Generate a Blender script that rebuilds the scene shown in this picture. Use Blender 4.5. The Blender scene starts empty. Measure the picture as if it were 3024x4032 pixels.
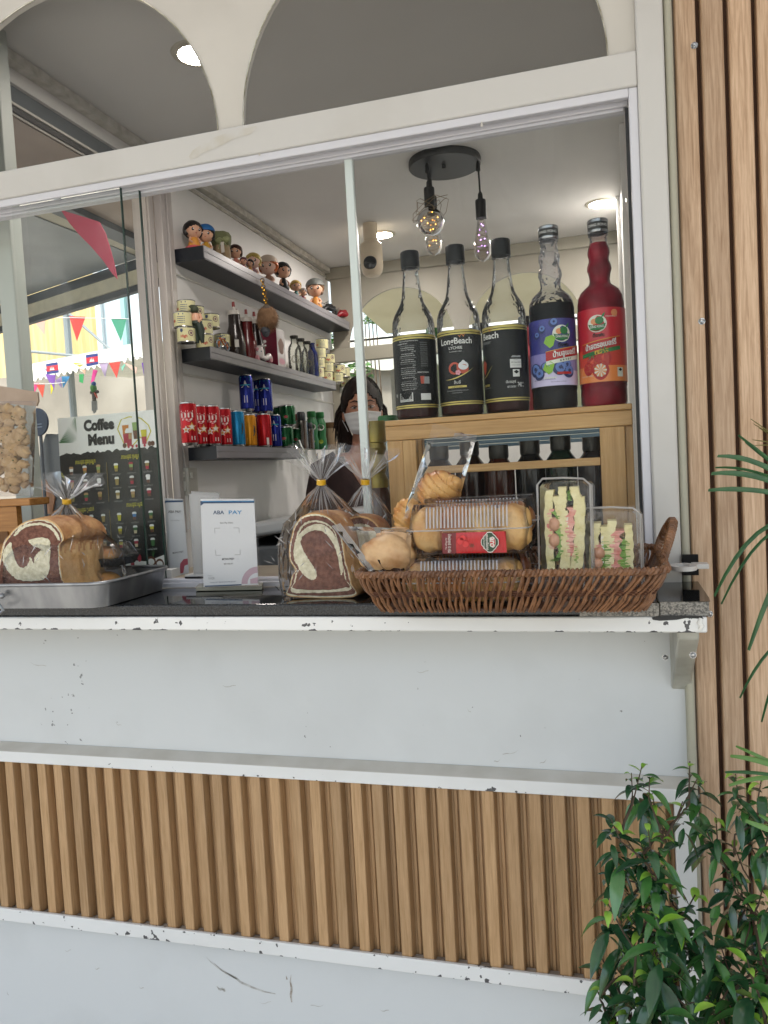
import bpy, bmesh, math, random
from math import sin, cos, pi, radians, sqrt, floor
from mathutils import Vector, Matrix, noise as mnoise
scene = bpy.context.scene
col = scene.collection
rnd = random.Random(7)

# ------------------------------------------------------------------ camera
CAMZ = 1.4
F = 3069.71579
RX = (0.96060679, 0.27249821, -0.05458314)     # image right in world axes
DN = (-0.0376211, -0.06709163, -0.99703729)    # image down
FW = (-0.27535295, 0.95981427, -0.05419699)    # forward
cam_data = bpy.data.cameras.new('camera')
cam = bpy.data.objects.new('camera', cam_data); col.objects.link(cam)
mw = Matrix(((RX[0], -DN[0], -FW[0], 0), (RX[1], -DN[1], -FW[1], 0), (RX[2], -DN[2], -FW[2], CAMZ), (0, 0, 0, 1)))
cam.matrix_world = mw
cam_data.sensor_fit = 'VERTICAL'; cam_data.sensor_height = 36.0
cam_data.lens = 36.0 * F / 4032.0
cam_data.clip_start = 0.02; cam_data.clip_end = 300
scene.camera = cam

# ------------------------------------------------------------------ light
SUN_EL, SUN_AZ = radians(62), radians(200)      # azimuth clockwise from +y: behind the viewer
world = bpy.data.worlds.new('World'); scene.world = world
world.use_nodes = True
wn = world.node_tree.nodes; wl = world.node_tree.links
sky = wn.new('ShaderNodeTexSky'); sky.sky_type = 'NISHITA'; sky.sun_disc = False
sky.sun_elevation = SUN_EL; sky.sun_rotation = SUN_AZ
sky.air_density = 1.4; sky.dust_density = 3.5; sky.ozone_density = 1.0
wl.new(sky.outputs[0], wn['Background'].inputs[0])
wn['Background'].inputs[1].default_value = 0.13
sd = bpy.data.lights.new('sun', 'SUN'); sd.energy = 2.2; sd.angle = radians(6); sd.color = (1, .975, .94)
sun = bpy.data.objects.new('sun', sd); col.objects.link(sun)
dv = Vector((sin(SUN_AZ) * cos(SUN_EL), cos(SUN_AZ) * cos(SUN_EL), sin(SUN_EL)))
sun.rotation_euler = dv.to_track_quat('Z', 'Y').to_euler(); sun.location = (0, -3, 8)
vs = scene.view_settings
vs.view_transform = 'Standard'; vs.look = 'None'; vs.gamma = 1.0; vs.use_curve_mapping = False
vs.exposure = 1.42
cy = scene.cycles
cy.max_bounces = 10; cy.diffuse_bounces = 5; cy.glossy_bounces = 4; cy.transmission_bounces = 8
cy.transparent_max_bounces = 40; cy.use_denoising = True; cy.caustics_reflective = False; cy.caustics_refractive = False
cy.sample_clamp_indirect = 6

# ------------------------------------------------------------------ measuring helpers (picture units 1659 x 2212)
def ray(u, v):
    s = 3024 / 1659
    a, b = (u * s - 1512) / F, (v * s - 2016) / F
    return Vector([RX[i] * a + DN[i] * b + FW[i] for i in range(3)])
def PY(u, v, y):
    d = ray(u, v); d = d * (y / d.y); d.z += CAMZ; return d
def PX(u, v, x):
    d = ray(u, v); d = d * (x / d.x); d.z += CAMZ; return d
def PZ(u, v, z):
    d = ray(u, v); d = d * ((z - CAMZ) / d.z); d.z = z; return d
def c5(x, y): return 548.6 + .3307 * x, 877.8 + .3307 * y
def c6(x, y): return 987.5 + .3637 * x, 877.8 + .3637 * y
def c4(x, y): return .3637 * x, 768.1 + .3637 * y
def c8(x, y): return .2727 * x, 329.2 + .2727 * y

# ------------------------------------------------------------------ materials
def lin(h):
    if isinstance(h, str):
        h = h.lstrip('#'); c = [int(h[i:i + 2], 16) / 255 for i in (0, 2, 4)]
        return tuple((x / 12.92 if x <= .04045 else ((x + .055) / 1.055) ** 2.4) for x in c) + (1,)
    return tuple(h) + (1,) if len(h) == 3 else h
MATS = {}
def setin(n, k, v):
    if k in n.inputs: n.inputs[k].default_value = v
def mat(name, c, rough=.5, metal=0, c2=None, ns=8, stretch=(1, 1, 1), bump=0, bs=40, lo=.35, hi=.65, spec=None, coat=0, emit=0, trans=0, detail=4, sub=0, bstretch=None):
    if name in MATS: return MATS[name]
    m = bpy.data.materials.new(name); m.use_nodes = True; MATS[name] = m
    nt = m.node_tree; N = nt.nodes; L = nt.links; b = N['Principled BSDF']
    b.inputs['Base Color'].default_value = lin(c); b.inputs['Roughness'].default_value = rough; b.inputs['Metallic'].default_value = metal
    if spec is not None: setin(b, 'Specular IOR Level', spec)
    if coat: setin(b, 'Coat Weight', coat)
    if trans: setin(b, 'Transmission Weight', trans)
    if sub: setin(b, 'Subsurface Weight', sub); setin(b, 'Subsurface Scale', .01)
    if emit: setin(b, 'Emission Color', lin(c)); setin(b, 'Emission Strength', emit)
    tc = None
    if c2 is not None or bump:
        tc = N.new('ShaderNodeTexCoord')
    if c2 is not None:
        mp = N.new('ShaderNodeMapping'); mp.inputs['Scale'].default_value = stretch; L.new(tc.outputs['Object'], mp.inputs[0])
        nz = N.new('ShaderNodeTexNoise'); nz.inputs['Scale'].default_value = ns; nz.inputs['Detail'].default_value = detail; L.new(mp.outputs[0], nz.inputs['Vector'])
        r = N.new('ShaderNodeValToRGB'); r.color_ramp.elements[0].position = lo; r.color_ramp.elements[1].position = hi
        r.color_ramp.elements[0].color = lin(c); r.color_ramp.elements[1].color = lin(c2)
        L.new(nz.outputs[0], r.inputs[0]); L.new(r.outputs[0], b.inputs['Base Color'])
    if bump:
        mp2 = N.new('ShaderNodeMapping'); mp2.inputs['Scale'].default_value = bstretch or stretch; L.new(tc.outputs['Object'], mp2.inputs[0])
        nb = N.new('ShaderNodeTexNoise'); nb.inputs['Scale'].default_value = bs; nb.inputs['Detail'].default_value = 3; L.new(mp2.outputs[0], nb.inputs['Vector'])
        bp = N.new('ShaderNodeBump'); bp.inputs['Strength'].default_value = bump; bp.inputs['Distance'].default_value = .004
        L.new(nb.outputs[0], bp.inputs['Height']); L.new(bp.outputs[0], b.inputs['Normal'])
    return m
def film(name, tint=(.97, .97, .97), haze=.03, smudge=0, rough=.06, blend=.18, bump=.5, bs=25, hazec=(.9, .9, .9)):
    if name in MATS: return MATS[name]
    m = bpy.data.materials.new(name); m.use_nodes = True; MATS[name] = m
    nt = m.node_tree; N = nt.nodes; L = nt.links; N.remove(N['Principled BSDF'])
    t = N.new('ShaderNodeBsdfTransparent'); t.inputs[0].default_value = lin(tint)
    g = N.new('ShaderNodeBsdfGlossy'); g.inputs['Roughness'].default_value = rough
    d = N.new('ShaderNodeBsdfTranslucent'); d.inputs[0].default_value = lin(hazec)
    d2 = N.new('ShaderNodeBsdfDiffuse'); d2.inputs[0].default_value = lin(hazec)
    md = N.new('ShaderNodeMixShader'); L.new(d.outputs[0], md.inputs[1]); L.new(d2.outputs[0], md.inputs[2])
    lw = N.new('ShaderNodeLayerWeight'); lw.inputs[0].default_value = blend
    m1 = N.new('ShaderNodeMixShader'); m1.inputs[0].default_value = haze
    L.new(t.outputs[0], m1.inputs[1]); L.new(md.outputs[0], m1.inputs[2])
    m2 = N.new('ShaderNodeMixShader'); L.new(lw.outputs['Fresnel'], m2.inputs[0]); L.new(m1.outputs[0], m2.inputs[1]); L.new(g.outputs[0], m2.inputs[2])
    L.new(m2.outputs[0], N['Material Output'].inputs[0])
    if smudge:
        tc = N.new('ShaderNodeTexCoord'); mp = N.new('ShaderNodeMapping'); mp.inputs['Scale'].default_value = (1, 1, .5); mp.inputs['Rotation'].default_value = (0, .6, 0); L.new(tc.outputs['Object'], mp.inputs[0])
        ns_ = N.new('ShaderNodeTexNoise'); ns_.inputs['Scale'].default_value = 7; ns_.inputs['Detail'].default_value = 9; ns_.inputs['Roughness'].default_value = .72; ns_.inputs['Distortion'].default_value = 1.2; L.new(mp.outputs[0], ns_.inputs['Vector'])
        mr = N.new('ShaderNodeMapRange'); mr.inputs[1].default_value = .50; mr.inputs[2].default_value = .78; mr.inputs[3].default_value = haze; mr.inputs[4].default_value = haze + smudge; L.new(ns_.outputs[0], mr.inputs[0]); L.new(mr.outputs[0], m1.inputs[0])
    if bump:
        tc = N.new('ShaderNodeTexCoord'); nb = N.new('ShaderNodeTexNoise'); nb.inputs['Scale'].default_value = bs
        L.new(tc.outputs['Object'], nb.inputs['Vector'])
        bp = N.new('ShaderNodeBump'); bp.inputs['Strength'].default_value = bump; bp.inputs['Distance'].default_value = .01
        L.new(nb.outputs[0], bp.inputs['Height']); L.new(bp.outputs[0], g.inputs['Normal']); L.new(bp.outputs[0], lw.inputs['Normal'])
    return m
def paint(name, c, chip='#4a4a4c', chips=None, dirt=None, rough=.38, dirtc='#8f8674'):
    """painted metal; chips=(centre z, half width, amount) flakes along an edge, dirt = soft stains"""
    if name in MATS: return MATS[name]
    m = mat(name, c, rough, bump=.06, bs=60)
    nt = m.node_tree; N = nt.nodes; L = nt.links; b = N['Principled BSDF']
    tc = N.new('ShaderNodeTexCoord')
    last = None
    mix = N.new('ShaderNodeMixRGB'); mix.inputs[1].default_value = lin(c); mix.inputs[2].default_value = lin(dirtc)
    nz = N.new('ShaderNodeTexNoise'); nz.inputs['Scale'].default_value = 5; nz.inputs['Detail'].default_value = 7; L.new(tc.outputs['Object'], nz.inputs['Vector'])
    r = N.new('ShaderNodeMapRange'); r.inputs[1].default_value = .52; r.inputs[2].default_value = .8; r.inputs[3].default_value = 0; r.inputs[4].default_value = dirt or .12
    L.new(nz.outputs[0], r.inputs[0]); L.new(r.outputs[0], mix.inputs[0]); last = mix.outputs[0]
    if chips:
        sp = N.new('ShaderNodeSeparateXYZ'); L.new(tc.outputs['Object'], sp.inputs[0])
        n1 = N.new('ShaderNodeTexNoise'); n1.inputs['Scale'].default_value = 62; n1.inputs['Detail'].default_value = 5; L.new(tc.outputs['Object'], n1.inputs['Vector'])
        n2 = N.new('ShaderNodeTexNoise'); n2.inputs['Scale'].default_value = 6; n2.inputs['Detail'].default_value = 2; L.new(tc.outputs['Object'], n2.inputs['Vector'])
        tot = None
        for (z, w, a) in chips:
            s = N.new('ShaderNodeMath'); s.operation = 'SUBTRACT'; L.new(sp.outputs[2], s.inputs[0]); s.inputs[1].default_value = z
            ab = N.new('ShaderNodeMath'); ab.operation = 'ABSOLUTE'; L.new(s.outputs[0], ab.inputs[0])
            mr = N.new('ShaderNodeMapRange'); mr.inputs[1].default_value = 0; mr.inputs[2].default_value = w; mr.inputs[3].default_value = a; mr.inputs[4].default_value = 0
            L.new(ab.outputs[0], mr.inputs[0])
            if tot is None: tot = mr.outputs[0]
            else:
                ad = N.new('ShaderNodeMath'); ad.operation = 'MAXIMUM'; L.new(tot, ad.inputs[0]); L.new(mr.outputs[0], ad.inputs[1]); tot = ad.outputs[0]
        mul = N.new('ShaderNodeMath'); mul.operation = 'MULTIPLY'; mul.inputs[1].default_value = .5; L.new(n2.outputs[0], mul.inputs[0])
        a1 = N.new('ShaderNodeMath'); a1.operation = 'ADD'; L.new(n1.outputs[0], a1.inputs[0]); L.new(mul.outputs[0], a1.inputs[1])
        a2 = N.new('ShaderNodeMath'); a2.operation = 'ADD'; L.new(a1.outputs[0], a2.inputs[0]); L.new(tot, a2.inputs[1])
        gt = N.new('ShaderNodeMapRange'); gt.inputs[1].default_value = 1.0; gt.inputs[2].default_value = 1.012; L.new(a2.outputs[0], gt.inputs[0])
        mx = N.new('ShaderNodeMixRGB'); L.new(gt.outputs[0], mx.inputs[0]); L.new(last, mx.inputs[1]); mx.inputs[2].default_value = lin(chip); last = mx.outputs[0]
    L.new(last, b.inputs['Base Color'])
    return m
def wood(name, c1, c2, c3, pitch=None, x0=0, rough=.5, axis='z', grain=26, vary=.35):
    if name in MATS: return MATS[name]
    m = mat(name, c1, rough); nt = m.node_tree; N = nt.nodes; L = nt.links; b = N['Principled BSDF']
    tc = N.new('ShaderNodeTexCoord'); vec = tc.outputs['Object']
    if pitch:
        sp = N.new('ShaderNodeSeparateXYZ'); L.new(vec, sp.inputs[0])
        q = N.new('ShaderNodeMath'); q.operation = 'SUBTRACT'; L.new(sp.outputs[0], q.inputs[0]); q.inputs[1].default_value = x0
        q1 = N.new('ShaderNodeMath'); q1.operation = 'DIVIDE'; L.new(q.outputs[0], q1.inputs[0]); q1.inputs[1].default_value = pitch
        fl = N.new('ShaderNodeMath'); fl.operation = 'FLOOR'; L.new(q1.outputs[0], fl.inputs[0])
        wnz = N.new('ShaderNodeTexWhiteNoise'); wnz.noise_dimensions = '1D'; L.new(fl.outputs[0], wnz.inputs['W'])
        mu = N.new('ShaderNodeMath'); mu.operation = 'MULTIPLY'; mu.inputs[1].default_value = 7; L.new(wnz.outputs[0], mu.inputs[0])
        cb = N.new('ShaderNodeCombineXYZ'); L.new(mu.outputs[0], cb.inputs[2])
        av = N.new('ShaderNodeVectorMath'); av.operation = 'ADD'; L.new(vec, av.inputs[0]); L.new(cb.outputs[0], av.inputs[1]); vec = av.outputs[0]
    st = {'z': (1, 1, .045), 'x': (.045, 1, 1), 'y': (1, .045, 1)}[axis]
    mp = N.new('ShaderNodeMapping'); mp.inputs['Scale'].default_value = tuple(s * grain for s in st); L.new(vec, mp.inputs[0])
    nz = N.new('ShaderNodeTexNoise'); nz.inputs['Scale'].default_value = 10; nz.inputs['Detail'].default_value = 5; nz.inputs['Roughness'].default_value = .65; nz.inputs['Distortion'].default_value = .4; L.new(mp.outputs[0], nz.inputs['Vector'])
    r = N.new('ShaderNodeValToRGB'); e = r.color_ramp.elements; e[0].position = .3; e[0].color = lin(c2); e[1].position = .55; e[1].color = lin(c1); x = e.new(.75); x.color = lin(c3)
    L.new(nz.outputs[0], r.inputs[0]); out = r.outputs[0]
    if pitch:
        hv = N.new('ShaderNodeHueSaturation'); L.new(out, hv.inputs['Color'])
        mr = N.new('ShaderNodeMapRange'); mr.inputs[3].default_value = 1 - vary * .45; mr.inputs[4].default_value = 1 + vary * .3; L.new(wnz.outputs[0], mr.inputs[0]); L.new(mr.outputs[0], hv.inputs['Value'])
        out = hv.outputs[0]
    L.new(out, b.inputs['Base Color'])
    bp = N.new('ShaderNodeBump'); bp.inputs['Strength'].default_value = .25; bp.inputs['Distance'].default_value = .001; L.new(nz.outputs[0], bp.inputs['Height']); L.new(bp.outputs[0], b.inputs['Normal'])
    return m

# ------------------------------------------------------------------ mesh builder
FONTCACHE = {}
def textgeo(s, bold=0.0, space=1.0):
    k = (s, bold, space)
    if k in FONTCACHE: return FONTCACHE[k]
    cu = bpy.data.curves.new('t', 'FONT'); cu.body = s; cu.size = 1; cu.align_x = 'CENTER'; cu.align_y = 'CENTER'; cu.offset = bold; cu.space_character = space
    cu.resolution_u = 3
    o = bpy.data.objects.new('t', cu); col.objects.link(o)
    dg = bpy.context.evaluated_depsgraph_get(); dg.update()
    me = bpy.data.meshes.new_from_object(o.evaluated_get(dg))
    g = ([tuple(v.co) for v in me.vertices], [tuple(p.vertices) for p in me.polygons])
    bpy.data.objects.remove(o); bpy.data.curves.remove(cu); bpy.data.meshes.remove(me)
    FONTCACHE[k] = g
    return g
class MB:
    def __init__(s): s.v = []; s.f = []; s.m = []; s.sm = []
    def add(s, vs, fs, m=0, smooth=False):
        o = len(s.v); s.v += [tuple(p) for p in vs]
        for k, f in enumerate(fs):
            s.f.append(tuple(i + o for i in f)); s.m.append(m if isinstance(m, int) else m[k]); s.sm.append(smooth)
        return s
    def box(s, x0, x1, y0, y1, z0, z1, m=0):
        v = [(x0, y0, z0), (x1, y0, z0), (x1, y1, z0), (x0, y1, z0), (x0, y0, z1), (x1, y0, z1), (x1, y1, z1), (x0, y1, z1)]
        return s.add(v, [(0, 3, 2, 1), (4, 5, 6, 7), (0, 1, 5, 4), (1, 2, 6, 5), (2, 3, 7, 6), (3, 0, 4, 7)], m)
    def hexa(s, p, m=0):
        return s.add(p, [(0, 3, 2, 1), (4, 5, 6, 7), (0, 1, 5, 4), (1, 2, 6, 5), (2, 3, 7, 6), (3, 0, 4, 7)], m)
    def bar(s, a, b, w, t, up=(0, 0, 1), m=0):
        a, b = Vector(a), Vector(b); d = (b - a).normalized(); u = Vector(up); x = d.cross(u).normalized(); u = x.cross(d).normalized()
        p = [q + x * i * w / 2 + u * j * t / 2 for q in (a, b) for i, j in ((-1, -1), (1, -1), (1, 1), (-1, 1))]
        return s.add(p, [(0, 1, 2, 3), (7, 6, 5, 4), (0, 4, 5, 1), (1, 5, 6, 2), (2, 6, 7, 3), (3, 7, 4, 0)], m)
    def quad(s, a, b, c, d, m=0): return s.add([a, b, c, d], [(0, 1, 2, 3)], m)
    def poly(s, pts, m=0): return s.add(pts, [tuple(range(len(pts)))], m)
    def slab(s, pts, off, m=0, mside=None):
        """a traced outline with real thickness: extrude pts by vector off"""
        n = len(pts); off = Vector(off); P = [Vector(p) for p in pts] + [Vector(p) + off for p in pts]
        fs = [tuple(range(n)), tuple(range(2 * n - 1, n - 1, -1))] + [(i, (i + 1) % n, n + (i + 1) % n, n + i) for i in range(n)]
        ms = [m, m] + [m if mside is None else mside] * n
        return s.add(P, fs, ms)
    def lathe(s, prof, c=(0, 0, 0), n=32, m=0, axis=None, smooth=True, fn=None):
        """prof: (radius, height[, material])"""
        vs = []; fs = []; ms = []
        for p in prof:
            for k in range(n):
                a = 2 * pi * k / n; r = p[0] if not fn else fn(p[0], p[1], a)
                vs.append(Vector((r * cos(a), r * sin(a), p[1])))
        for i in range(len(prof) - 1):
            for k in range(n):
                k2 = (k + 1) % n
                fs.append((i * n + k, i * n + k2, (i + 1) * n + k2, (i + 1) * n + k)); ms.append(prof[i][2] if len(prof[i]) > 2 else m)
        if axis is not None:
            q = Vector((0, 0, 1)).rotation_difference(Vector(axis)); vs = [q @ v for v in vs]
        c = Vector(c); return s.add([v + c for v in vs], fs, ms, smooth)
    def ball(s, c, r, n=20, k=12, m=0, fn=None):
        if not hasattr(r, '__len__'): r = (r, r, r)
        vs = []; fs = []
        for i in range(k + 1):
            t = pi * i / k
            for j in range(n):
                a = 2 * pi * j / n; d = Vector((sin(t) * cos(a), sin(t) * sin(a), cos(t)))
                p = Vector((d.x * r[0], d.y * r[1], d.z * r[2]))
                if fn: p = fn(p, d)
                vs.append(p + Vector(c))
        for i in range(k):
            for j in range(n):
                j2 = (j + 1) % n; fs.append((i * n + j, (i + 1) * n + j, (i + 1) * n + j2, i * n + j2))
        return s.add(vs, fs, m, True)
    def tube(s, pts, r, n=8, m=0, caps=True):
        P = [Vector(p) for p in pts]; K = len(P)
        R = r if hasattr(r, '__len__') else [r] * K
        vs = []; fs = []
        up = Vector((0, 0, 1)); T0 = (P[1] - P[0]).normalized()
        if abs(T0.dot(up)) > .9: up = Vector((1, 0, 0))
        N = T0.cross(up).normalized()
        for i in range(K):
            T = (P[min(i + 1, K - 1)] - P[max(i - 1, 0)]).normalized()
            N = (N - T * N.dot(T)).normalized(); B = T.cross(N)
            for k in range(n):
                a = 2 * pi * k / n; vs.append(P[i] + (N * cos(a) + B * sin(a)) * R[i])
        for i in range(K - 1):
            for k in range(n):
                k2 = (k + 1) % n; fs.append((i * n + k, i * n + k2, (i + 1) * n + k2, (i + 1) * n + k))
        if caps: fs += [tuple(range(n))[::-1], tuple(range((K - 1) * n, K * n))]
        return s.add(vs, fs, m, True)
    def text(s, t, size, xf, m=0, bold=0.0, space=1.0, width=None):
        vs, fs = textgeo(t, bold, space)
        if not vs: return s
        k = size
        if width:
            w = max(v[0] for v in vs) - min(v[0] for v in vs); k = width / w if w else size
            return s.add([xf(v[0] * k, v[1] * size) for v in vs], fs, m)
        return s.add([xf(v[0] * k, v[1] * k) for v in vs], fs, m)
    def build(s, name, mats, parent=None, bevel=0, seg=2, angle=35, loc=None, sub=0):
        me = bpy.data.meshes.new(name); me.from_pydata(s.v, [], s.f)
        ml = mats if isinstance(mats, (list, tuple)) else [mats]
        for m in ml: me.materials.append(m)
        me.polygons.foreach_set('material_index', s.m); me.polygons.foreach_set('use_smooth', s.sm)
        me.update(); me.validate()
        o = bpy.data.objects.new(name, me); col.objects.link(o)
        if any(s.sm): me.set_sharp_from_angle(angle=radians(angle))
        if parent is not None:
            o.parent = parent
            if loc is None:
                o.matrix_parent_inverse = Matrix.Translation(-Vector(parent.location)) if parent.get('absolute') else Matrix()
        if bevel:
            b = o.modifiers.new('bevel', 'BEVEL'); b.width = bevel; b.segments = seg; b.limit_method = 'ANGLE'; b.angle_limit = radians(40)
            for p in me.polygons: p.use_smooth = True
            me.set_sharp_from_angle(angle=radians(50))
        if sub:
            b = o.modifiers.new('sub', 'SUBSURF'); b.levels = sub; b.render_levels = sub
        return o
def tag(o, label=None, cat=None, group=None, kind=None):
    if label: o['label'] = label
    if cat: o['category'] = cat
    if group: o['group'] = group
    if kind: o['kind'] = kind
    return o
def thing(name, loc, label, cat, group=None, absolute=True, rz=0):
    """Empty at the base; absolute=True: child meshes are written in world coordinates"""
    o = bpy.data.objects.new(name, None); col.objects.link(o); o.location = loc; o.rotation_euler = (0, 0, rz)
    o.empty_display_size = .05
    if absolute: o['absolute'] = 1
    return tag(o, label, cat, group)
def copy_tree(o, parent=None):
    kids = [c for c in bpy.data.objects if c.parent == o]
    c = o.copy(); col.objects.link(c)
    if parent is not None: c.parent = parent
    for k in kids: copy_tree(k, c)
    return c
def place(proto, used, loc, label, rz=0, scale=None, group=None):
    o = proto if not used else copy_tree(proto)
    o.location = loc; o.rotation_euler = (0, 0, rz)
    if scale: o.scale = (scale, scale, scale) if not hasattr(scale, '__len__') else scale
    o['label'] = label
    if group: o['group'] = group
    return o
def solo(mb, name, mats, label, cat, group=None, **k):
    return tag(mb.build(name, mats, None, **k), label, cat, group)
# ================================================================== SETTING
WHITE = paint('kiosk_white_paint', '#c1bfbb', dirt=.30, dirtc='#9b958a')
WHITEB = paint('kiosk_white_trim_chipped', '#d6d7d6', chips=[(.823, .012, .10), (.466, .016, .16), (.492, .012, .10)], dirt=.15)
APRON = paint('apron_white_chipped', '#dcdcda', chips=[(1.1462, .006, .22), (1.158, .014, .095)], dirt=.15)
PANEL = paint('panel_pale_grey', '#c5c8c9', chip='#7d7f80', chips=[(.3, .5, -.12)], dirt=.16, dirtc='#8b8c88', rough=.42)
INWALL = paint('interior_wall', '#dcdbd9', dirt=.12, rough=.5)
CEIL = mat('interior_ceiling', '#d1d0ce', .6, c2='#d8d7d5', ns=3)
ALU = mat('white_aluminium', '#c9c9cf', .35)
DARKRUB = mat('dark_rubber', '#26282a', .6)
GLASS = film('window_glass', (.982, .99, .985), haze=.006, smudge=.045, rough=.01, blend=.08, bump=0)
GLASSEDGE = mat('glass_edge_green', '#12352e', .2)
WOODA = wood('oak_slats_low', '#ae8c66', '#98774f', '#ba9972', pitch=.0413, x0=-1.2675 - .004, vary=.35)
WOODB = wood('oak_slats_tall', '#bd9f82', '#9c7c5e', '#cfb498', vary=.45, pitch=.0405, x0=.1300)
CONC = mat('concrete_ground', '#b8b4aa', .85, c2='#a39f96', ns=2, bump=.3, bs=30)

g = MB(); g.quad((-60, -60, 0), (60, -60, 0), (60, 60, 0), (-60, 60, 0)); tag(g.build('ground', CONC), kind='structure')

YF = 1.35
kiosk = thing('food_kiosk', (-.6, 2.5, 0), 'white painted food kiosk with an arched transom, serving window and oak slat skirt', 'kiosk')
def ko(mb, name, m, **k): return mb.build(name, m, kiosk, **k)
# front lower cladding
b = MB(); b.box(-2.4, .1175, 1.372, 1.40, .835, 1.15); b.box(-2.4, .1175, 1.372, 1.40, .08, .470); ko(b, 'front_panel', PANEL)
b = MB(); b.box(-2.4, .0885, 1.3736, 1.39, .4715, .8340)   # backing of the fluted cladding
W0 = -1.2675 - 28 * .0413
xs = []
xx = -1.2675 - 6 * .0413
while xx < .06: xs.append(xx); xx += .0413
for x in xs:
    f = .0205
    b.hexa([(x, 1.352, .487), (x + f, 1.352, .487), (x + f + .003, 1.3735, .487), (x - .003, 1.3735, .487), (x, 1.352, .8225), (x + f, 1.352, .8225), (x + f + .003, 1.3735, .8225), (x - .003, 1.3735, .8225)])
    b.box(x + f + .0070, x + .0413 - .0070, 1.3695, 1.3735, .487, .822)
ko(b, 'fluted_cladding', WOODA, bevel=.0012, seg=1)
# horizontal trims with a sloping top
def trim(z0, z1, zt, y0, name, x1=.119):
    b = MB(); b.hexa([(-2.4, y0, z0), (x1, y0, z0), (x1, 1.3715, z0), (-2.4, 1.3715, z0), (-2.4, y0, z1), (x1, y0, z1), (x1, 1.3715, zt), (-2.4, 1.3715, zt)]); b.m = [0, 1, 0, 0, 0, 0]; ko(b, name, [WHITEB, mat('dusty_ledge', '#b9b4aa', .7, c2='#c4c0b8', ns=14)], bevel=.0015)
trim(.8205, .8440, .8560, 1.344, 'upper_trim'); 
b = MB(); b.box(-2.4, .119, 1.344, 1.3515, .4655, .4935); b.box(-2.4, .119, 1.3520, 1.373, .4665, .4860, 1); ko(b, 'lower_trim', [WHITEB, mat('dusty_ledge_low', '#a39a8e', .8, c2='#c2bbb0', ns=40)], bevel=.0015)
b = MB(); b.box(.0885, .1205, 1.346, 1.3715, .4945, .8195); b.box(.0885, .1205, 1.346, 1.3715, .08, .4645); ko(b, 'lower_post', WHITEB, bevel=.002)
# right corner post, cream bullnose strip
b = MB(); b.box(.0715, .1130, 1.345, 1.44, 1.17, 2.9); ko(b, 'corner_post', WHITE, bevel=.004)
b = MB(); b.tube([(.1205, 1.356, .08), (.1205, 1.356, 2.9)], .0065, 12); b.box(.1135, .1205, 1.357, 1.40, .86, 2.9)
ko(b, 'corner_bead', mat('cream_bead', '#a3a08f', .5))
b = MB(); b.box(.1205, .1300, 1.372, 1.40, .08, 2.9); ko(b, 'corner_filler', mat('dark_gap', '#5d564b', .8))
# header beam and aluminium track
b = MB(); b.box(-2.4, .0715, 1.347, 1.40, 1.9885, 2.0435); ko(b, 'header_beam', WHITE, bevel=.003)
b = MB(); b.box(-2.4, .0572, 1.350, 1.362, 1.9740, 1.9884); b.box(-2.4, .0572, 1.372, 1.378, 1.9700, 1.9884); b.box(-2.4, .0572, 1.388, 1.40, 1.9660, 1.9884)
b.box(.0573, .0714, 1.351, 1.368, 1.19, 1.9884); ko(b, 'window_track', ALU, bevel=.0015)
b = MB(); b.box(.0520, .0572, 1.369, 1.378, 1.2, 1.965); ko(b, 'track_gasket', DARKRUB); ko(MB().box(-2.4, .0500, 1.379, 1.387, 1.9660, 1.9720), 'track_rail', ALU)
b = MB(); b.box(-2.4, .0572, 1.351, 1.40, 1.1905, 1.2000); b.box(-2.4, .0572, 1.3555, 1.3595, 1.2002, 1.2065); b.box(-2.4, .0572, 1.3745, 1.3785, 1.2002, 1.2065); ko(b, 'window_sill_track', ALU, bevel=.001)
# arched fascia (thin board with arch cut-outs), modelled as a strip around each arch
def fascia(name, y0, y1, cents, r, zb, ztop, xl, xr, m, squareright=None):
    b = MB(); n = 28
    for yy, flip in ((y0, False), (y1, True)):
        x = xl
        for c in cents:
            pts = [(c - r * cos(pi * k / n), zb + r * sin(pi * k / n)) for k in range(n + 1)]
            b.quad((x, yy, zb), (pts[0][0], yy, zb), (pts[0][0], yy, ztop), (x, yy, ztop))
            for k in range(n):
                b.quad((pts[k][0], yy, pts[k][1]), (pts[k + 1][0], yy, pts[k + 1][1]), (pts[k + 1][0], yy, ztop), (pts[k][0], yy, ztop))
            x = pts[-1][0]
        b.quad((x, yy, zb), (xr, yy, zb), (xr, yy, ztop), (x, yy, ztop))
    for c in cents:
        for k in range(n):
            a0, a1 = pi * k / n, pi * (k + 1) / n
            b.quad((c - r * cos(a0), y0, zb + r * sin(a0)), (c - r * cos(a1), y0, zb + r * sin(a1)), (c - r * cos(a1), y1, zb + r * sin(a1)), (c - r * cos(a0), y1, zb + r * sin(a0)))
    return ko(b, name, m)
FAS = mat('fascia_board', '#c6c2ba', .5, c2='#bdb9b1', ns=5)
fascia('arched_fascia', 1.360, 1.372, [-2.393 + .699 * k for k in range(4)], .325, 2.0436, 2.62, -2.75, .0712, FAS)
b = MB()
for c in (-.994, -.295):
    P = [(c - .3235 * cos(pi * k / 40), 1.3585, 2.0446 + .3235 * sin(pi * k / 40)) for k in range(41)]
    b.tube(P, .0011, 6)
ko(b, 'arch_bead', mat('worn_brass_bead', '#8f8a72', .25, metal=.9, c2='#cfcdbd', ns=40))
b = MB(); b.box(-2.4, .0712, 1.377, 1.381, 2.045, 2.5); ko(b, 'transom_glass', film('transom_pane', (.80, .80, .79), haze=.03, rough=.04, blend=.1, bump=0, hazec=(.5, .5, .52)))
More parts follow.
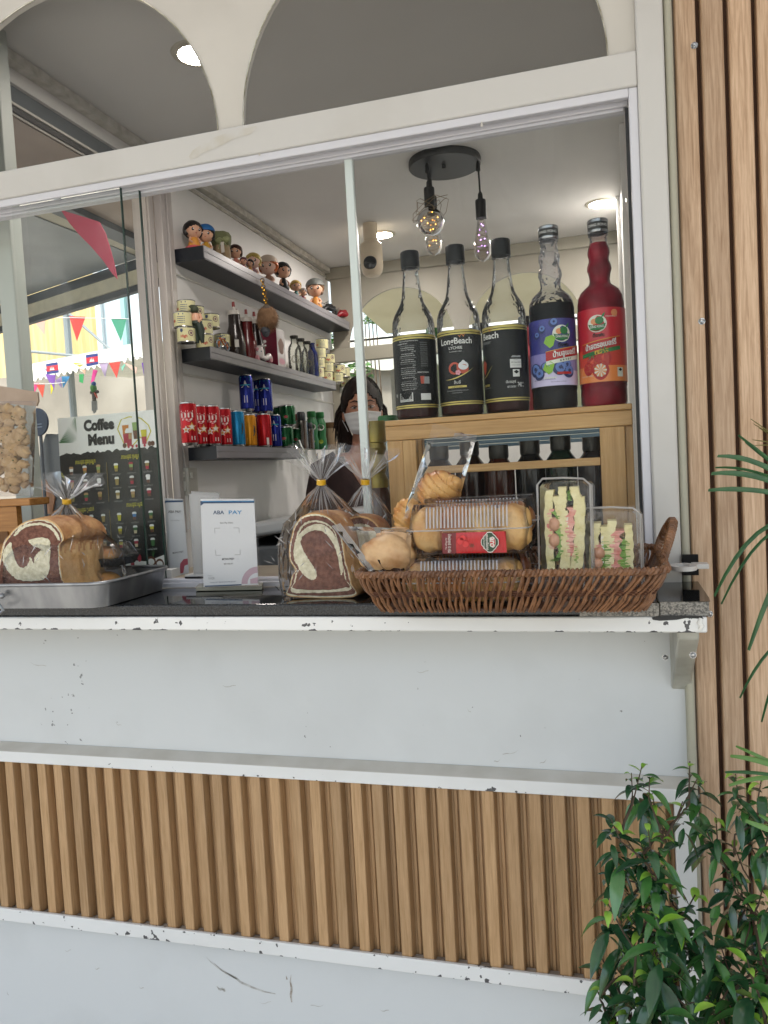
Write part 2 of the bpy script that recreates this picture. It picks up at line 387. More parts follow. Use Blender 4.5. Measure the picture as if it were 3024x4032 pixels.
# stains on the header: dried water mark
b = MB()
STN = mat('dried_stain', '#bab5aa', .5, c2='#c1bfbb', ns=26, lo=.35, hi=.55)
pts = [PY(u, v, 1.3464) for u, v in ((408, 338), (416, 325), (452, 300), (500, 284), (552, 272), (556, 277), (540, 290), (505, 300), (470, 318), (440, 330), (425, 341), (412, 345))]
b.poly(pts); ko(b, 'dried_stain', STN)
# window panes
pane = lambda x0, x1, y, nm='window_pane': ko(MB().box(x0, x1, y, y + .004, 1.2068, 1.9738), nm, GLASS)
pane(-1.14, -.886, 1.3555); pane(-1.12, -.8568, 1.3745)
b = MB(); b.box(-.8860, -.8848, 1.3545, 1.3605, 1.2066, 1.9738); b.box(-.8568, -.8552, 1.3735, 1.3795, 1.2066, 1.972); ko(b, 'glass_edge', GLASSEDGE)
ko(MB().box(-.4200, .0495, 1.390, 1.394, 1.2068, 1.9738), 'window_pane', film('window_glass_smudged', (.975, .985, .98), haze=.006, smudge=.050, rough=.01, blend=.07, bump=0, hazec=(.85, .88, .9)))
b = MB(); b.box(-.4372, -.4215, 1.386, 1.398, 1.2002, 1.9735); ko(b, 'sash_stile', mat('sash_white', '#c6cfcc', .3), bevel=.002)
# posts, left side wall (open hatch between y 1.40 and 2.25), jamb
POSTM = mat('left_post_grey', '#a9b0aa', .5)
b = MB(); b.box(-1.305, -1.262, 1.49, 1.53, 1.19, 2.62); ko(b, 'left_post', POSTM, bevel=.003)
# solid wall parts of the left side
b = MB(); b.box(-1.36, -1.33, 2.30, 3.83, .1, 2.45); b.box(-1.36, -1.33, 1.40, 2.30, .1, 1.24); b.box(-1.36, -1.33, 1.40, 2.30, 2.372, 2.45); ko(b, 'side_wall', INWALL); b = MB(); b.box(-1.365, -1.34, 1.40, 2.30, 2.334, 2.3715); ko(b, 'hatch_track', mat('hatch_track_steel', '#5f676b', .4, metal=.5)); ko(MB().box(-1.345, -1.3395, 1.40, 2.30, 2.328, 2.3335).box(-1.358, -1.354, 1.40, 2.30, 2.312, 2.316), 'track_lip', mat('lip_white', '#c9c6bc', .4)); ko(MB().box(-1.365, -1.346, 1.40, 2.30, 2.3165, 2.3275), 'track_dark_strip', mat('track_dark', '#3a3a38', .6))  # last box is a dark grey strip under the hatch track
b = MB()
b.box(-1.328, -1.300, 1.40, 3.79, 2.405, 2.429); b.box(-1.329, -1.3215, 2.3, 3.79, 2.385, 2.395)
ko(b, 'ceiling_cornice', mat('cornice_white', '#c4c1b8', .5, c2='#a5a196', ns=30))
b = MB(); b.box(-1.345, -1.318, 2.235, 2.262, 1.23, 2.40); b.box(-1.352, -1.345, 2.205, 2.235, 1.24, 2.40); b.box(-1.336, -1.312, 2.264, 2.292, 1.40, 2.40); b.box(-1.40, -1.352, 2.20, 2.24, 1.24, 2.35); ko(b, 'hatch_jamb', mat('jamb_paint', '#bdb7b0', .4, c2='#a29d9b', ns=14, stretch=(1, 1, .15)), bevel=.002)
b = MB()
for z0 in (2.075, 1.75):
    P = [(-1.326, 2.30 + i * .1, z0) for i in range(16)]; b.tube(P, .004, 6)
ko(b, 'wall_bead', mat('bead_white', '#d0cec6', .4))
# ceiling, floor, right wall
ko(MB().box(-1.36, .13, 1.40, 3.83, 2.431, 2.47), 'ceiling', CEIL)
ko(MB().box(-1.36, .13, 1.40, 3.83, .10, .14), 'floor', CONC)
b = MB(); b.box(.095, .12, 1.44, 3.83, .1, 2.43); ko(b, 'right_wall', INWALL)
ko(MB().box(.080, .0945, 2.6, 2.63, 1.2, 2.43), 'wall_batten', INWALL); ko(MB().box(.080, .0945, 3.3, 3.33, 1.2, 2.43), 'wall_batten', INWALL)
# back wall: sill, header, arches, window
b = MB(); b.box(-1.33, .095, 3.80, 3.83, .1, 1.48); ko(b, 'back_wall', INWALL)
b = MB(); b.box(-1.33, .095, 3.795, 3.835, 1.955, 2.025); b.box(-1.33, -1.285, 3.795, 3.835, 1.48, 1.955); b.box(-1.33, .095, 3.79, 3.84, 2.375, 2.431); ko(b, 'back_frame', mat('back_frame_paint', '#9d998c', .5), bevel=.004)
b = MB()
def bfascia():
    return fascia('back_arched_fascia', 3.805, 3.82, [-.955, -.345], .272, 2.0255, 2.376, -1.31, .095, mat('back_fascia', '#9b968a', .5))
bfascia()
b = MB(); b.box(-1.285, .095, 3.812, 3.816, 1.48, 1.955); ko(b, 'back_glass', GLASS)
# roof, and an unseen canopy placed to shade the header and counter
b = MB(); b.box(-2.6, .3, 1.36, 3.95, 2.63, 2.70); ko(b, 'roof', WHITE)

canopy = thing('canopy', (-.5, 0, 2.9), 'off white fabric canopy stretched on a pipe frame above the customers', 'canopy')
b = MB(); n = 14
for i in range(n):
    for j in range(8):
        def q(i, j):
            x = -4 + 8 * i / n; y = -1.7 + 2.9 * j / 8
            return (x, y, 2.80 + .04 * sin(i * 1.7) * sin(pi * j / 8) - .06 * j / 8)
        b.quad(q(i, j), q(i + 1, j), q(i + 1, j + 1), q(i, j + 1))
cf = mat('canopy_fabric', '#cccccb', .9); _n = cf.node_tree; _t = _n.nodes.new('ShaderNodeBsdfTranslucent'); _t.inputs[0].default_value = lin('#c6c6c8'); _m = _n.nodes.new('ShaderNodeMixShader'); _m.inputs[0].default_value = .18
_n.links.new(_n.nodes['Principled BSDF'].outputs[0], _m.inputs[1]); _n.links.new(_t.outputs[0], _m.inputs[2]); _n.links.new(_m.outputs[0], _n.nodes['Material Output'].inputs[0])
b.build('fabric', cf, canopy)
b = MB()
for y in (-1.7, 1.22): b.tube([(-4, y, 2.74), (4, y, 2.74)], .02)
for x in (-4, 4): b.tube([(x, -1.7, 2.74), (x, 1.22, 2.74)], .02)
for x in (-4, 4): b.tube([(x, -1.7, 0), (x, -1.7, 2.74)], .025)
b.build('pipe_frame', mat('galvanised', '#8a8c8c', .4, metal=.8), canopy)

# scuffs and stains on the lower panel, dried drips on the header
SCF = mat('scuff_grey', '#9c9a95', .7, c2='#b7b7b4', ns=90, lo=.4, hi=.6); SCB = mat('scuff_brown', '#867a6e', .7, c2='#aaa69f', ns=120, lo=.4, hi=.6)
def mark(pts, m, nm='scuff_mark', y=1.3716, w=.0016):
    P = [PY(u, v, y) for u, v in pts]; b = MB()
    n = len(P)
    for k in range(n - 1):
        f0, f1 = sin(pi * (k + .15) / n), sin(pi * (k + 1.0) / n); nn = (P[k + 1] - P[k]).cross(Vector((0, 1, 0))).normalized()
        b.quad(P[k] - nn * w * f0, P[k + 1] - nn * w * f1, P[k + 1] + nn * w * f1, P[k] + nn * w * f0)
    return ko(b, nm, m)
mark([(445, 2066), (455, 2078), (470, 2090), (490, 2103), (510, 2113), (520, 2122), (545, 2133), (570, 2142), (595, 2147)], SCF, w=.0026)
mark([(462, 2080), (480, 2097), (500, 2108), (512, 2115)], SCB, w=.0012)
mark([(629, 2105), (627, 2120), (630, 2135), (628, 2150), (630, 2165)], SCB, w=.0024); mark([(618, 2108), (620, 2116)], SCB, w=.002)
mark([(468, 2130), (474, 2138), (482, 2136), (486, 2142)], SCF, w=.003); mark([(545, 1785), (556, 1792), (565, 1786)], SCF, w=.001)
for (u, v, l, a) in ((140, 2052, 14, .3), (15, 2140, 22, 1.4), (65, 1430, 40, .5), (480, 1480, 30, .2), (1120, 1620, 40, 2.6), (1080, 1640, 18, 2.4), (1180, 1640, 24, 2.2), (1010, 1530, 20, 1.2), (720, 1900, 0, 0), (300, 2130, 16, .8), (205, 2090, 12, .6), (560, 2165, 26, .1), (700, 2170, 30, 2.9), (820, 2180, 22, .4), (250, 1560, 20, .9), (900, 1450, 26, .1)):
    if l: mark([(u + l * t * cos(a) , v + l * t * sin(a) * .6 + 3 * sin(t * 5)) for t in (0, .25, .5, .75, 1)], SCF, w=.0008)
for (u, v, l) in ((1040, 262, 12), (1180, 195, 8), (560, 330, 6)):
    mark([(u, v), (u + .5, v + l * .5), (u + 1, v + l)], STN, 'dried_stain', 1.3465, .002)
# ------------------------------------------------------------------ granite counter
GR = bpy.data.materials.new('black_granite'); GR.use_nodes = True
def granite(m, base, fleck, rough, thr):
    m.use_nodes = True; nt = m.node_tree; N = nt.nodes; L = nt.links; bs = N['Principled BSDF']; bs.inputs['Roughness'].default_value = rough
    tc = N.new('ShaderNodeTexCoord'); v = N.new('ShaderNodeTexVoronoi'); v.inputs['Scale'].default_value = 260; L.new(tc.outputs['Object'], v.inputs['Vector'])
    nz = N.new('ShaderNodeTexNoise'); nz.inputs['Scale'].default_value = 420; nz.inputs['Detail'].default_value = 3; L.new(tc.outputs['Object'], nz.inputs['Vector'])
    r = N.new('ShaderNodeValToRGB'); r.color_ramp.elements[0].position = thr; r.color_ramp.elements[1].position = thr + .2; r.color_ramp.elements[0].color = lin(base); r.color_ramp.elements[1].color = lin(fleck)
    L.new(nz.outputs[0], r.inputs[0]); L.new(r.outputs[0], bs.inputs['Base Color'])
granite(GR, '#0d0f11', '#2b3033', .055, .5)
GE = bpy.data.materials.new('granite_rough_edge'); granite(GE, '#0f1112', '#2c2f31', .22, .46)
GL = bpy.data.materials.new('granite_grey_edge'); granite(GL, '#55534f', '#97938b', .6, .4)
counter = thing('counter_shelf', (-.5, 1.25, 1.15), 'black granite serving counter on a chipped white steel apron', 'counter')
b = MB(); b.box(-2.4, .0655, 1.168, 1.350, 1.1693, 1.190); b.m = [0, 0, 1, 1, 1, 1]; b.build('granite_slab', [GR, GE], counter, bevel=.003)
b = MB()
P = [(.0665, 1.168), (.1325, 1.168), (.1345, 1.20), (.136, 1.350), (.0665, 1.350)]
b.slab([(x, y, 1.1905) for x, y in P], (0, 0, -.0212), 0, 1); b.build('granite_end_piece', [GR, GL], counter, bevel=.0015)
b = MB(); b.box(-.045, .0655, 1.1655, 1.1678, 1.1697, 1.1885); b.build('worn_edge', GL, counter)
b = MB(); b.box(-2.4, .1290, 1.165, 1.205, 1.1460, 1.1690); b.build('apron', APRON, counter, bevel=.0025)
b = MB(); b.box(-2.4, .1285, 1.205, 1.350, 1.150, 1.168); b.build('underframe', mat('underframe_grey', '#8d9092', .5), counter)
b = MB(); pts = [PY(u, v, 1.1643) for u, v in ((1408, 1334), (1424, 1330), (1496, 1330), (1516, 1331), (1520, 1337), (1500, 1336), (1482, 1335), (1462, 1339), (1425, 1341), (1410, 1339))]
b.slab(pts, (0, .0012, 0)); b.build('black_sealant', mat('black_sealant', '#101112', .5), counter)
b = MB(); b.tube([PY(1514, 1335, 1.1645), PY(1511, 1345, 1.1637), PY(1516, 1352, 1.1637), PY(1512, 1360, 1.1645)], [.0025, .004, .0035, .003], 8)
b.build('silicone_bead', mat('silicone', '#e0dfda', .25), counter)
# triangular bracket
b = MB()
b.hexa([(.092, 1.205, 1.149), (.122, 1.205, 1.149), (.122, 1.371, 1.149), (.092, 1.371, 1.149), (.092, 1.205, 1.128), (.122, 1.205, 1.128), (.122, 1.371, 1.005), (.092, 1.371, 1.005)][::-1][::1])
b.build('bracket', mat('bracket_paint', '#b3b2a8', .4, c2='#8d8c82', ns=12), counter, bevel=.003)
def screw(p, r=.0045, nrm=(0, -1, 0), parent=None):
    b = MB(); b.lathe([(0, .0016), (r * .45, .0018), (r * .8, .0010), (r, 0), (r * 1.25, 0), (r * 1.25, -.0003)], c=p, n=18, axis=nrm)
    q = Vector(p) + Vector(nrm) * .0019
    b2 = MB()
    return b.build('screw', mat('zinc_screw', '#c9cacb', .25, metal=.9, c2='#6e7072', ns=300), parent)
for u, v, y in ((1437, 1420, 1.3715), (1497, 1415, 1.214)): screw(PY(u, v, y), .004, parent=counter)
# padlock hasp rings on the post
hasp = thing('hasp_ring', PY(1475, 1226, 1.30), 'white painted steel hasp ring sticking out of the corner post above the counter', 'hasp')
b = MB(); c = PZ(1476, 1226, 1.222)
outer = [(c.x + .020 * cos(a), c.y + .026 * sin(a)) for a in [2 * pi * k / 28 for k in range(28)]]
inner = [(c.x + .010 * cos(a), c.y + .013 * sin(a)) for a in [2 * pi * k / 28 for k in range(28)]]
vs = [(x, y, 1.226) for x, y in outer] + [(x, y, 1.226) for x, y in inner] + [(x, y, 1.219) for x, y in outer] + [(x, y, 1.219) for x, y in inner]
fs = []
for k in range(28):
    j = (k + 1) % 28
    fs += [(k, j, 28 + j, 28 + k), (56 + k, 84 + k, 84 + j, 56 + j), (k, 56 + k, 56 + j, j), (28 + k, 28 + j, 84 + j, 84 + k)]
b.add(vs, fs, 0, True); b.build('ring', WHITE, hasp, angle=60)
b = MB(); b.box(c.x + .014, c.x + .038, c.y + .004, c.y + .030, 1.2185, 1.2262); b.build('tang', WHITE, hasp, bevel=.001)
b = MB(); b.box(.1135, .1375, 1.335, 1.3445, 1.203, 1.236); b.build('slot', mat('cut_hole', '#0b0b0b', .9), hasp)

# ------------------------------------------------------------------ tall slatted wall on the right
wall = thing('slatted_wall', (.6, 1.4, 0), 'tall oak slatted cladding wall to the right of the kiosk post', 'wall')
b = MB(); b.box(.130, 1.6, 1.394, 1.44, 0, 3.2, 1)
x = .1305
while x < 1.3:
    b.hexa([(x, 1.372, 0), (x + .0325, 1.372, 0), (x + .0345, 1.3938, 0), (x - .0005, 1.3938, 0), (x, 1.372, 3.2), (x + .0325, 1.372, 3.2), (x + .0345, 1.3938, 3.2), (x - .0005, 1.3938, 3.2)], 0)
    x += .0405
b.build('slat_cladding', [WOODB, mat('slat_gap', '#5c4130', .8)], wall, bevel=.0035, seg=2)
for u, v in ((1500, 98), (1516, 694), (1533, 1326), (1549, 1926)):
    screw(PY(u, v, 1.3705), .0042, parent=wall)

# ------------------------------------------------------------------ neighbour's low roof seen through the left panes
soffit = thing('neighbour_roof', (-2.2, 2.4, 2.31), 'low neighbouring roof with marbled and grey soffit and dark beam, outside at upper left', 'roof')
MB().box(-1.62, -1.362, 1.25, 3.3, 2.310, 2.325).build('marbled_soffit', mat('marbled_board', '#8d7c6e', .5, c2='#b3a294', ns=2.6, stretch=(1, .45, 1), lo=.40, hi=.60, detail=9), soffit)
MB().box(-1.695, -1.6205, 1.25, 3.3, 2.288, 2.325).build('dark_beam', mat('dark_beam', '#4c5358', .5), soffit)
MB().slab([(-1.6955, 1.25, 2.305), (-1.6955, 3.3, 2.305), (-1.75, 3.3, 2.305), (-1.83, 1.25, 2.305)], (0, 0, .015)).build('beige_board', mat('soffit_beige', '#b0aa97', .6, c2='#a39d8b', ns=5), soffit)
MB().slab([(-1.832, 1.2, 2.301), (-1.765, 2.80, 2.301), (-2.65, 3.14, 2.301), (-4.4, 3.81, 2.301), (-4.4, 1.2, 2.301)], (0, 0, .015)).build('grey_soffit', mat('soffit_grey', '#8b9092', .5, c2='#7d8284', ns=4), soffit)
for z0, z1, nm, mm, o_ in ((2.262, 2.300, 'dark_trim', mat('roof_dark_edge', '#33393d', .6), 0), (2.205, 2.2615, 'gutter', mat('roof_gutter_beige', '#a8a38f', .5, c2='#b9b49d', ns=20), .004), (2.180, 2.2045, 'dark_trim', MATS['roof_dark_edge'], .012)):
    MB().hexa([(-4.4, 3.815 + o_, z0), (-1.55, 2.72 + o_, z0), (-1.55, 2.75 + o_, z0), (-4.4, 3.845 + o_, z0), (-4.4, 3.815 + o_, z1), (-1.55, 2.72 + o_, z1), (-1.55, 2.75 + o_, z1), (-4.4, 3.845 + o_, z1)]).build(nm, mm, soffit)

# ================================================================== YARD BEHIND AND TO THE LEFT
ysh = thing('yellow_shed', (-5.6, 7.2, 0), 'yellow corrugated metal shed across the yard behind the bunting', 'shed')
YEL = mat('yellow_corrugated', '#d8c592', .5, c2='#c2a86c', ns=6, stretch=(3, 3, .15))
b = MB(); x = -9.5; k = 0
while x < -5.05:
    b.quad((x, 7.2 + .03 * (k % 2), 1.9), (x + .07, 7.2 + .03 * ((k + 1) % 2), 1.9), (x + .07, 7.2 + .03 * ((k + 1) % 2), 5.5), (x, 7.2 + .03 * (k % 2), 5.5)); x += .07; k += 1
b.build('corrugated_wall', YEL, ysh)
b = MB(); b.box(-5.05, -1.9, 7.17, 7.26, 2.6, 5.5); b.box(-5.05, -4.99, 7.12, 7.168, 2.6, 5.5, 1); b.box(-4.75, -4.70, 7.12, 7.168, 2.6, 5.5, 2)
b.build('white_sheet', [mat('pale_blue_sheet', '#b9c6cc', .5), mat('sheet_rib', '#d8dcdc', .5), mat('teal_rib', '#8fb9b4', .5)], ysh)
b = MB(); b.box(-9.5, -1.9, 7.10, 7.30, 0, 2.62); b.build('rendered_wall', mat('rendered_wall', '#a39c8e', .8, c2='#857e72', ns=1.5, detail=8), ysh)
sc = thing('steel_pole', (-4.6, 6.2, 0), 'grey steel pole with a diagonal brace in front of the yellow shed', 'pole')
b = MB(); a = PY(140, 640, 5.6); c = PY(152, 812, 5.6); b.tube([(a.x, 5.6, 0), (a.x, 5.6, 4.4)], .028); b.build('upright', mat('grey_pole', '#7e8688', .5), sc)
b = MB(); b.tube([PY(143, 672, 5.58), PY(246, 762, 5.58)], .012); b.tube([PY(40, 757, 5.58), PY(180, 770, 5.58)], .012); b.build('brace', MATS['grey_pole'], sc)
# scalloped white awning
aw = thing('scalloped_awning', (-3.8, 5.0, 0), 'white scalloped awning running across the yard under the bunting flags', 'awning')
AWM = mat('awning_white', '#dcdccf', .8, c2='#c8c8bc', ns=5)
b = MB(); A0, A1 = PY(20, 800, 5.0), PY(330, 738, 5.0); B0, B1 = PY(20, 826, 4.95), PY(330, 760, 4.95)
n = 90; top = [A0.lerp(A1, i / n) for i in range(n + 1)]; bot = [B0.lerp(B1, i / n) - Vector((0, 0, .035 * abs(sin(i * pi / 3.75)))) for i in range(n + 1)]
for i in range(n): b.quad(top[i], bot[i], bot[i + 1], top[i + 1]); b.quad(top[i] + Vector((0, .01, 0)), top[i + 1] + Vector((0, .01, 0)), bot[i + 1] + Vector((0, .01, 0)), bot[i] + Vector((0, .01, 0)))
b.build('valance', AWM, aw)
b = MB(); b.hexa([A0, A1, A1 + Vector((0, 1.6, .10)), A0 + Vector((0, 1.6, .10)), A0 + Vector((0, 0, .015)), A1 + Vector((0, 0, .015)), A1 + Vector((0, 1.6, .12)), A0 + Vector((0, 1.6, .12))]); b.build('awning_top', AWM, aw)
# bunting: three strings of pennants, and small red and blue flags
def cloth(c): return mat('cloth_' + c.lstrip('#'), c, .8)
def bunting(label, pts, y, items, sag=.06):
    t = thing('bunting', PY(*pts[0], y), label, 'bunting', 'bunting strings over the yard')
    a, c = PY(*pts[0], y), PY(*pts[1], y)
    line = [a.lerp(c, k / 12) - Vector((0, 0, sag * 4 * (k / 12) * (1 - k / 12))) for k in range(13)]
    MB().tube(line, .0025, 5).build('cord', mat('white_cord', '#c9c9c4', .7), t)
    for (poly, colr) in items:
        b = MB(); p = [PY(*q, y) for q in poly]; b.slab(p, (0, .002, 0)); b.build('pennant', cloth(colr), t)
def tri(u, v, w, h, dx=0): return [(u, v), (u + w, v + rnd.uniform(-1, 1)), (u + w * .5 + dx, v + h)]
bunting('bunting string with pale pink, red and green pennants high before the yellow shed', ((30, 684), (330, 690)), 4.2,
        [([(66, 684), (98, 681), (96, 724)], '#d9a593'), ([(149, 683), (184.5, 684), (166, 737)], '#c83a32'), ([(239, 687), (273, 688), (261, 737)], '#3c8f70')], .0)
bunting('sagging bunting string with purple, pink, blue and green pennants above the rendered wall', ((30, 790), (330, 770)), 4.0,
        [([(88, 788), (104, 806), (112, 806), (97, 796)], '#3b6ea8'), ([(97, 808), (120, 810), (116, 843)], '#7b4fa8'), ([(119, 822), (132, 814), (133, 838)], '#a58fc0'), ([(133, 813), (151, 813), (136, 838)], '#3a86b8'),
         ([(155, 783), (184, 786), (172, 793)], '#c9c020'), ([(170, 795), (184, 799), (184, 808)], '#d8a088'), ([(171, 808), (181, 808), (179, 828), (171, 825)], '#2f9050'), ([(201, 798), (211, 800), (203, 823), (196, 827)], '#c2337f'),
         ([(212, 782), (234, 782), (227, 815)], '#b9a8c8'), ([(235, 784), (260, 781), (252, 817)], '#cc3f34'), ([(262, 792), (272, 784), (264, 802)], '#78bda5'), ([(264, 781), (296, 794), (294, 807)], '#d6b3a4'), ([(306, 784), (312, 782), (311, 812)], '#6a3fa0')], .02)
bunting('lowest bunting end with a magenta and a red pennant beside the left post', ((40, 826), (140, 826)), 3.9,
        [([(61, 829), (84, 827), (74, 850), (66, 848)], '#cc4077'), ([(79, 831), (97, 828), (92, 859)], '#cf4a38'), ([(109, 826), (115, 839), (110, 852)], '#d8c828')], .01)
def flag(corners, y, label):
    t = thing('small_flag', PY(*corners[0], y), label, 'flag', 'small national flags')
    a, b_, c, d = [PY(*q, y) for q in corners]
    def row(t0, t1, nm, m):
        MB().slab([a.lerp(d, t0), b_.lerp(c, t0), b_.lerp(c, t1), a.lerp(d, t1)], (0, .002, 0)).build(nm, m, t)
    row(0, .25, 'blue_stripe', cloth('#27367a')); row(.25, .75, 'red_band', cloth('#c22a3c')); row(.75, 1, 'blue_stripe', cloth('#27367a'))
    ctr = (a + b_ + c + d) / 4; w = (b_ - a).length * .13
    bb = MB(); 
    for k, (dx, hh) in enumerate(((-.9, .6), (0, 1), (.9, .6))): bb.slab([ctr + Vector((dx * w - w * .35, -.001, -w * .6)), ctr + Vector((dx * w + w * .35, -.001, -w * .6)), ctr + Vector((dx * w, -.001, w * (.2 + hh)))], (0, -.001, 0))
    bb.slab([ctr + Vector((-1.5 * w, -.001, -w)), ctr + Vector((1.5 * w, -.001, -w)), ctr + Vector((1.5 * w, -.001, -w * .6)), ctr + Vector((-1.5 * w, -.001, -w * .6))], (0, -.001, 0)); bb.build('temple_emblem', cloth('#e6e2da'), t)
flag([(99, 786), (124, 782), (127, 805), (101, 809)], 3.95, 'small blue and red flag with white temple, left one, over purple pennant')
flag([(185, 767), (211, 763), (212, 787), (187, 792)], 3.95, 'small blue and red flag with white temple, right one, beside lilac pennant')
solo(MB().slab([PY(u, v, 1.9) for u, v in ((129, 450), (140, 456), (160, 462), (214, 479), (227, 503), (237, 535), (246, 568), (253, 603), (240, 588), (222, 562), (196, 532), (172, 508), (150, 482))], (0, .003, 0)), 'pennant', mat('faded_pink_cloth', '#a8485c', .8), 'large faded crimson pennant hanging slanted behind the left window pane', 'pennant')
# wind chime with a coloured bird
ch = thing('wind_chime', PY(203, 880, 3.4), 'small wind chime with a painted bird on a dark perch', 'wind chime')
MB().tube([PY(196, 848, 3.4), PY(212, 846, 3.4)], .008, 8).tube([PY(202, 846, 3.4), PY(204, 866, 3.4)], .01, 8).build('perch', mat('perch_brown', '#3c352f', .7), ch)
p = PY(202, 839, 3.4)
b = MB(); b.ball(p, (.016, .018, .024), 14, 8, 0); b.ball(p + Vector((.006, -.004, .022)), .012, 12, 8, 1); b.tube([p + Vector((0, 0, -.01)), p + Vector((.018, .0, -.05))], [.01, .003], 8, 2); b.build('bird', [mat('bird_green', '#3f7a35', .5), mat('bird_blue', '#27508a', .5), mat('bird_red', '#b04a35', .5)], ch)
b = MB()
for k, (u, v0, v1) in enumerate(((199, 866, 888), (202, 866, 893), (205, 866, 891), (208, 866, 886))): b.tube([PY(u, v0, 3.4), PY(u + 1, v1, 3.4)], .004, 6)
b.build('chime_tubes', mat('galvanised', '#8a8c8c', .4, metal=.8), ch)
# things directly behind the kiosk
hs = thing('cream_house', (-1, 8.5, 0), 'cream rendered house wall with a blue slatted window behind the kiosk', 'house')
b = MB(); b.box(-1.9, 4, 8.5, 8.6, 1.95, 2.75); b.build('wall', mat('cream_render', '#c9c8a6', .8, c2='#bcb996', ns=2), hs)
b = MB(); b.box(-6, 4, 8.49, 8.6, 1.80, 1.95); b.build('ledge', mat('grey_ledge', '#9b9a92', .7), hs)
b = MB()
for k in range(8): b.box(-6, 4, 8.47 + .02 * (k % 2), 8.52, 1.44 + k * .045, 1.48 + k * .045)
b.build('shutter', mat('blue_grey_shutter', '#4b6272', .5), hs)
b = MB(); b.box(-6, 4, 8.45, 8.6, .9, 1.44); b.build('blue_wall', mat('light_blue_wall', '#5f9cc9', .5, c2='#79b0d4', ns=3), hs)
b = MB()
for k in range(20): b.box(-6 + k * .5, -5.9 + k * .5, 8.44, 8.449, .9, 1.44)
b.build('blue_slat', mat('pale_blue_slat', '#a7c6dc', .5), hs)
yc = thing('yard_awning', (-.6, 5, 2.3), 'cream fabric awning behind the rear arches of the kiosk', 'awning')
b = MB(); b.hexa([(-1.7, 4.2, 2.72), (2.2, 4.2, 2.72), (2.2, 6.3, 2.52), (-1.7, 6.3, 2.52), (-1.7, 4.2, 2.74), (2.2, 4.2, 2.74), (2.2, 6.3, 2.54), (-1.7, 6.3, 2.54)]); b.build('fabric', mat('cream_awning', '#cfc7a8', .8, c2='#c4bb9a', ns=3), yc)
b = MB(); n = 60
for i in range(n):
    x0 = -2.6 + 4.8 * i / n; x1 = -2.6 + 4.8 * (i + 1) / n; z = lambda k: 2.34 - .03 * abs(sin(k * .9))
    b.quad((x0, 7.0, z(i)), (x1, 7.0, z(i + 1)), (x1, 7.0, 2.62), (x0, 7.0, 2.62))
b.hexa([(-2.6, 7.0, 2.6), (2.2, 7.0, 2.6), (2.2, 8.4, 2.95), (-2.6, 8.4, 2.95), (-2.6, 7.0, 2.62), (2.2, 7.0, 2.62), (2.2, 8.4, 2.97), (-2.6, 8.4, 2.97)]); b.build('far_valance', AWM, yc)
def leaf_cloud(c, r, nleaf, size, seed=1, flat=1.0):
    R = random.Random(seed); b = MB()
    for k in range(nleaf):
        while True:
            d = Vector((R.uniform(-1, 1), R.uniform(-1, 1), R.uniform(-1, 1)))
            if .2 < d.length < 1: break
        p = Vector(c) + Vector((d.x * r[0], d.y * r[1], d.z * r[2])); q = Matrix.Rotation(R.uniform(0, 6.28), 3, 'Z') @ Matrix.Rotation(R.uniform(-1, 1), 3, 'X')
        s = size * R.uniform(.7, 1.3)
        pts = [(-s * .5, 0, 0), (-s * .25, s * .22, .1 * s), (s * .15, s * .24, .1 * s), (s * .55, 0, 0), (s * .15, -s * .24, .1 * s), (-s * .25, -s * .22, .1 * s)]
        b.add([p + q @ Vector(t) for t in pts], [(0, 1, 2, 3), (0, 3, 4, 5)], R.choice((0, 0, 1)))
    return b
LG1 = mat('leaf_green_far', '#4b7a34', .6); LG2 = mat('leaf_green_far_light', '#8aa86a', .6)
def bush(label, c, r, n, size, seed, grp=None):
    t = thing('potted_bush', (c[0], c[1], 0), label, 'plant', grp)
    leaf_cloud(c, r, n, size, seed).build('foliage', [LG1, LG2], t)
    b = MB()
    for k in range(4): b.tube([(c[0] + .02 * k, c[1], 0), (c[0] - .05 + .04 * k, c[1], c[2] * .6), (c[0] + (k - 1.5) * r[0] * .4, c[1], c[2] + r[2] * .3)], [.012, .009, .004], 6)
    b.build('stem', mat('bark', '#5a4a38', .8), t)
c = PY(773, 806, 6.0); bush('small leafy bush right behind the woman beyond the rear window', c, (.13, .12, .13), 110, .055, 3)
c = PY(712, 742, 6.0); bush('round green bush by the top shelf end beyond the rear window', c, (.07, .1, .10), 90, .05, 4)
c = PY(800, 690, 6.4); bush('green leaves beside the security camera beyond the rear window', c, (.08, .1, .05), 50, .05, 5)

# ================================================================== INSIDE THE KIOSK
LEDM = mat('lamp_diffuser', '#fdf4ec', .5, emit=135)
RIMM = mat('lamp_rim', '#b9b3a2', .4)
first = None
for k, (x, y, lab) in enumerate(((-.906, 3.365, 'round recessed ceiling downlight beside the dome camera'), (.019, 3.362, 'round recessed ceiling downlight above the red strawberry syrup'), (-.914, 1.764, 'round recessed ceiling downlight seen through the left arch'))):
    if first is None:
        t = thing('downlight', (0, 0, 0), lab, 'downlight', 'recessed ceiling downlights', absolute=False)
        MB().lathe([(.043, -.001), (.046, -.006), (.060, -.003), (.062, .0005)], n=40).build('rim', RIMM, t)
        MB().lathe([(0, -.0015), (.044, -.0015)], n=36).build('diffuser', LEDM, t); first = t
        place(t, False, (x, y, 2.4305), lab)
    else: place(first, True, (x, y, 2.4305), lab)
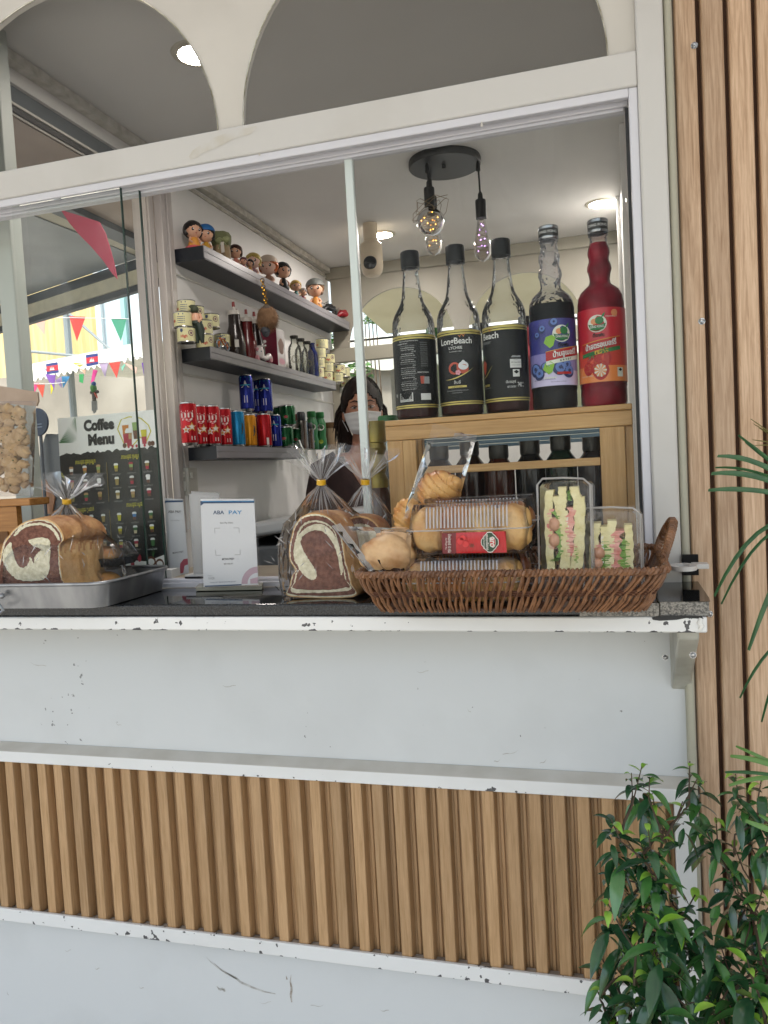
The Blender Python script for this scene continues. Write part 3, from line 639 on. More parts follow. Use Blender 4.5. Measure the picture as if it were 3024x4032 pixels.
# pendant lamp
pc = Vector((-.4835, 2.66, 2.43))
pl = thing('pendant_lamp', pc, 'black round ceiling canopy with three cord pendants holding fairy light bulbs', 'pendant lamp')
BLK = mat('matt_black_metal', '#131415', .45, spec=.4)
MB().lathe([(0, .001), (.120, .001), (.122, -.004), (.122, -.020), (.119, -.024), (0, -.024)], c=pc, n=56).build('canopy_plate', BLK, pl, angle=40)
MB().lathe([(0, -.036), (.006, -.036), (.0075, -.034), (.0075, -.024)], c=pc + Vector((0, -.02, 0)), n=16).build('centre_knob', BLK, pl)
BULB = film('bulb_glass', (.93, .90, .86), haze=.03, rough=.02, blend=.28, bump=0)
def pendant(u, v0, vs, vb, y, r, long, dots, col_):
    top = PY(u, v0, y); top.z = 2.406; s = PY(u + 3, vs, y); x = top.x
    MB().tube([(x, y, 2.406), (x + .002, y, (2.406 + s.z) / 2), (x + .003, y, s.z)], .0032, 8).lathe([(.0032, .03), (.007, .022), (.0075, 0)], c=(x, y, 2.376), n=12).build('cord', BLK, pl)
    z = s.z
    MB().lathe([(.003, .028), (.008, .018), (.009, 0), (.017, -.001), (.018, -.006), (.018, -.062), (0, -.062)], c=(x + .003, y, z), n=24).build('socket', BLK, pl, angle=40)
    c = Vector((x + .003, y, z - .060))
    if long: prof = [(.012, 0), (.014, -.012), (.019, -.04), (.026, -.075), (.0295, -.10), (.027, -.122), (.018, -.136), (.006, -.142), (.002, -.145)]
    else: prof = [(.013, 0), (.015, -.006)] + [(r * sin(pi * k / 12), -.008 - r + r * cos(pi * k / 12) + .004) for k in range(4, 13)]
    bu = MB().lathe(prof, c=c, n=30).build('bulb', BULB, pl)
    R = random.Random(int(u)); P = []
    H = .11 if long else 1.9 * r
    for k in range(46):
        a = k * .9; t = k / 45; rr = (.010 + .014 * t if long else .75 * r * sin(pi * min(.95, t + .05))) * R.uniform(.6, 1)
        P.append(c + Vector((rr * cos(a), rr * sin(a), -.012 - H * t)))
    MB().tube(P, .0006, 4).build('filament_wire', mat('copper_wire', '#7c6a4d', .4, metal=.6), bu if False else pl)
    b = MB()
    for k in range(2, 46, 4): b.ball(P[k], .0014, 8, 6)
    b.build('fairy_light', mat('led_' + col_, '#ffb44a' if col_ == 'amber' else '#c08cff', .5, emit=7), pl)
pendant(920, 312, 406, 0, 2.60, .047, False, 0, 'amber')
pendant(927, 360, 425, 0, 2.74, .040, True, 0, 'amber')
pendant(1032, 350, 432, 0, 2.655, .03, True, 0, 'violet')
R = random.Random(5); P = []
c = PY(929, 452, 2.60)
for k in range(34):
    a = k * .75; P.append(c + Vector((.058 * cos(a) * R.uniform(.6, 1.2), .03 * sin(a), .035 * sin(a * 1.3 + 1))))
MB().tube(P, .0009, 5).build('fairy_wire', MATS['copper_wire'], pl)
# dome camera
dc = PY(803, 560, 3.2)
sc_ = thing('security_camera', dc, 'white dome security camera hanging from the ceiling beside the window stile', 'camera')
MB().lathe([(.0, 2.43 - dc.z), (.030, 2.43 - dc.z), (.030, .075), (.045, .06), (.047, .03), (.047, -.03), (.042, -.055), (.030, -.07), (0, -.076)], c=dc, n=36).build('housing', mat('camera_white', '#d9c9b0', .35), sc_)
MB().lathe([(0, -.052), (.018, -.050), (.026, -.047), (.029, -.040)], c=dc + Vector((.003, 0, -.022)), n=24, axis=(0, 1, 0.05)).build('lens_face', mat('camera_black', '#0c0d10', .1), sc_)

# ---- wall shelves
SHB = mat('shelf_black', '#10161f', .45); SHG = mat('shelf_grey_laminate', '#64625f', .35, c2='#55534f', ns=9); SHU = mat('shelf_underside', '#8f8c84', .5)
def shelf(z, y1, lab):
    t = thing('wall_shelf', (-1.27, 2.31, z), lab, 'shelf', 'long wall shelves on the left wall')
    b = MB(); b.box(-1.3295, -1.2175, 2.312, y1, z - .038, z, 0); b.m = [1, 0, 0, 0, 0, 0]; b.build('board', [SHG, SHU], t)
    MB().box(-1.3293, -1.2175, 2.305, 2.3118, z - .039, z).box(-1.3295, -1.2155, 2.3055, y1, z - .0425, z - .0388).build('end_cap', SHB, t)
    MB().box(-1.2173, -1.2145, 2.3055, y1, z - .0180, z + .0005).box(-1.2173, -1.2150, 2.3055, y1, z - .0385, z - .0192).build('front_edging', mat('shelf_edging', '#77757a', .3), t)
shelf(2.151, 3.79, 'topmost grey wall shelf with black end, carrying the toy figures')
shelf(1.829, 3.53, 'middle grey wall shelf with black end, carrying tins and sauce bottles')
shelf(1.507, 3.05, 'lowest grey wall shelf with black end, carrying the drink cans')
def sp(u, v, z, x=-1.262):
    p = PX(u, v, x); return Vector((x, p.y, z))

# ---- toys on the top shelf (plain generic figures)
SK = mat('toy_skin', '#c79a80', .45); SK2 = mat('toy_skin_pale', '#d9b3a2', .45)
def doll(u, v, z, h, lab, hair, body, cap=None, x=-1.262, turn=0, sitting=False, seed=0, skin=SK, bun=False, base=None):
    p = sp(u, v, z, x); t = thing('toy_figure', p, lab, 'toy figure', 'toy figures along the shelves', absolute=False); t.location = p; t.rotation_euler = (0, 0, turn)
    h = h * 1.18; s = h; hr = .29 * s
    HM = mat('toy_' + hair.lstrip('#'), hair, .45); BM_ = mat('toy_' + body.lstrip('#'), body, .5)
    b = MB()
    zb = 0
    if base:
        MB().lathe([(0, 0), (.30 * s, 0), (.33 * s, .05 * s), (.30 * s, .14 * s), (.16 * s, .22 * s), (0, .23 * s)], n=24, fn=lambda r, zz, a: r * (1 + .06 * sin(9 * a))).build('base', mat('toy_' + base.lstrip('#'), base, .5), t); zb = .12 * s
    b.lathe([(0, zb), (.20 * s, zb + .01 * s), (.22 * s, zb + .08 * s), (.16 * s, zb + .25 * s), (.11 * s, zb + .38 * s), (.06 * s, zb + .44 * s), (0, zb + .45 * s)], n=20)
    b.build('body', BM_, t)
    b = MB()
    for sg in (-1, 1): b.tube([(sg * .11 * s, -.02 * s, zb + .36 * s), (sg * .19 * s, -.08 * s, zb + .24 * s), (sg * .12 * s, -.17 * s, zb + .15 * s)], [.045 * s, .04 * s, .035 * s], 8)
    b.build('arm', skin if True else SK, t)
    hz = h - hr * 1.0
    def fh(q, d):
        if d.z < 0: q.x *= 1 + .05 * d.z; q.y *= 1 + .1 * d.z
        if d.y < -.8 and abs(d.z + .15) < .15 and abs(d.x) < .15: q.y -= .03 * s
        return q
    hd = MB().ball((0, 0, hz), (hr * .95, hr * .9, hr * .98), 24, 16, 0, fh).build('head', skin, t)
    b = MB()
    for sg in (-1, 1):
        b.ball((sg * hr * .38, -hr * .80, hz - hr * .05), (hr * .15, hr * .07, hr * .18), 10, 8, 0)
        b.ball((sg * hr * .36, -hr * .86, hz - hr * .02), (hr * .06, hr * .03, hr * .07), 8, 6, 1)
    b.build('eyes', [mat('toy_eye', '#1a1510', .2), mat('toy_eye_white', '#e8e8e8', .3)], hd)
    MB().ball((0, -hr * .80, hz - hr * .45), (hr * .10, hr * .05, hr * .04), 8, 6).build('mouth', mat('toy_lip', '#a83a3c', .4), hd)
    b = MB()
    for sg in (-1, 1): b.ball((sg * hr * .95, 0, hz - hr * .1), (hr * .12, hr * .12, hr * .17), 10, 8)
    b.build('ears', skin, hd)
    R = random.Random(seed)
    def fhair(q, d):
        k = 1 + .05 * sin(d.x * 14 + seed) * (1 - abs(d.z))
        q = q * k
        if d.y < -.30 and d.z < .45 - .5 * abs(d.x): q = q * .80
        if d.z < -.62: q = q * .8
        return q
    b = MB().ball((0, hr * .08, hz + hr * .05), (hr * 1.14, hr * 1.08, hr * 1.12), 36, 24, 0, fhair)
    if bun: b.ball((0, hr * .5, hz + hr * .9), hr * .4, 12, 8)
    b.build('hair', HM, hd)
    if cap:
        MB().ball((0, hr * .05, hz + hr * .35), (hr * 1.16, hr * 1.12, hr * .95), 24, 12, 0, lambda q, d: Vector((q.x, q.y, max(q.z, -hr * .02)))).build('hat', mat('toy_' + cap.lstrip('#'), cap, .6), hd)
    return t
ZT, ZM, ZB = 2.1515, 1.8297, 1.5075
doll(418, 505, ZT, .084, 'bust toy with short dark hair on a coral pink frilled base, first on top shelf', '#14110f', '#c98b3a', base='#c8525c', x=-1.280, turn=.9, seed=1)
doll(445, 515, ZT, .079, 'small black haired toy with a blue hat, second on the top shelf', '#15120f', '#b58b2c', cap='#1d5f9c', x=-1.258, turn=.4, seed=2)
gp = sp(478, 525, ZT, -1.255)
gf = thing('gift_jar', gp, 'kraft jar wrapped in sage green cloth and bow, with a paper tag', 'gift jar')
MB().lathe([(0, 0), (.026, .001), (.031, .02), (.029, .05), (.026, .062), (0, .064)], c=gp, n=24).build('jar', mat('kraft_tan', '#8f7a5c', .7, c2='#a08a6a', ns=30), gf)
MB().lathe([(.031, .052), (.033, .07), (.034, .088), (.027, .099), (.012, .103), (0, .102)], c=gp, n=24, fn=lambda r, z, a: r * (1 + .07 * sin(6 * a + z * 60))).build('cloth_wrap', mat('sage_cloth', '#6f7350', .8), gf)
b = MB()
for sg in (-1, 1): b.ball(gp + Vector((.020 + sg * .013, -.030, .066)), (.015, .006, .010), 12, 8, 0, lambda q, d: q)
b.ball(gp + Vector((.020, -.035, .066)), .005, 8, 6); b.bar(gp + Vector((.019, -.034, .064)), gp + Vector((.007, -.038, .035)), .007, .002); b.bar(gp + Vector((.022, -.034, .064)), gp + Vector((.040, -.034, .038)), .007, .002)
b.build('bow', mat('bow_green', '#8d9268', .5), gf)
MB().bar(gp + Vector((.022, -.0375, .056)), gp + Vector((.024, -.039, .020)), .012, .001, up=(0, 1, 0)).build('paper_tag', mat('paper_white', '#cfc9c2', .7), gf)
doll(508, 540, ZT, .070, 'toy with wavy brown hair in a pink dress beside the wrapped jar', '#3a1d16', '#c77f72', x=-1.252, turn=.3, seed=3)
doll(526, 565, ZT, .040, 'tiny mauve toy lying low before the blonde one', '#6a3f48', '#a8707c', x=-1.240, turn=.2, seed=4)
doll(547, 560, ZT, .082, 'toy with pale yellow hair, left of the knitted hat toy', '#b09a4e', '#a07d84', x=-1.262, turn=.25, bun=False, seed=5, skin=SK2)
doll(578, 560, ZT, .104, 'largest toy with orange hair under a cream knitted hat', '#b35a20', '#8f6d5a', cap='#c3b3a4', x=-1.272, turn=.2, seed=6, skin=SK2)
doll(541, 588, ZT, .040, 'tiny tan toy with black hair below the blonde toy', '#1a1512', '#b98a3c', x=-1.232, turn=.1, seed=7)
doll(612, 600, ZT, .092, 'slim dark toy with long black hair seated near the shelf edge', '#100f10', '#1c2022', x=-1.232, turn=.9, seed=8)
doll(638, 605, ZT, .066, 'blonde toy with a teal body beyond the dark toy', '#a88a3c', '#2c5a58', x=-1.250, turn=.6, seed=9)
doll(655, 640, ZT, .050, 'short grey haired toy with a crimson box body', '#77706c', '#6c2236', x=-1.245, turn=.3, seed=10)
doll(681, 630, ZT, .110, 'tall slim toy with grey cap and tan trousers', '#6b5138', '#a86f2c', cap='#5c5f5c', x=-1.250, turn=.3, seed=11)
# toy vehicles at the far end
def cart(u, v, z, lab, c1, x=-1.245, s=1.0, name='toy_motorbike', cat='toy vehicle', turn=1.2):
    p = sp(u, v, z, x); t = thing(name, p, lab, cat, absolute=False); t.rotation_euler = (0, 0, turn)
    M1 = mat('toyv_' + c1.lstrip('#'), c1, .35)
    b = MB(); b.tube([(-.030 * s, 0, .020 * s), (-.012 * s, 0, .033 * s), (.012 * s, 0, .028 * s), (.032 * s, 0, .034 * s)], [.006 * s, .012 * s, .011 * s, .006 * s], 12); b.ball((.006 * s, 0, .038 * s), (.014 * s, .008 * s, .008 * s), 12, 8); b.build('body', M1, t)
    for sx in (-1, 1):
        w = MB().lathe([(.005 * s, -.003 * s), (.013 * s, -.004 * s), (.016 * s, 0), (.013 * s, .004 * s), (.005 * s, .003 * s)], c=(sx * .031 * s, 0, .016 * s), n=20, axis=(0, 1, 0)); w.build('wheel', mat('toy_tyre', '#161616', .6), t)
    MB().tube([(-.024 * s, -.016 * s, .047 * s), (-.026 * s, 0, .043 * s), (-.024 * s, .016 * s, .047 * s)], .002 * s, 6).build('handlebar', mat('toy_chrome', '#8f8f90', .3, metal=.8), t)
    return t
cart(712, 672, ZT, 'black toy motorbike near the far end of the top shelf', '#15161a', s=1.25)
cart(744, 690, ZT, 'red and black toy motorbike at the far end of the top shelf', '#8c1420', s=1.5, turn=.7)
# fur pompom key charm hanging from the top shelf
pm = sp(577, 675, 1.99, -1.195)
pp = thing('pompom_charm', pm, 'fluffy brown pompom charm on a gold chain hanging off the top shelf', 'pompom charm')
R = random.Random(3); b = MB()
b.ball(pm, (.038, .038, .044), 20, 14)
for k in range(2600):
    d = Vector((R.gauss(0, 1), R.gauss(0, 1), R.gauss(0, 1))).normalized(); s0 = pm + Vector((d.x * .034, d.y * .036, d.z * .044)); e = s0 + d * R.uniform(.007, .016) + Vector((0, 0, -.009)); w = d.cross(Vector((R.random(), R.random(), R.random()))).normalized() * .0006
    b.add([s0 - w, s0 + w, e], [(0, 1, 2)])
b.build('fur', mat('brown_fur', '#b08c6c', .9, c2='#8f6f54', ns=40), pp)
b = MB()
for k, (dx, dz) in enumerate(((-.015, -.052), (.004, -.050), (-.004, -.062))): b.ball(pm + Vector((.0, -.02 + dx, dz)), .0135, 14, 10)
b.build('felt_ball', mat('grey_felt', '#4c4f55', .9), pp)
b = MB()
c0 = pm + Vector((0, -.004, .045))
for k in range(9):
    q = c0 + Vector((-.0008 * k, -.001 * k, .0115 * k)); ax = (1, 0, .2) if k % 2 else (0, 1, .2)
    a = Vector(ax).normalized(); P = [q + Matrix.Rotation(2 * pi * j / 12, 3, a) @ Vector((0, 0, .007)) for j in range(13)]; b.tube(P, .0018, 6)
b.build('gold_chain', mat('gold', '#b88a2c', .2, metal=1), pp)
b = MB(); b.ball(c0 + Vector((.004, -.008, -.012)), (.016, .016, .013), 14, 10); b.build('fur_cap', mat('grey_brown_fur', '#6f625a', .8, c2='#8d7d72', ns=60), pp)

# ---- tins (cream paper label, red word, blue emblem)
TIN = mat('tin_cream_label', '#c9c598', .4); TINM = mat('tin_metal', '#a8a8a4', .25, metal=1); TR = mat('tin_red_print', '#b03028', .5); TBL = mat('tin_blue_print', '#3c4a6c', .5); TP = mat('tin_purple_print', '#6f4a5c', .5)
def mk_tin(back):
    t = thing('milk_tin', (0, 0, 0), 'tin', 'tin', 'cream labelled milk tins', absolute=False); r, h = .0285, .0475
    MB().lathe([(0, .001), (r, .001), (r + .0008, .0), (r + .0008, .002), (r, .003), (r, .0035, 1), (r, h - .0035), (r, h - .002), (r + .0008, h - .001), (r, h), (r - .002, h - .001), (0, h - .001)], n=32, m=0).build('can', [TINM, TIN], t, angle=40)
    def on(a0, z0):
        return lambda x, y: Vector((-(r + .0004) * sin(-x / r + a0) * -1 * -1, -(r + .0004) * cos(-x / r + a0), z0 + y))
    xf = lambda a0, z0, rr=r + .0005: (lambda x, y: Vector((rr * sin(x / rr + a0), -rr * cos(x / rr + a0), z0 + y)))
    b = MB()
    if not back:
        b.text('High', .012, xf(-.25, .018), 0, bold=.03)
        for rr, mm in ((.0095, 2), (.007, 3), (.004, 2)):
            pts = [xf(.55, .028, r + .0005 + .0002 * (10 - rr * 1000) / 5)(rr * cos(a), rr * sin(a)) for a in [2 * pi * k / 16 for k in range(16)]]; b.poly(pts, mm)
        b.poly([xf(-.5, .037)(x, y) for x, y in ((-.005, -.003), (0, -.007), (.005, -.003), (.004, .005), (-.004, .005))], 1)
    else:
        for k in range(4): b.poly([xf(.1, .012 + .006 * k)(x, y) for x, y in ((-.012, 0), (.0, 0), (.012, 0), (.012, .002), (0, .002), (-.012, .002))], 1)
        b.poly([xf(.1, .037)(x, y) for x, y in ((-.008, 0), (.008, 0), (.008, .005), (-.008, .005))], 1)
        b.text('High', .010, xf(-.9, .02), 0, bold=.03)
    b.build('label_print', [TR, TBL, TP, TIN], t); return t
tinA, tinB = mk_tin(False), mk_tin(True)
usedA = usedB = False
def tin(back, u, z, x, lab, turn):
    global usedA, usedB
    p = sp(u, 700, z, x); place(tinB if back else tinA, usedB if back else usedA, p, lab, turn)
    if back: usedB = True
    else: usedA = True
tin(0, 401, ZM, -1.250, 'cream tin at the near front corner of the middle shelf, lowest', .5)
tin(1, 396, ZM + .048, -1.258, 'cream tin with striped side resting second in the nearest stack', .2)
tin(1, 405, ZM + .096, -1.272, 'cream tin behind the green hooded figure, topmost at left', .1)
tin(0, 424, ZM + .096, -1.290, 'cream tin at the very top right behind the green hood', .5)
tin(0, 440, ZM, -1.262, 'cream tin hidden low behind the green trousers', .7)
tin(0, 440, ZM + .048, -1.266, 'cream tin in the middle behind the green figure elbow', .7)
tin(0, 456, ZM + .079, -1.268, 'cream tin with red word High standing above the toy bicycle', .5)
tin(1, 478, ZM + .030, -1.285, 'cream tin with blue square seen behind the toy bicycle', .4)
for k, (u, lv, x, back) in enumerate(((693, 3, -1.25, 1), (687, 2, -1.245, 1), (683, 1, -1.243, 1), (680, 0, -1.24, 0), (706, 2, -1.27, 0), (702, 1, -1.262, 1), (699, 0, -1.255, 0), (718, 1, -1.272, 1), (715, 0, -1.262, 0), (728, .95, -1.235, 0), (722, 0, -1.226, 1), (741, 0, -1.255, 1), (738, .96, -1.25, 1))):
    lab = ['topmost tin of the far stack next to the blue bottle', 'tin third from the bottom of the stack by the blue bottle', 'tin second from the bottom beside the blue bottle', 'lowest tin against the blue bottle', 'small looking top tin of the second far column', 'middle tin of the second far column', 'bottom tin of the second far column', 'upper tin of the third far column', 'bottom tin of the third far column', 'upper tin just above the woman, left one', 'bottom front tin just above the woman', 'last tin at the far end of the middle shelf', 'upper tin at the far end of the middle shelf'][k]
    tin(back, u, ZM + lv * .048, x, 'cream ' + lab, .3 + .15 * (k % 3))
# green hooded figure seen from behind (generic)
p = sp(424, 705, ZM, -1.225)
t = thing('toy_figure', p, 'toy figure in green hood and trousers with bare back, before the tins', 'toy figure', 'toy figures along the shelves')
GRN = mat('toy_dark_green', '#1f2c24', .6); HOOD = mat('toy_hood_green', '#39402e', .7)
MB().lathe([(0, .062), (.015, .062), (.016, .072), (.014, .088), (.009, .094), (0, .096)], c=p, n=20).build('torso', SK, t)
b = MB()
for sg, dx in ((-1, -.006), (1, .004)): b.tube([p + Vector((sg * .006, 0, .066)), p + Vector((sg * .011 + .004, 0, .040)), p + Vector((sg * .008 + .008, 0, .016)), p + Vector((sg * .009 + .010, 0, .001))], [.013, .013, .009, .005], 12)
b.lathe([(.012, .055), (.0175, .060), (.016, .070), (.012, .071)], c=p, n=20); b.build('trousers', GRN, t)
MB().ball(p + Vector((-.002, 0, .106)), (.013, .013, .013), 16, 12).tube([p + Vector((-.004, 0, .112)), p + Vector((-.014, 0, .117)), p + Vector((-.022, 0, .119))], [.010, .006, .001], 10).build('hood', HOOD, t)
b = MB()
for sg in (-1, 1): b.tube([p + Vector((sg * .014, 0, .090)), p + Vector((sg * .021, -.002, .076)), p + Vector((sg * .014, -.010, .064))], [.0055, .005, .004], 8)
b.build('arm', SK, t)
# toy bicycle
p = sp(482, 750, ZM, -1.222)
t = thing('toy_bicycle', p, 'small orange and grey toy bicycle lying before the brown sauce bottle', 'toy bicycle')
OR_ = mat('toy_orange', '#a85a22', .4); GY = mat('toy_grey_blue', '#5c6870', .4)
def wheelring(c, r, w, ax, m, name, par):
    a = Vector(ax).normalized(); s_ = a.cross(Vector((0, 0, 1))).normalized(); P = [Vector(c) + (s_ * cos(2 * pi * j / 24) + a.cross(s_) * sin(2 * pi * j / 24)) * r for j in range(25)]
    return MB().tube(P, w, 8).build(name, m, par)
dy = Vector((.0, 1, 0))
for s_ in (-1, 1):
    c = p + Vector((0, s_ * .030, .017)); wheelring(c, .014, .003, (1, 0, 0), GY, 'wheel', t)
    b = MB()
    for k in range(4): b.tube([c, c + Vector((0, .011 * cos(k * pi / 2), .011 * sin(k * pi / 2)))], .0015, 5)
    b.build('spokes', OR_, t)
MB().tube([p + Vector((0, -.030, .017)), p + Vector((0, -.018, .040)), p + Vector((0, .006, .020)), p + Vector((0, .030, .017)), p + Vector((0, .010, .038)), p + Vector((0, -.018, .038))], .003, 8).build('frame', OR_, t)
MB().tube([p + Vector((-.012, -.018, .046)), p + Vector((0, -.018, .043)), p + Vector((.012, -.018, .046))], .0025, 6).ball(p + Vector((0, .012, .042)), (.005, .009, .003), 10, 6).build('handlebar', GY, t)
# sauce bottles
def sauce(u, x, lab, bodyc, s=1.0):
    p = sp(u, 720, ZM, x); t = thing('sauce_bottle', p, lab, 'sauce bottle', 'squeeze sauce bottles')
    BM_ = mat('sauce_' + bodyc.lstrip('#'), bodyc, .25)
    MB().lathe([(0, 0), (.030 * s, 0), (.033 * s, .006), (.033 * s, .05 * s), (.031 * s, .075 * s), (.022 * s, .108 * s), (.021 * s, .120 * s), (.0205 * s, .150 * s), (0, .150 * s)], c=p, n=28, fn=lambda r, z, a: r * (1 + .05 * cos(2 * a))).build('bottle', BM_, t, angle=50)
    MB().lathe([(.021 * s, .148 * s), (.022 * s, .151 * s), (.021 * s, .163 * s), (.014 * s, .166 * s), (.006 * s, .169 * s), (.005 * s, .180 * s), (0, .180 * s)], c=p, n=24).build('cap', mat('cap_white', '#c2bdb6', .4), t, angle=40)
    MB().lathe([(.0052 * s, .177 * s), (.006 * s, .178 * s), (.0045 * s, .195 * s), (0, .196 * s)], c=p, n=16).build('nozzle', mat('nozzle_red', '#7c1c1c', .4), t)
    b = MB(); rr = .0335 * s
    xf = lambda a0, z0: (lambda X, Y: p + Vector(((rr + .0004) * 1.04 * sin(X / rr + a0), -(rr + .0004) * cos(X / rr + a0), z0 + Y)))
    return t, xf
t, xf = sauce(508, -1.252, 'tall dark brown squeeze bottle with a white label, nearest of the sauces', '#1c1210')
b = MB(); b.add([xf(.55, .03)(x, y) for x, y in ((-.007, 0), (0, 0), (.007, 0), (.007, .027), (0, .027), (-.007, .027))], [(0, 1, 2, 3, 4, 5)], 0)
b.build('label', [mat('label_white', '#b8b6b0', .6), mat('print_grey', '#8c8780', .6)], t)
sauce(513, -1.298, 'dark squeeze bottle half hidden behind the nearest sauce bottle', '#231714')
sauce(534, -1.270, 'dark red squeeze bottle, between two brown ones', '#5c1418')
sauce(551, -1.262, 'dark squeeze bottle partly behind the pompom charm', '#1b1213')
# toy scooter
p = sp(565, 765, ZM, -1.226)
t = thing('toy_scooter', p, 'white toy scooter with pink wheels and round mirrors', 'toy scooter')
WT = mat('toy_white', '#c9c2bf', .3); PK = mat('toy_pink', '#b97f86', .4)
MB().lathe([(0, .012), (.012, .012), (.017, .022), (.016, .040), (.012, .052), (.005, .058), (0, .059)], c=p + Vector((-.002, -.012, 0)), n=22).tube([p + Vector((0, -.010, .018)), p + Vector((.010, .010, .012)), p + Vector((.014, .034, .020)), p + Vector((.013, .040, .030))], [.009, .008, .013, .008], 12).build('body', WT, t)
for dx, dy_, r in ((-.004, -.026, .011), (.018, .038, .013)):
    MB().lathe([(0, -.006), (r, -.005), (r * 1.1, 0), (r, .005), (0, .006)], c=p + Vector((dx, dy_, r)), n=22, axis=(1, 0, 0)).build('wheel', PK, t)
MB().tube([p + Vector((-.026, -.014, .056)), p + Vector((0, -.012, .055)), p + Vector((.026, -.014, .056))], .003, 8).tube([p + Vector((.010, -.012, .056)), p + Vector((.020, -.013, .068))], .0015, 6).tube([p + Vector((-.010, -.012, .056)), p + Vector((-.020, -.013, .068))], .0015, 6).build('handlebar', WT, t)
b = MB()
for sg in (-1, 1): b.lathe([(0, -.0015), (.006, -.001), (.006, .001), (0, .0015)], c=p + Vector((sg * .022, -.014, .071)), n=18, axis=(0, 1, 0))
b.build('mirror', WT, t)
MB().ball(p + Vector((-.004, -.028, .043)), (.007, .005, .007), 12, 8).build('headlight', PK, t)
b = MB()
for sg in (-1, 1): b.ball(p + Vector((sg * .007 + .005, -.027, .034)), (.0022, .002, .003), 8, 6)
b.build('eye_dot', mat('toy_blue', '#27506c', .4), t)
# glossy boxed figure (magenta left face, clear window)
p = sp(590, 745, ZM, -1.262)
t = thing('gift_box', p, 'magenta and white glossy gift box standing before the glass bottles', 'box')
b = MB(); b.box(p.x - .045, p.x + .030, p.y - .03, p.y + .05, ZM, ZM + .155); b.m = [0, 0, 0, 1, 0, 0]; b.build('carton', [mat('magenta_card', '#861a3c', .35), mat('glossy_window', '#a9a4a4', .08, c2='#c9c6c8', ns=14)], t, bevel=.002)
b = MB(); c = p + Vector((.0305, .008, .085))
P = [c + Vector((0.0003, .026 * cos(a) * (1 + .15 * sin(5 * a)), .032 * sin(a))) for a in [2 * pi * k / 26 for k in range(26)]]; b.poly(P, 0)
P = [c + Vector((0.0003, .030 * cos(a), -.060 + .012 * sin(a))) for a in [2 * pi * k / 20 for k in range(20)]]; b.poly(P, 1)
b.build('print', [mat('box_print_brown', '#6d5148', .4), mat('box_print_pink', '#b98a96', .4)], t)
# glass bottles
BG = film('clear_bottle', (.86, .88, .84), haze=.05, rough=.03, blend=.35, bump=.2, bs=60)
first = None
for k, (u, x, lab) in enumerate(((637, -1.236, 'clear glass bottle nearest the gift box'), (651, -1.238, 'clear glass bottle with round embossed crest, second of the row'), (664, -1.242, 'clear glass bottle, third of the row'))):
    if first is None:
        t = thing('glass_bottle', (0, 0, 0), lab, 'bottle', 'stoppered glass bottles', absolute=False)
        MB().lathe([(0, .002), (.026, 0), (.029, .006), (.029, .085), (.025, .105), (.015, .120), (.0135, .142), (.016, .143), (.016, .147)], n=28).build('bottle', BG, t)
        MB().lathe([(.0162, .140), (.0175, .141), (.0175, .150), (0, .151)], n=20).build('cap', mat('dark_cap', '#2c2b28', .3, metal=.5), t)
        b = MB(); 
        for rr in (.016, .0115): b.tube([(.0295 * sin(rr * cos(a) / .029 + .4), -.0295 * cos(rr * cos(a) / .029 + .4), .050 + rr * sin(a)) for a in [2 * pi * j / 28 for j in range(29)]], .0008, 5)
        b.build('embossed_crest', mat('crest_glass', '#6d6c5c', .2), t)
        first = t; place(t, False, sp(u, 765, ZM, x), lab)
    else: place(first, True, sp(u, 765, ZM, x), lab)
p = sp(675, 770, ZM, -1.232); t = thing('glass_bottle', p, 'deep blue glass bottle at the end of the bottle row', 'bottle', 'stoppered glass bottles')
MB().lathe([(0, .002), (.024, 0), (.026, .006), (.026, .085), (.023, .105), (.014, .120), (.013, .142), (.015, .147), (0, .148)], c=p, n=28).build('bottle', mat('blue_glass', '#1c2a6c', .08, c2='#11183c', ns=20), t)

# ---- drink cans on the lowest shelf
CANM = mat('can_metal', '#b5b5b5', .25, metal=1)
def canpaint(n_, c): return mat('can_' + n_, c, .22, metal=.55)
def can(u, x, zz, lab, colr, r=.0265, h=.134, grp='drink cans on the lowest shelf', dec=None, name='drink_can'):
    p = sp(u, 915, ZB + zz, x); t = thing(name, p, lab, 'can', grp)
    MB().lathe([(0, .003, 0), (r * .72, .002, 0), (r * .80, 0, 0), (r * .97, .008, 1), (r, .013, 1), (r, h - .013, 1), (r * .90, h - .005, 0), (r * .90, h - .001, 0), (r * .86, h, 0), (r * .82, h - .004, 0), (0, h - .004, 0)], c=p, n=36).build('body', [CANM, canpaint(*colr)], t, angle=40)
    xf = lambda a0, z0, off=.0004: (lambda X, Y: p + Vector(((r + off) * sin(X / r + a0), -(r + off) * cos(X / r + a0), z0 + Y)))
    if dec: dec(t, xf, r, h)
    return t
def starpoly(xf, s, n=5, inner=.45, rot=0):
    return [xf((s if k % 2 == 0 else s * inner) * sin(pi * k / n + rot), (s if k % 2 == 0 else s * inner) * cos(pi * k / n + rot)) for k in range(2 * n)]
WHP = mat('print_white', '#c9c6c2', .4); GDP = mat('print_gold', '#b8862c', .35)
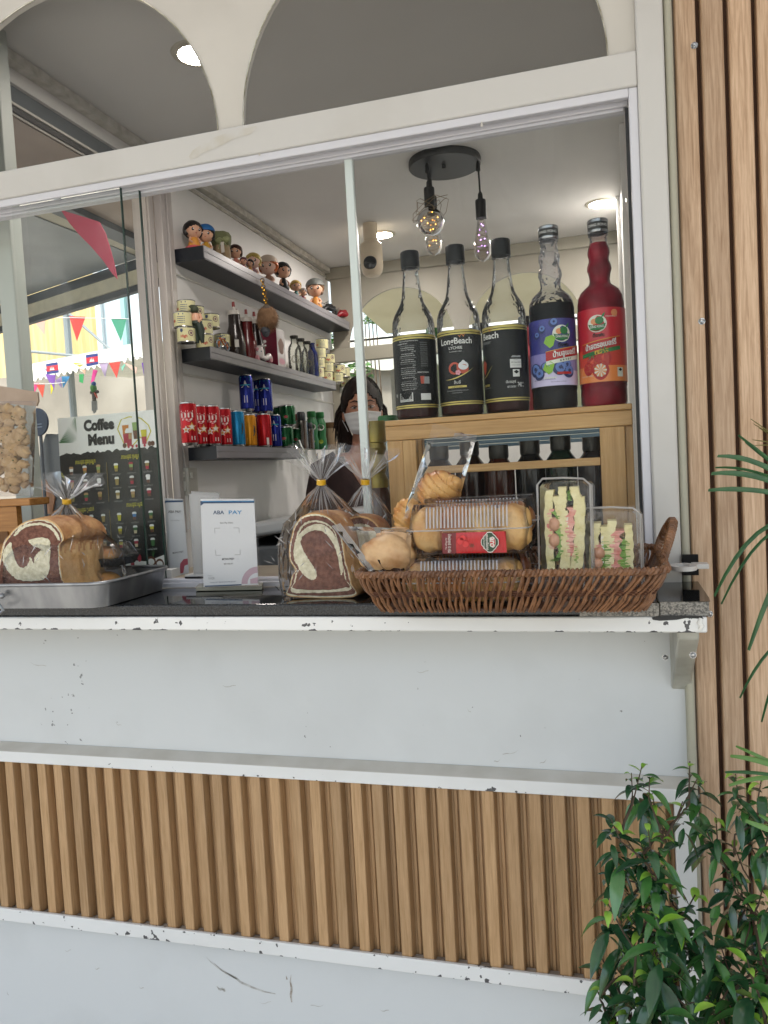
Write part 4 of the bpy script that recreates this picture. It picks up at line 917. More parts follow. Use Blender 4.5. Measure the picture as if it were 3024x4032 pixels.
def reddec(a, kh='កក'):
    def f(t, xf, r, h):
        b = MB(); b.text(kh, .034, xf(a, h * .72), 0, bold=.025)
        P = [xf(a, h * .57)(-.016 + .032 * k / 8, .003 * sin(k * .9)) for k in range(9)] + [xf(a, h * .57)(.016 - .032 * k / 8, .006 + .003 * sin((8 - k) * .9)) for k in range(9)]
        b.poly(P, 0); b.poly(starpoly(xf(a + .5, h * .42), .016), 1); b.poly(starpoly(xf(a + .5, h * .42, .0007), .010), 0); b.poly(starpoly(xf(a - .2, h * .36, .0007), .013), 0); b.poly(starpoly(xf(a - .2, h * .36, .001), .006), 1)
        b.poly([xf(a + .6, .02)(x, y) for x, y in ((-.006, -.004), (.006, -.004), (.006, .008), (-.006, .008))], 0)
        b.build('printed_design', [WHP, GDP], t)
    return f
RED = ('red', '#a3101c'); BLU = ('sky_blue', '#1272a0'); GLD = ('gold', '#c07f16'); NAV = ('navy', '#14227c'); TEA = ('teal', '#127d92'); GRE = ('green', '#0d4a26')
can(408, -1.240, 0, 'red slim can nearest the shelf end with white script and star', RED, dec=reddec(.35))
can(431, -1.268, 0, 'red slim can in the gap behind the first and second front cans', RED, dec=reddec(.5))
can(459, -1.240, 0, 'red slim can second in front with large white script and gold star', RED, dec=reddec(.35))
can(484, -1.258, 0, 'red slim can touching the sky blue one', RED, dec=reddec(.4))
def dragon(m):
    def f(t, xf, r, h):
        b = MB(); b.poly([xf(1.0, h * .5)(x, y) for x, y in ((-.004, -.02), (.003, -.012), (.0, 0), (.005, .012), (-.002, .02), (.008, .016), (.010, -.004), (.004, -.018))], 0)
        b.poly([xf(-.1, .016)(x, y) for x, y in ((-.006, -.004), (.006, -.004), (.006, .020), (-.006, .020))], 1); b.build('printed_design', [mat('print_dark', '#141618', .4), m], t)
    return f
can(512, -1.242, 0, 'bright sky blue slim can', BLU, h=.128, dec=dragon(mat('print_bluegrey', '#1f5574', .4)))
can(538, -1.262, 0, 'golden yellow slim can', GLD, h=.124, dec=dragon(GDP))
def reddot(t, xf, r, h):
    b = MB(); b.poly([xf(.85, .022)(x, y) for x, y in ((-.0045, -.012), (.0045, -.012), (.0045, .014), (-.0045, .014))], 0); b.build('printed_design', [WHP, mat('print_dark_red', '#6a0c12', .4)], t)
can(570, -1.236, 0, 'plain red can standing alone below the blue stack', RED, h=.128, r=.0275, dec=reddot)
def bluedec(t, xf, r, h):
    b = MB(); P = [xf(.3, h * .80)(x, y) for x, y in ((-.016, -.022), (0, .004), (.016, -.022), (.010, -.022), (0, -.008), (-.010, -.022))]; b.poly(P, 1)
    b.add([xf(.3, h * .72, .0006)(-.02 + .04 * k / 8, -.004) for k in range(9)] + [xf(.3, h * .72, .0006)(-.02 + .04 * k / 8, .0) for k in range(9)], [(k, k + 1, 10 + k, 9 + k) for k in range(8)], 0)
    b.poly([xf(.3, h * .30)(x, y) for x, y in ((-.006, -.010), (.006, -.010), (.006, .016), (-.006, .016))], 1); b.poly([xf(.3, h * .86)(x, y) for x, y in ((-.018, -.008), (0, .008), (.018, -.008), (.018, .009), (-.018, .009))], 0)
    b.build('printed_design', [mat('print_teal', '#1a8aa0', .3, metal=.4), WHP], t)
for u, x, zz, lab in ((545, -1.292, 0, 'navy blue can low between the gold and red cans'), (572, -1.292, 0, 'navy blue can hidden behind the plain red can'), (593, -1.262, 0, 'navy blue can beside the green cans, bottom of the tall pair'), (537, -1.262, .1345, 'navy blue can with a teal top, upper left of the tall stack'), (560, -1.292, .1345, 'navy blue can at the back between the two upper blue cans'), (577, -1.256, .1345, 'navy blue can with a teal top, upper right of the tall stack')):
    can(u, x, zz, lab, NAV, h=.134, dec=bluedec)
def grdec(t, xf, r, h):
    b = MB(); b.ball if False else None
    b.poly([xf(.2, h * .45)(.012 * cos(a), .012 * sin(a)) for a in [2 * pi * k / 16 for k in range(16)]], 0); b.poly([xf(.2, h * .45, .0008)(.008 * cos(a), .006 * sin(a)) for a in [2 * pi * k / 14 for k in range(14)]], 1)
    b.build('printed_design', [mat('print_dgreen', '#16703a', .3), mat('print_pinkred', '#a8444a', .4), mat('print_yellow', '#b8b030', .4)], t)
for u, x, zz, lab in ((605, -1.290, 0, 'green can low in the back of the green group'), (615, -1.243, 0, 'green can bottom front with a round badge'), (640, -1.258, 0, 'green can bottom right of the green group'), (608, -1.286, .0885, 'green can top back of the green group'), (622, -1.243, .0885, 'green can top front of the green group')):
    can(u, x, zz, lab, GRE, r=.0325, h=.088, dec=grdec)
def flask(u, x, lab, s=1.0):
    p = sp(u, 930, ZB, x); t = thing('steel_flask', p, lab, 'flask', 'steel flasks'); MB().lathe([(0, 0), (.024 * s, 0), (.025 * s, .004), (.025 * s, .10 * s), (.0265 * s, .104 * s), (.0265 * s, .118 * s), (0, .119 * s)], c=p, n=30).build('flask_body', mat('brushed_steel', '#8b8783', .22, metal=1), t, angle=40)
    MB().lathe([(.017 * s, .118 * s), (.018 * s, .121 * s), (.018 * s, .150 * s), (.014 * s, .156 * s), (0, .156 * s)], c=p, n=24).build('lid', mat('flask_lid', '#1d1d26', .4), t, angle=40)
flask(652, -1.236, 'tall steel flask with a dark lid beside the green bottles'); flask(669, -1.224, 'short steel tumbler before the green bottles', .72)
def gbot(u, x, lab):
    p = sp(u, 925, ZB, x); t = thing('drink_bottle', p, lab, 'bottle', 'green malt drink bottles')
    MB().lathe([(0, 0), (.026, 0), (.028, .008), (.027, .04), (.023, .062), (.026, .085), (.026, .12), (.018, .140), (.017, .146), (0, .146)], c=p, n=30).build('bottle', mat('milo_green', '#0f5a2c', .35), t, angle=50)
    MB().lathe([(.019, .144), (.020, .146), (.020, .168), (.017, .171), (0, .171)], c=p, n=24).build('cap', mat('green_cap', '#0d5c26', .4), t, angle=40)
    r = .0268; xf = lambda a0, z0, off=0: (lambda X, Y: p + Vector(((r + off) * sin(X / r + a0), -(r + off) * cos(X / r + a0), z0 + Y)))
    b = MB(); b.poly([xf(.35, .100, .0006)(.019 * cos(a), .014 * sin(a)) for a in [2 * pi * k / 20 for k in range(20)]], 0); b.text('MILO', .013, xf(.35, .100, .0012), 1, bold=.03); b.poly([xf(.35, .035, .003)(.010 * cos(a), .009 * sin(a)) for a in [2 * pi * k / 16 for k in range(16)]], 2)
    b.build('label_print', [WHP, mat('print_maroon', '#3a1616', .5), mat('print_lime', '#8a9a2c', .5)], t)
gbot(674, -1.262, 'green malt drink bottle with an oval label, left of two'); gbot(692, -1.25, 'green malt drink bottle with an oval label, right of two')
p = sp(712, 930, ZB, -1.24); t = thing('storage_jar', p, 'tan powder filled jar at the far end of the lowest shelf', 'jar')
MB().lathe([(0, 0), (.034, 0), (.036, .006), (.036, .105), (0, .106)], c=p, n=30).build('jar', mat('tan_powder', '#8d7a62', .25), t, angle=40); MB().lathe([(.037, .100), (.038, .102), (.038, .126), (0, .127)], c=p, n=30).build('lid', mat('brown_lid', '#5d4326', .4), t, angle=40)
p = sp(646, 900, ZB, -1.292); t = thing('storage_jar', p, 'cream and red jar behind the steel flask', 'jar'); MB().lathe([(0, 0), (.022, 0), (.022, .135), (0, .136)], c=p, n=24).build('jar', mat('cream_jar', '#a59a86', .5), t); MB().lathe([(.023, .130), (.023, .158), (0, .159)], c=p, n=24).build('lid', mat('jar_red', '#7c2c28', .5), t)

# electrical box on the wall under the shelves
p = PX(412, 1040, -1.31)
t = thing('wall_socket', p, 'white surface mounted switch and socket below the shelf end', 'socket')
MB().box(-1.3290, -1.300, p.y - .03, p.y + .03, p.z - .045, p.z + .045).build('box', mat('socket_plastic', '#a9a79f', .35), t, bevel=.003)
b = MB()
for dz in (.028, .018): 
    for dx in (-.007, .007): b.box(-1.322 + dx - .004, -1.322 + dx + .004, p.y - .0335, p.y - .0302, p.z + dz - .003, p.z + dz + .004)
b.box(-1.325, -1.310, p.y - .033, p.y - .0302, p.z - .03, p.z + .002); b.box(-1.2998, -1.296, p.y - .02, p.y - .005, p.z + .01, p.z + .03); b.build('switch', mat('switch_white', '#c9c8c0', .3), t, bevel=.001)
# white chest below the shelves
t = thing('chest_freezer', (-1.05, 2.9, .14), 'white chest freezer against the left wall under the shelves', 'freezer')
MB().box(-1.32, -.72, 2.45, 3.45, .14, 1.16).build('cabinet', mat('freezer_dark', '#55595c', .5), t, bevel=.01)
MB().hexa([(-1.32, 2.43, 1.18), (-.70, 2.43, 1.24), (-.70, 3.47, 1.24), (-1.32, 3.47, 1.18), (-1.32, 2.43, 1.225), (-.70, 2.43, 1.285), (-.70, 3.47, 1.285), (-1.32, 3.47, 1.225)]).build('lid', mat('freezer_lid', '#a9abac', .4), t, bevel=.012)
t = thing('work_counter', (-.6, 1.62, .14), 'beige work counter inside behind the serving window', 'counter')
MB().box(-1.32, .09, 1.42, 1.78, 1.150, 1.178).build('worktop', mat('worktop_beige', '#8d8474', .4, c2='#7c7365', ns=20), t, bevel=.003)
MB().box(-1.32, .09, 1.45, 1.76, .141, 1.149).build('cabinet', mat('cabinet_grey', '#6b6b68', .6), t)

# ================================================================== WOMAN BEHIND THE COUNTER
hc = PY(768, 884, 2.9)                    # centre of the face between the eyes
face_dir = (Vector((0.05, 0, 1.45)) - hc); yaw = math.atan2(face_dir.x, -face_dir.y)
per = thing('person', (hc.x, 2.95, .14), 'woman in a brown top and white face mask, dark hair tied back', 'person')
SKN = mat('skin', '#b3836a', .5, c2='#a87560', ns=9, sub=.05); HAIR = mat('hair_dark', '#17110f', .55, spec=.25, c2='#2c201b', ns=30, stretch=(1, 1, .12), bump=.3, bs=60); TOP = mat('brown_cloth', '#33201f', .85, c2='#2a1a1a', ns=25, bump=.2, bs=120)
MASK = mat('mask_cloth', '#c9c9ca', .8, bump=.15, bs=200)
def armature(chains, name, m, root_radius=None, sub=2):
    """one continuous skin grown over connected joints"""
    verts = []; edges = []; rad = []; idx = {}
    for ch_ in chains:
        prev = None
        for (key, co, r) in ch_:
            if key not in idx: idx[key] = len(verts); verts.append(co); rad.append(r)
            if prev is not None and (prev, idx[key]) not in edges: edges.append((prev, idx[key]))
            prev = idx[key]
    me = bpy.data.meshes.new(name); me.from_pydata(verts, edges, []); o = bpy.data.objects.new(name, me); col.objects.link(o)
    md = o.modifiers.new('skin', 'SKIN'); md.use_smooth_shade = True
    if not me.skin_vertices: 
        bm = bmesh.new(); bm.from_mesh(me); bm.verts.layers.skin.verify(); bm.to_mesh(me); bm.free()
    sv = me.skin_vertices[0].data
    for k, r in enumerate(rad): sv[k].radius = r if hasattr(r, '__len__') else (r, r)
    sv[0].use_root = True
    s_ = o.modifiers.new('sub', 'SUBSURF'); s_.levels = sub; s_.render_levels = sub
    dg = bpy.context.evaluated_depsgraph_get(); dg.update(); me2 = bpy.data.meshes.new_from_object(o.evaluated_get(dg)); me2.name = name
    bpy.data.objects.remove(o); me2.materials.clear(); me2.materials.append(m)
    for p_ in me2.polygons: p_.use_smooth = True; p_.material_index = 0
    return me2
hx, hy = hc.x, hc.y + .085            # neck axis
def BP(x, y, z): return (hx + x * cos(yaw) - y * sin(yaw), hy + x * sin(yaw) + y * cos(yaw), z)
chains = [[('pel', BP(0, .02, 1.02), (.14, .10)), ('wst', BP(0, .02, 1.16), (.115, .09)), ('chs', BP(0, .02, 1.32), (.135, .095)), ('shc', BP(0, .015, 1.425), (.10, .07)), ('nk0', BP(0, .01, 1.475), (.055, .052)), ('nk1', BP(0, -.01, 1.56), (.045, .047)), ('nk2', BP(0, -.012, 1.61), (.042, .045))]]
for sg, nm in ((-1, 'L'), (1, 'R')):
    chains.append([('shc', BP(0, .015, 1.425), (.10, .07)), (nm + 'cl', BP(sg * .11, .015, 1.425), (.052, .05)), (nm + 'sh', BP(sg * .165, .02, 1.395), (.050, .050)), (nm + 'el', BP(sg * .20, .0, 1.16), (.036, .036)), (nm + 'wr', BP(sg * .14, -.20, 1.22), (.024, .02)), (nm + 'pm', BP(sg * .12, -.27, 1.225), (.034, .014))])
    for k in range(4):
        ox = (k - 1.5) * .020; L_ = (.066, .078, .074, .058)[k]
        chains.append([(nm + 'pm', BP(sg * .12, -.27, 1.225), (.034, .014)), (nm + 'k%d' % k, BP(sg * .12 + ox, -.31, 1.225), (.0095, .009)), (nm + 'm%d' % k, BP(sg * .12 + ox * 1.05, -.31 - L_ * .5, 1.222), (.0085, .008)), (nm + 't%d' % k, BP(sg * .12 + ox * 1.05, -.31 - L_ * .85, 1.206), (.007, .007))])
    chains.append([(nm + 'pm', BP(sg * .12, -.27, 1.225), (.034, .014)), (nm + 'a', BP(sg * .12 - sg * .036, -.275, 1.222), (.011, .010)), (nm + 'b', BP(sg * .12 - sg * .055, -.305, 1.215), (.009, .009))])
    chains.append([('pel', BP(0, .02, 1.02), (.14, .10)), (nm + 'hp', BP(sg * .09, .02, .95), (.09, .09)), (nm + 'kn', BP(sg * .095, .0, .56), (.058, .06)), (nm + 'an', BP(sg * .095, .03, .21), (.036, .04)), (nm + 'ft', BP(sg * .10, -.10, .175), (.04, .03))])
bodyme = armature(chains, 'body', SKN)
# head joined onto the same mesh
hb = MB()
hz0 = 1.648
def headf(q, d):
    x, y, z = q
    t = max(0, -d.z)
    x *= 1 - .34 * t ** 1.6; 
    if d.y < 0: y *= 1 - .10 * t
    else: y *= 1 - .28 * t
    if d.y > 0: y *= 1.12
    # brow, sockets, nose, chin
    fr = max(0, -d.y)
    y -= .010 * math.exp(-((d.x) / .13) ** 2 - ((d.z + .18) / .15) ** 2) * fr
    y -= .014 * math.exp(-((d.x) / .12) ** 2 - ((d.z + .33) / .09) ** 2) * fr
    for sx in (-1, 1): y += .008 * math.exp(-((d.x - sx * .40) / .17) ** 2 - ((d.z + .03) / .13) ** 2) * fr
    y -= .006 * math.exp(-((d.x) / .3) ** 2 - ((d.z + .85) / .15) ** 2) * fr
    return Vector((x, y, z))
hb.ball((0, 0, 0), (.073, .088, .112), 48, 36, 0, headf)
for sg in (-1, 1):
    hb.ball((sg * .073, .012, -.022), (.009, .017, .028), 16, 12, 0, lambda q, d: Vector((q.x, q.y + .004 * d.z, q.z)))
def H(p): return Vector(BP(p[0], p[1] - .018, hz0 + p[2]))
bm = bmesh.new(); bm.from_mesh(bodyme)
vv = [bm.verts.new(H(p)) for p in hb.v]
for f in hb.f:
    try: bm.faces.new([vv[i] for i in f]).smooth = True
    except ValueError: pass
bm.to_mesh(bodyme); bm.free()
for p_ in bodyme.polygons: p_.use_smooth = True
bo = bpy.data.objects.new('body', bodyme); col.objects.link(bo); bo.parent = per; bo.matrix_parent_inverse = Matrix.Translation(-Vector(per.location))
def hbuild(mb, name, m, **k):
    mb.v = [tuple(H(p)) for p in mb.v]; return mb.build(name, m, per, **k)
# eyes and brows
b = MB()
for sg in (-1, 1):
    b.ball((sg * .031, -.0745, -.004), (.0130, .0058, .0042), 16, 10, 0); b.ball((sg * .031, -.0792, -.0040), (.0052, .0018, .0038), 12, 8, 1)
    b.tube([(sg * (.031 - .015), -.0785, -.003), (sg * .031, -.0835, .0035), (sg * (.031 + .016), -.0735, -.001)], [.0010, .0020, .0012], 6, 1)
hbuild(b, 'eyes', [mat('eye_white', '#b5aca6', .25), mat('eye_dark', '#100b09', .15)])
b = MB()
for sg in (-1, 1): b.tube([(sg * .014, -.0855, .017), (sg * .030, -.0855, .022), (sg * .048, -.0725, .017)], [.0022, .0028, .0012], 8)
hbuild(b, 'eyebrows', HAIR)
# mask : shell over the lower face with two pleats, ear loops
b = MB(); nu, nv = 26, 16; vs = []; 
for j in range(nv + 1):
    t = j / nv; z = -.018 - .092 * t
    for i in range(nu + 1):
        s_ = -1 + 2 * i / nu; a = s_ * (1.12 - .30 * t)
        wx = .0725 * (1 - .30 * max(0, t - .2) ** 1.3) ; dep = .091 * (1 - .03 * t) + .022 * math.exp(-(s_ / .33) ** 2) * (1 - abs(t - .35) * .9) + .0022 * (1 if (t * 4) % 1 < .5 else -1) * math.exp(-(s_ / .8) ** 2)
        if t > .8: dep -= (t - .8) * .12
        vs.append((wx * sin(a) * 1.10, -dep * cos(a * .93) - .002, z + .010 * abs(s_) * (1 if t > .5 else -.6) * abs(t - .5) * 2))
fs = [(j * (nu + 1) + i, j * (nu + 1) + i + 1, (j + 1) * (nu + 1) + i + 1, (j + 1) * (nu + 1) + i) for j in range(nv) for i in range(nu)]
b.add(vs, fs, 0, True); mo = hbuild(b, 'face_mask', MASK, angle=60)
sm_ = mo.modifiers.new('solid', 'SOLIDIFY'); sm_.thickness = .0015
b = MB()
for sg in (-1, 1):
    b.tube([(sg * .070, -.040, -.026), (sg * .079, -.008, -.004), (sg * .083, .018, -.006)], .0012, 6); b.tube([(sg * .060, -.045, -.092), (sg * .077, -.004, -.052), (sg * .082, .016, -.040)], .0012, 6)
hbuild(b, 'ear_loop', MASK).parent
# hair cap, hairline, pony tail strands
b = MB()
def hairf(q, d):
    x, y, z = q
    if d.y < -.05:
        lim = .40 - .9 * d.x * d.x + .05 * cos(d.x * 9)      # hairline height, parted slightly off centre
        if d.z < lim: x *= .86; y *= .62; z = z * .9
    if d.z < -.2: x *= .84; y *= .9
    return Vector((x + .0012 * sin(d.z * 50 + d.x * 40), y, z))
b.ball((0, .008, .010), (.083, .100, .118), 48, 34, 0, hairf)
R = random.Random(11)
for k in range(150):
    a0 = R.uniform(-1.9, 1.9); P = []
    for j in range(6):
        f = j / 5; th = .25 + f * (1.15 + .2 * R.random()); az = a0 * (.75 + .25 * f) - pi / 2 + pi * (abs(a0) > 1.2) * 0
        P.append((.0835 * sin(th) * cos(az) * 1.01 + R.uniform(-.001, .001), .008 + .100 * sin(th) * sin(az) * (.93 if sin(az) < 0 else 1.01), .010 + .119 * cos(th)))
    if sin(a0 - pi / 2) < -.25: P = P[:4]
    b.tube(P, [.0010, .0018, .0018, .0018, .0014, .0006][:len(P)], 4, caps=False)
for k in range(36):   # loose lock filling the side of the neck
    x0 = -R.uniform(.050, .080); P = [(x0, .02, -.02), (x0 - .012, .025, -.07), (x0 - .004 + R.uniform(-.01, .02), .028, -.12), (x0 + R.uniform(-.004, .018), .03, -.165 - R.uniform(0, .03))]
    b.tube(P, [.005, .006, .005, .001], 5)
for sg, n in ((-1, 60), (1, 26)):
    for k in range(n):
        a = Vector((sg * R.uniform(.060, .082), R.uniform(.0, .06), R.uniform(-.02, .03)))
        c = a + Vector((sg * R.uniform(.005, .035), .02, -R.uniform(.05, .09))); e = c + Vector((sg * R.uniform(-.02, .012), .01, -R.uniform(.03, .09)))
        if sg == 1: c.x = min(c.x, .10); e.x = min(e.x, .10)
        b.tube([a, a.lerp(c, .5) + Vector((sg * .008, 0, .004)), c, e], [.004, .0045, .0035, .0006], 5)
hbuild(b, 'hair', HAIR)
# top with wide neckline
b = MB(); n = 40
prof = [(1.00, .175, .130), (1.12, .145, .112), (1.25, .160, .118), (1.35, .172, .120), (1.405, .182, .108), (1.44, .160, .088), (1.462, .118, .072)]
vs = []
for (z, rx, ry) in prof:
    for k in range(n):
        a = 2 * pi * k / n; x = rx * cos(a); y = ry * sin(a) + .018
        zz = z
        if z > 1.30 and sin(a) < 0:      # V neck at the front
            dip = max(0, 1 - abs(x) / .085); zz = z - dip * (z - 1.30) * .95; 
        vs.append(BP(x, y, zz))
fs = [(i * n + k, i * n + (k + 1) % n, (i + 1) * n + (k + 1) % n, (i + 1) * n + k) for i in range(len(prof) - 1) for k in range(n)]
b.add(vs, fs, 0, True)
for sg in (-1, 1): b.tube([BP(sg * .10, .015, 1.43), BP(sg * .165, .018, 1.40), BP(sg * .188, .01, 1.31), BP(sg * .197, .005, 1.25)], [.060, .064, .057, .054], 18, 0)
b.build('shirt', TOP, per, angle=70)
b = MB(); b.lathe([(.155, .86), (.165, 1.03), (.150, 1.06)], c=(hx, hy, 0), n=28, fn=lambda r, z, a: r * (1 - .2 * abs(sin(a))))
for sg in (-1, 1): b.tube([BP(sg * .09, .02, .95), BP(sg * .097, .0, .56), BP(sg * .097, .03, .24)], [.105, .075, .06], 16)
b.build('trousers', mat('dark_trousers', '#1e2024', .8), per)

# ================================================================== RACK AND SYRUP BOTTLES BEHIND THE RIGHT PANE
BAM = wood('bamboo_rack', '#bf955f', '#aa7f4b', '#cfa874', rough=.45, axis='x', grain=14); BAMV = wood('bamboo_rack_upright', '#bf955f', '#aa7f4b', '#cfa874', rough=.45, axis='z', grain=14)
rk = thing('wooden_rack', (-.17, 1.5, 1.19), 'light wooden rack with two rails holding up the row of syrup bottles', 'rack')
MB().box(-.394, .0475, 1.412, 1.60, 1.4800, 1.4905).box(-.394, .0475, 1.412, 1.428, 1.4530, 1.4795).build('top_board', BAM, rk, bevel=.0015)
b = MB(); b.box(-.392, -.362, 1.413, 1.433, 1.19, 1.4525); b.box(-.3615, -.336, 1.4085, 1.4300, 1.19, 1.452); b.build('leg', BAMV, rk, bevel=.0015)
b = MB(); b.box(-.008, .034, 1.413, 1.433, 1.19, 1.4525); b.build('leg', BAMV, rk, bevel=.0015)
for x0 in (-.392, .010):
    MB().box(x0, x0 + .03, 1.575, 1.598, 1.19, 1.4795).build('leg', BAMV, rk, bevel=.0015)
MB().box(-.3355, -.0085, 1.416, 1.428, 1.387, 1.401).build('rail', BAM, rk, bevel=.001)
MB().box(-.362, .012, 1.434, 1.596, 1.2085, 1.219).build('lower_shelf', BAM, rk, bevel=.001)
MB().box(.0345, .0475, 1.42, 1.596, 1.19, 1.4795).build('side_panel', BAMV, rk, bevel=.001)
# dark stock on the rack's lower shelf and jars behind the bottles
R = random.Random(4)
labs = ['dark jar at the left inside the rack', 'dark sauce jar second inside the rack', 'brown jar third inside the rack', 'dark jar with barcode label fourth inside the rack', 'dark green jar fifth inside the rack', 'dark jar at the right inside the rack']
for k in range(6):
    x = -.312 + .058 * k; y = 1.50 + .012 * (k % 2); t = thing('syrup_jar', (x, y, 1.2195), labs[k], 'jar', 'dark jars inside the rack')
    c = ('#1b0f0e', '#241513', '#3a1a12', '#16181a', '#12261c', '#1a1216')[k]; h = (.22, .225, .215, .22, .225, .22)[k]
    MB().lathe([(0, 0), (.026, 0), (.0288, .006), (.0288, h * .80), (.019, h * .86), (.015, h * .9), (0, h * .9)], c=(x, y, 1.2195), n=24).build('jar', mat('jarbody_' + c[1:], c, .15), t)
    MB().lathe([(.018, h * .88), (.019, h * .9), (.019, h), (0, h)], c=(x, y, 1.2195), n=20).build('cap', mat('dark_cap', '#2c2b28', .3, metal=.5), t)
    xf = lambda X, Y: Vector((x + .0275 * sin(X / .0275 - .1), y - .0275 * cos(X / .0275 - .1), 1.2195 + .055 + Y))
    b = MB(); W = [-.020 + .005 * i for i in range(9)]
    b.add([xf(w, -.030) for w in W] + [xf(w, .045) for w in W], [(i, i + 1, 10 + i, 9 + i) for i in range(8)], 0)
    xf2 = lambda X, Y: xf(X, Y) + Vector((0, -.0005, 0))
    if k in (2, 4): b.poly([xf2(.012 * cos(a), .018 + .012 * sin(a)) for a in [2 * pi * j / 14 for j in range(14)]], 1)
    if k == 3:
        b.poly([xf2(X, Y) for X, Y in ((-.012, -.014), (.004, -.014), (.004, .012), (-.012, .012))], 2)
        for j in range(7): b.poly([xf(X, Y) + Vector((0, -.001, 0)) for X, Y in ((-.011 + j * .002, -.008), (-.0102 + j * .002, -.008), (-.0102 + j * .002, .008), (-.011 + j * .002, .008))], 0)
    b.build('label', [mat('jl%d' % k, ('#17110f', '#2a1512', '#6b4a18', '#1b1b1e', '#173524', '#1c1620')[k], .4), mat('jl_pic%d' % k, '#6f3b22' if k == 2 else '#5c7a34', .4), mat('label_white_dim', '#8f8c88', .6)], t)

PET = film('pet_plastic', (.95, .95, .955), haze=.03, rough=.05, blend=.26, bump=.35, bs=70)
SYR = mat('syrup_dark_red', '#2c070a', .5, spec=.1); SYRR = mat('syrup_red', '#95112a', .5, c2='#640a1a', ns=20, spec=.1); SYRB = mat('syrup_blueblack', '#07060a', .5, spec=.1)
CAPB = mat('cap_black_plastic', '#08090a', .45, spec=.3)
LBK = mat('label_black', '#08090a', .45, c2='#0d0e10', ns=12, spec=.3); LGOLD = mat('label_gold', '#b7a75e', .3, metal=.4); PW = mat('ink_white', '#c9c9c7', .5); PGR = mat('ink_grey', '#8d8f90', .5); PO = mat('ink_orange', '#b8702a', .5)
zR = 1.4915
def longbeach(u, lab, lb, turn, tint):
    p = PY(u, 900, 1.462); p.z = zR; p.y = 1.462
    t = thing('syrup_bottle', p, lab, 'syrup bottle', 'syrup bottles on the wooden rack')
    R_ = .0402
    prof = [(0, .004), (.030, .002), (.036, 0), (.0395, .006), (.0395, .020), (R_, .026), (R_, .176), (.0392, .186), (.035, .198), (.028, .210), (.0225, .220), (.0195, .232), (.0172, .250), (.0150, .270), (.0142, .280), (.0142, .283), (.0175, .2835), (.0175, .286), (.0135, .287), (.0135, .300)]
    MB().lathe([(r, z, 1 if z < .024 else 0) for r, z in prof], c=p, n=44).build('bottle', [PET, film('pet_over_liquid', (1, 1, 1), haze=.012, rough=.03, blend=.17, bump=.35, bs=50)], t, angle=60)
    MB().lathe([(0, .003), (.036, .003), (.0386, .008), (.0386, .024), (.0395, .030), (.0395, .040), (0, .040)], c=p, n=40).build('syrup', SYR, t, angle=60)
    MB().lathe([(.0170, .2865), (.0178, .2875), (.0178, .3135), (.0165, .316), (0, .316)], c=p, n=48, fn=lambda r, z, a: r * (1 + (.012 * sin(36 * a) if .288 < z < .314 else 0))).build('cap', CAPB, t, angle=50)
    Rl = R_ + .0009
    MB().lathe([(Rl - .0003, .0195), (Rl, .020, 1), (Rl, .0225, 0), (Rl, .0240, 1), (Rl, .0262, 0), (Rl, .1475, 1), (Rl, .1500, 0), (Rl, .1515, 1), (Rl, .1555), (Rl - .0003, .156)], c=p, n=48).build('label', [LBK, LGOLD], t)
    xf = lambda a0, z0, off=.0006: (lambda X, Y: p + Vector(((Rl + off) * sin(X / Rl + a0 + turn), -(Rl + off) * cos(X / Rl + a0 + turn), z0 + Y)))
    b = MB(); lb(b, xf); b.build('label_print', [PW, PGR, PO, LGOLD, mat('fruit_red', '#a8432c', .5), mat('fruit_white', '#c9ccd0', .4), mat('fruit_pink', '#c98a96', .5), mat('fruit_green', '#2f5a34', .5), LBK], t)
    return t
def gull(b, f, s, m=2): b.poly([f(x * s, y * s) for x, y in ((-1, .5), (-.45, .75), (0, .05), (.55, 1.0), (1.2, 1.35), (.6, .75), (0, -.55), (-.45, .35))], m)
def swoosh(b, f, w, h, m=3):
    P = [(-w + 2 * w * k / 12, -h * cos(pi * .5 * (k / 12)) ** 1 * 1.0 + h * (k / 12) ** 2) for k in range(13)]
    Q = [(x, y - .0022 * sin(pi * min(1, max(0, (x + w) / (2 * w))))) for x, y in P]
    for k in range(12): b.poly([f(*P[k]), f(*P[k + 1]), f(*Q[k + 1]), f(*Q[k])], m)
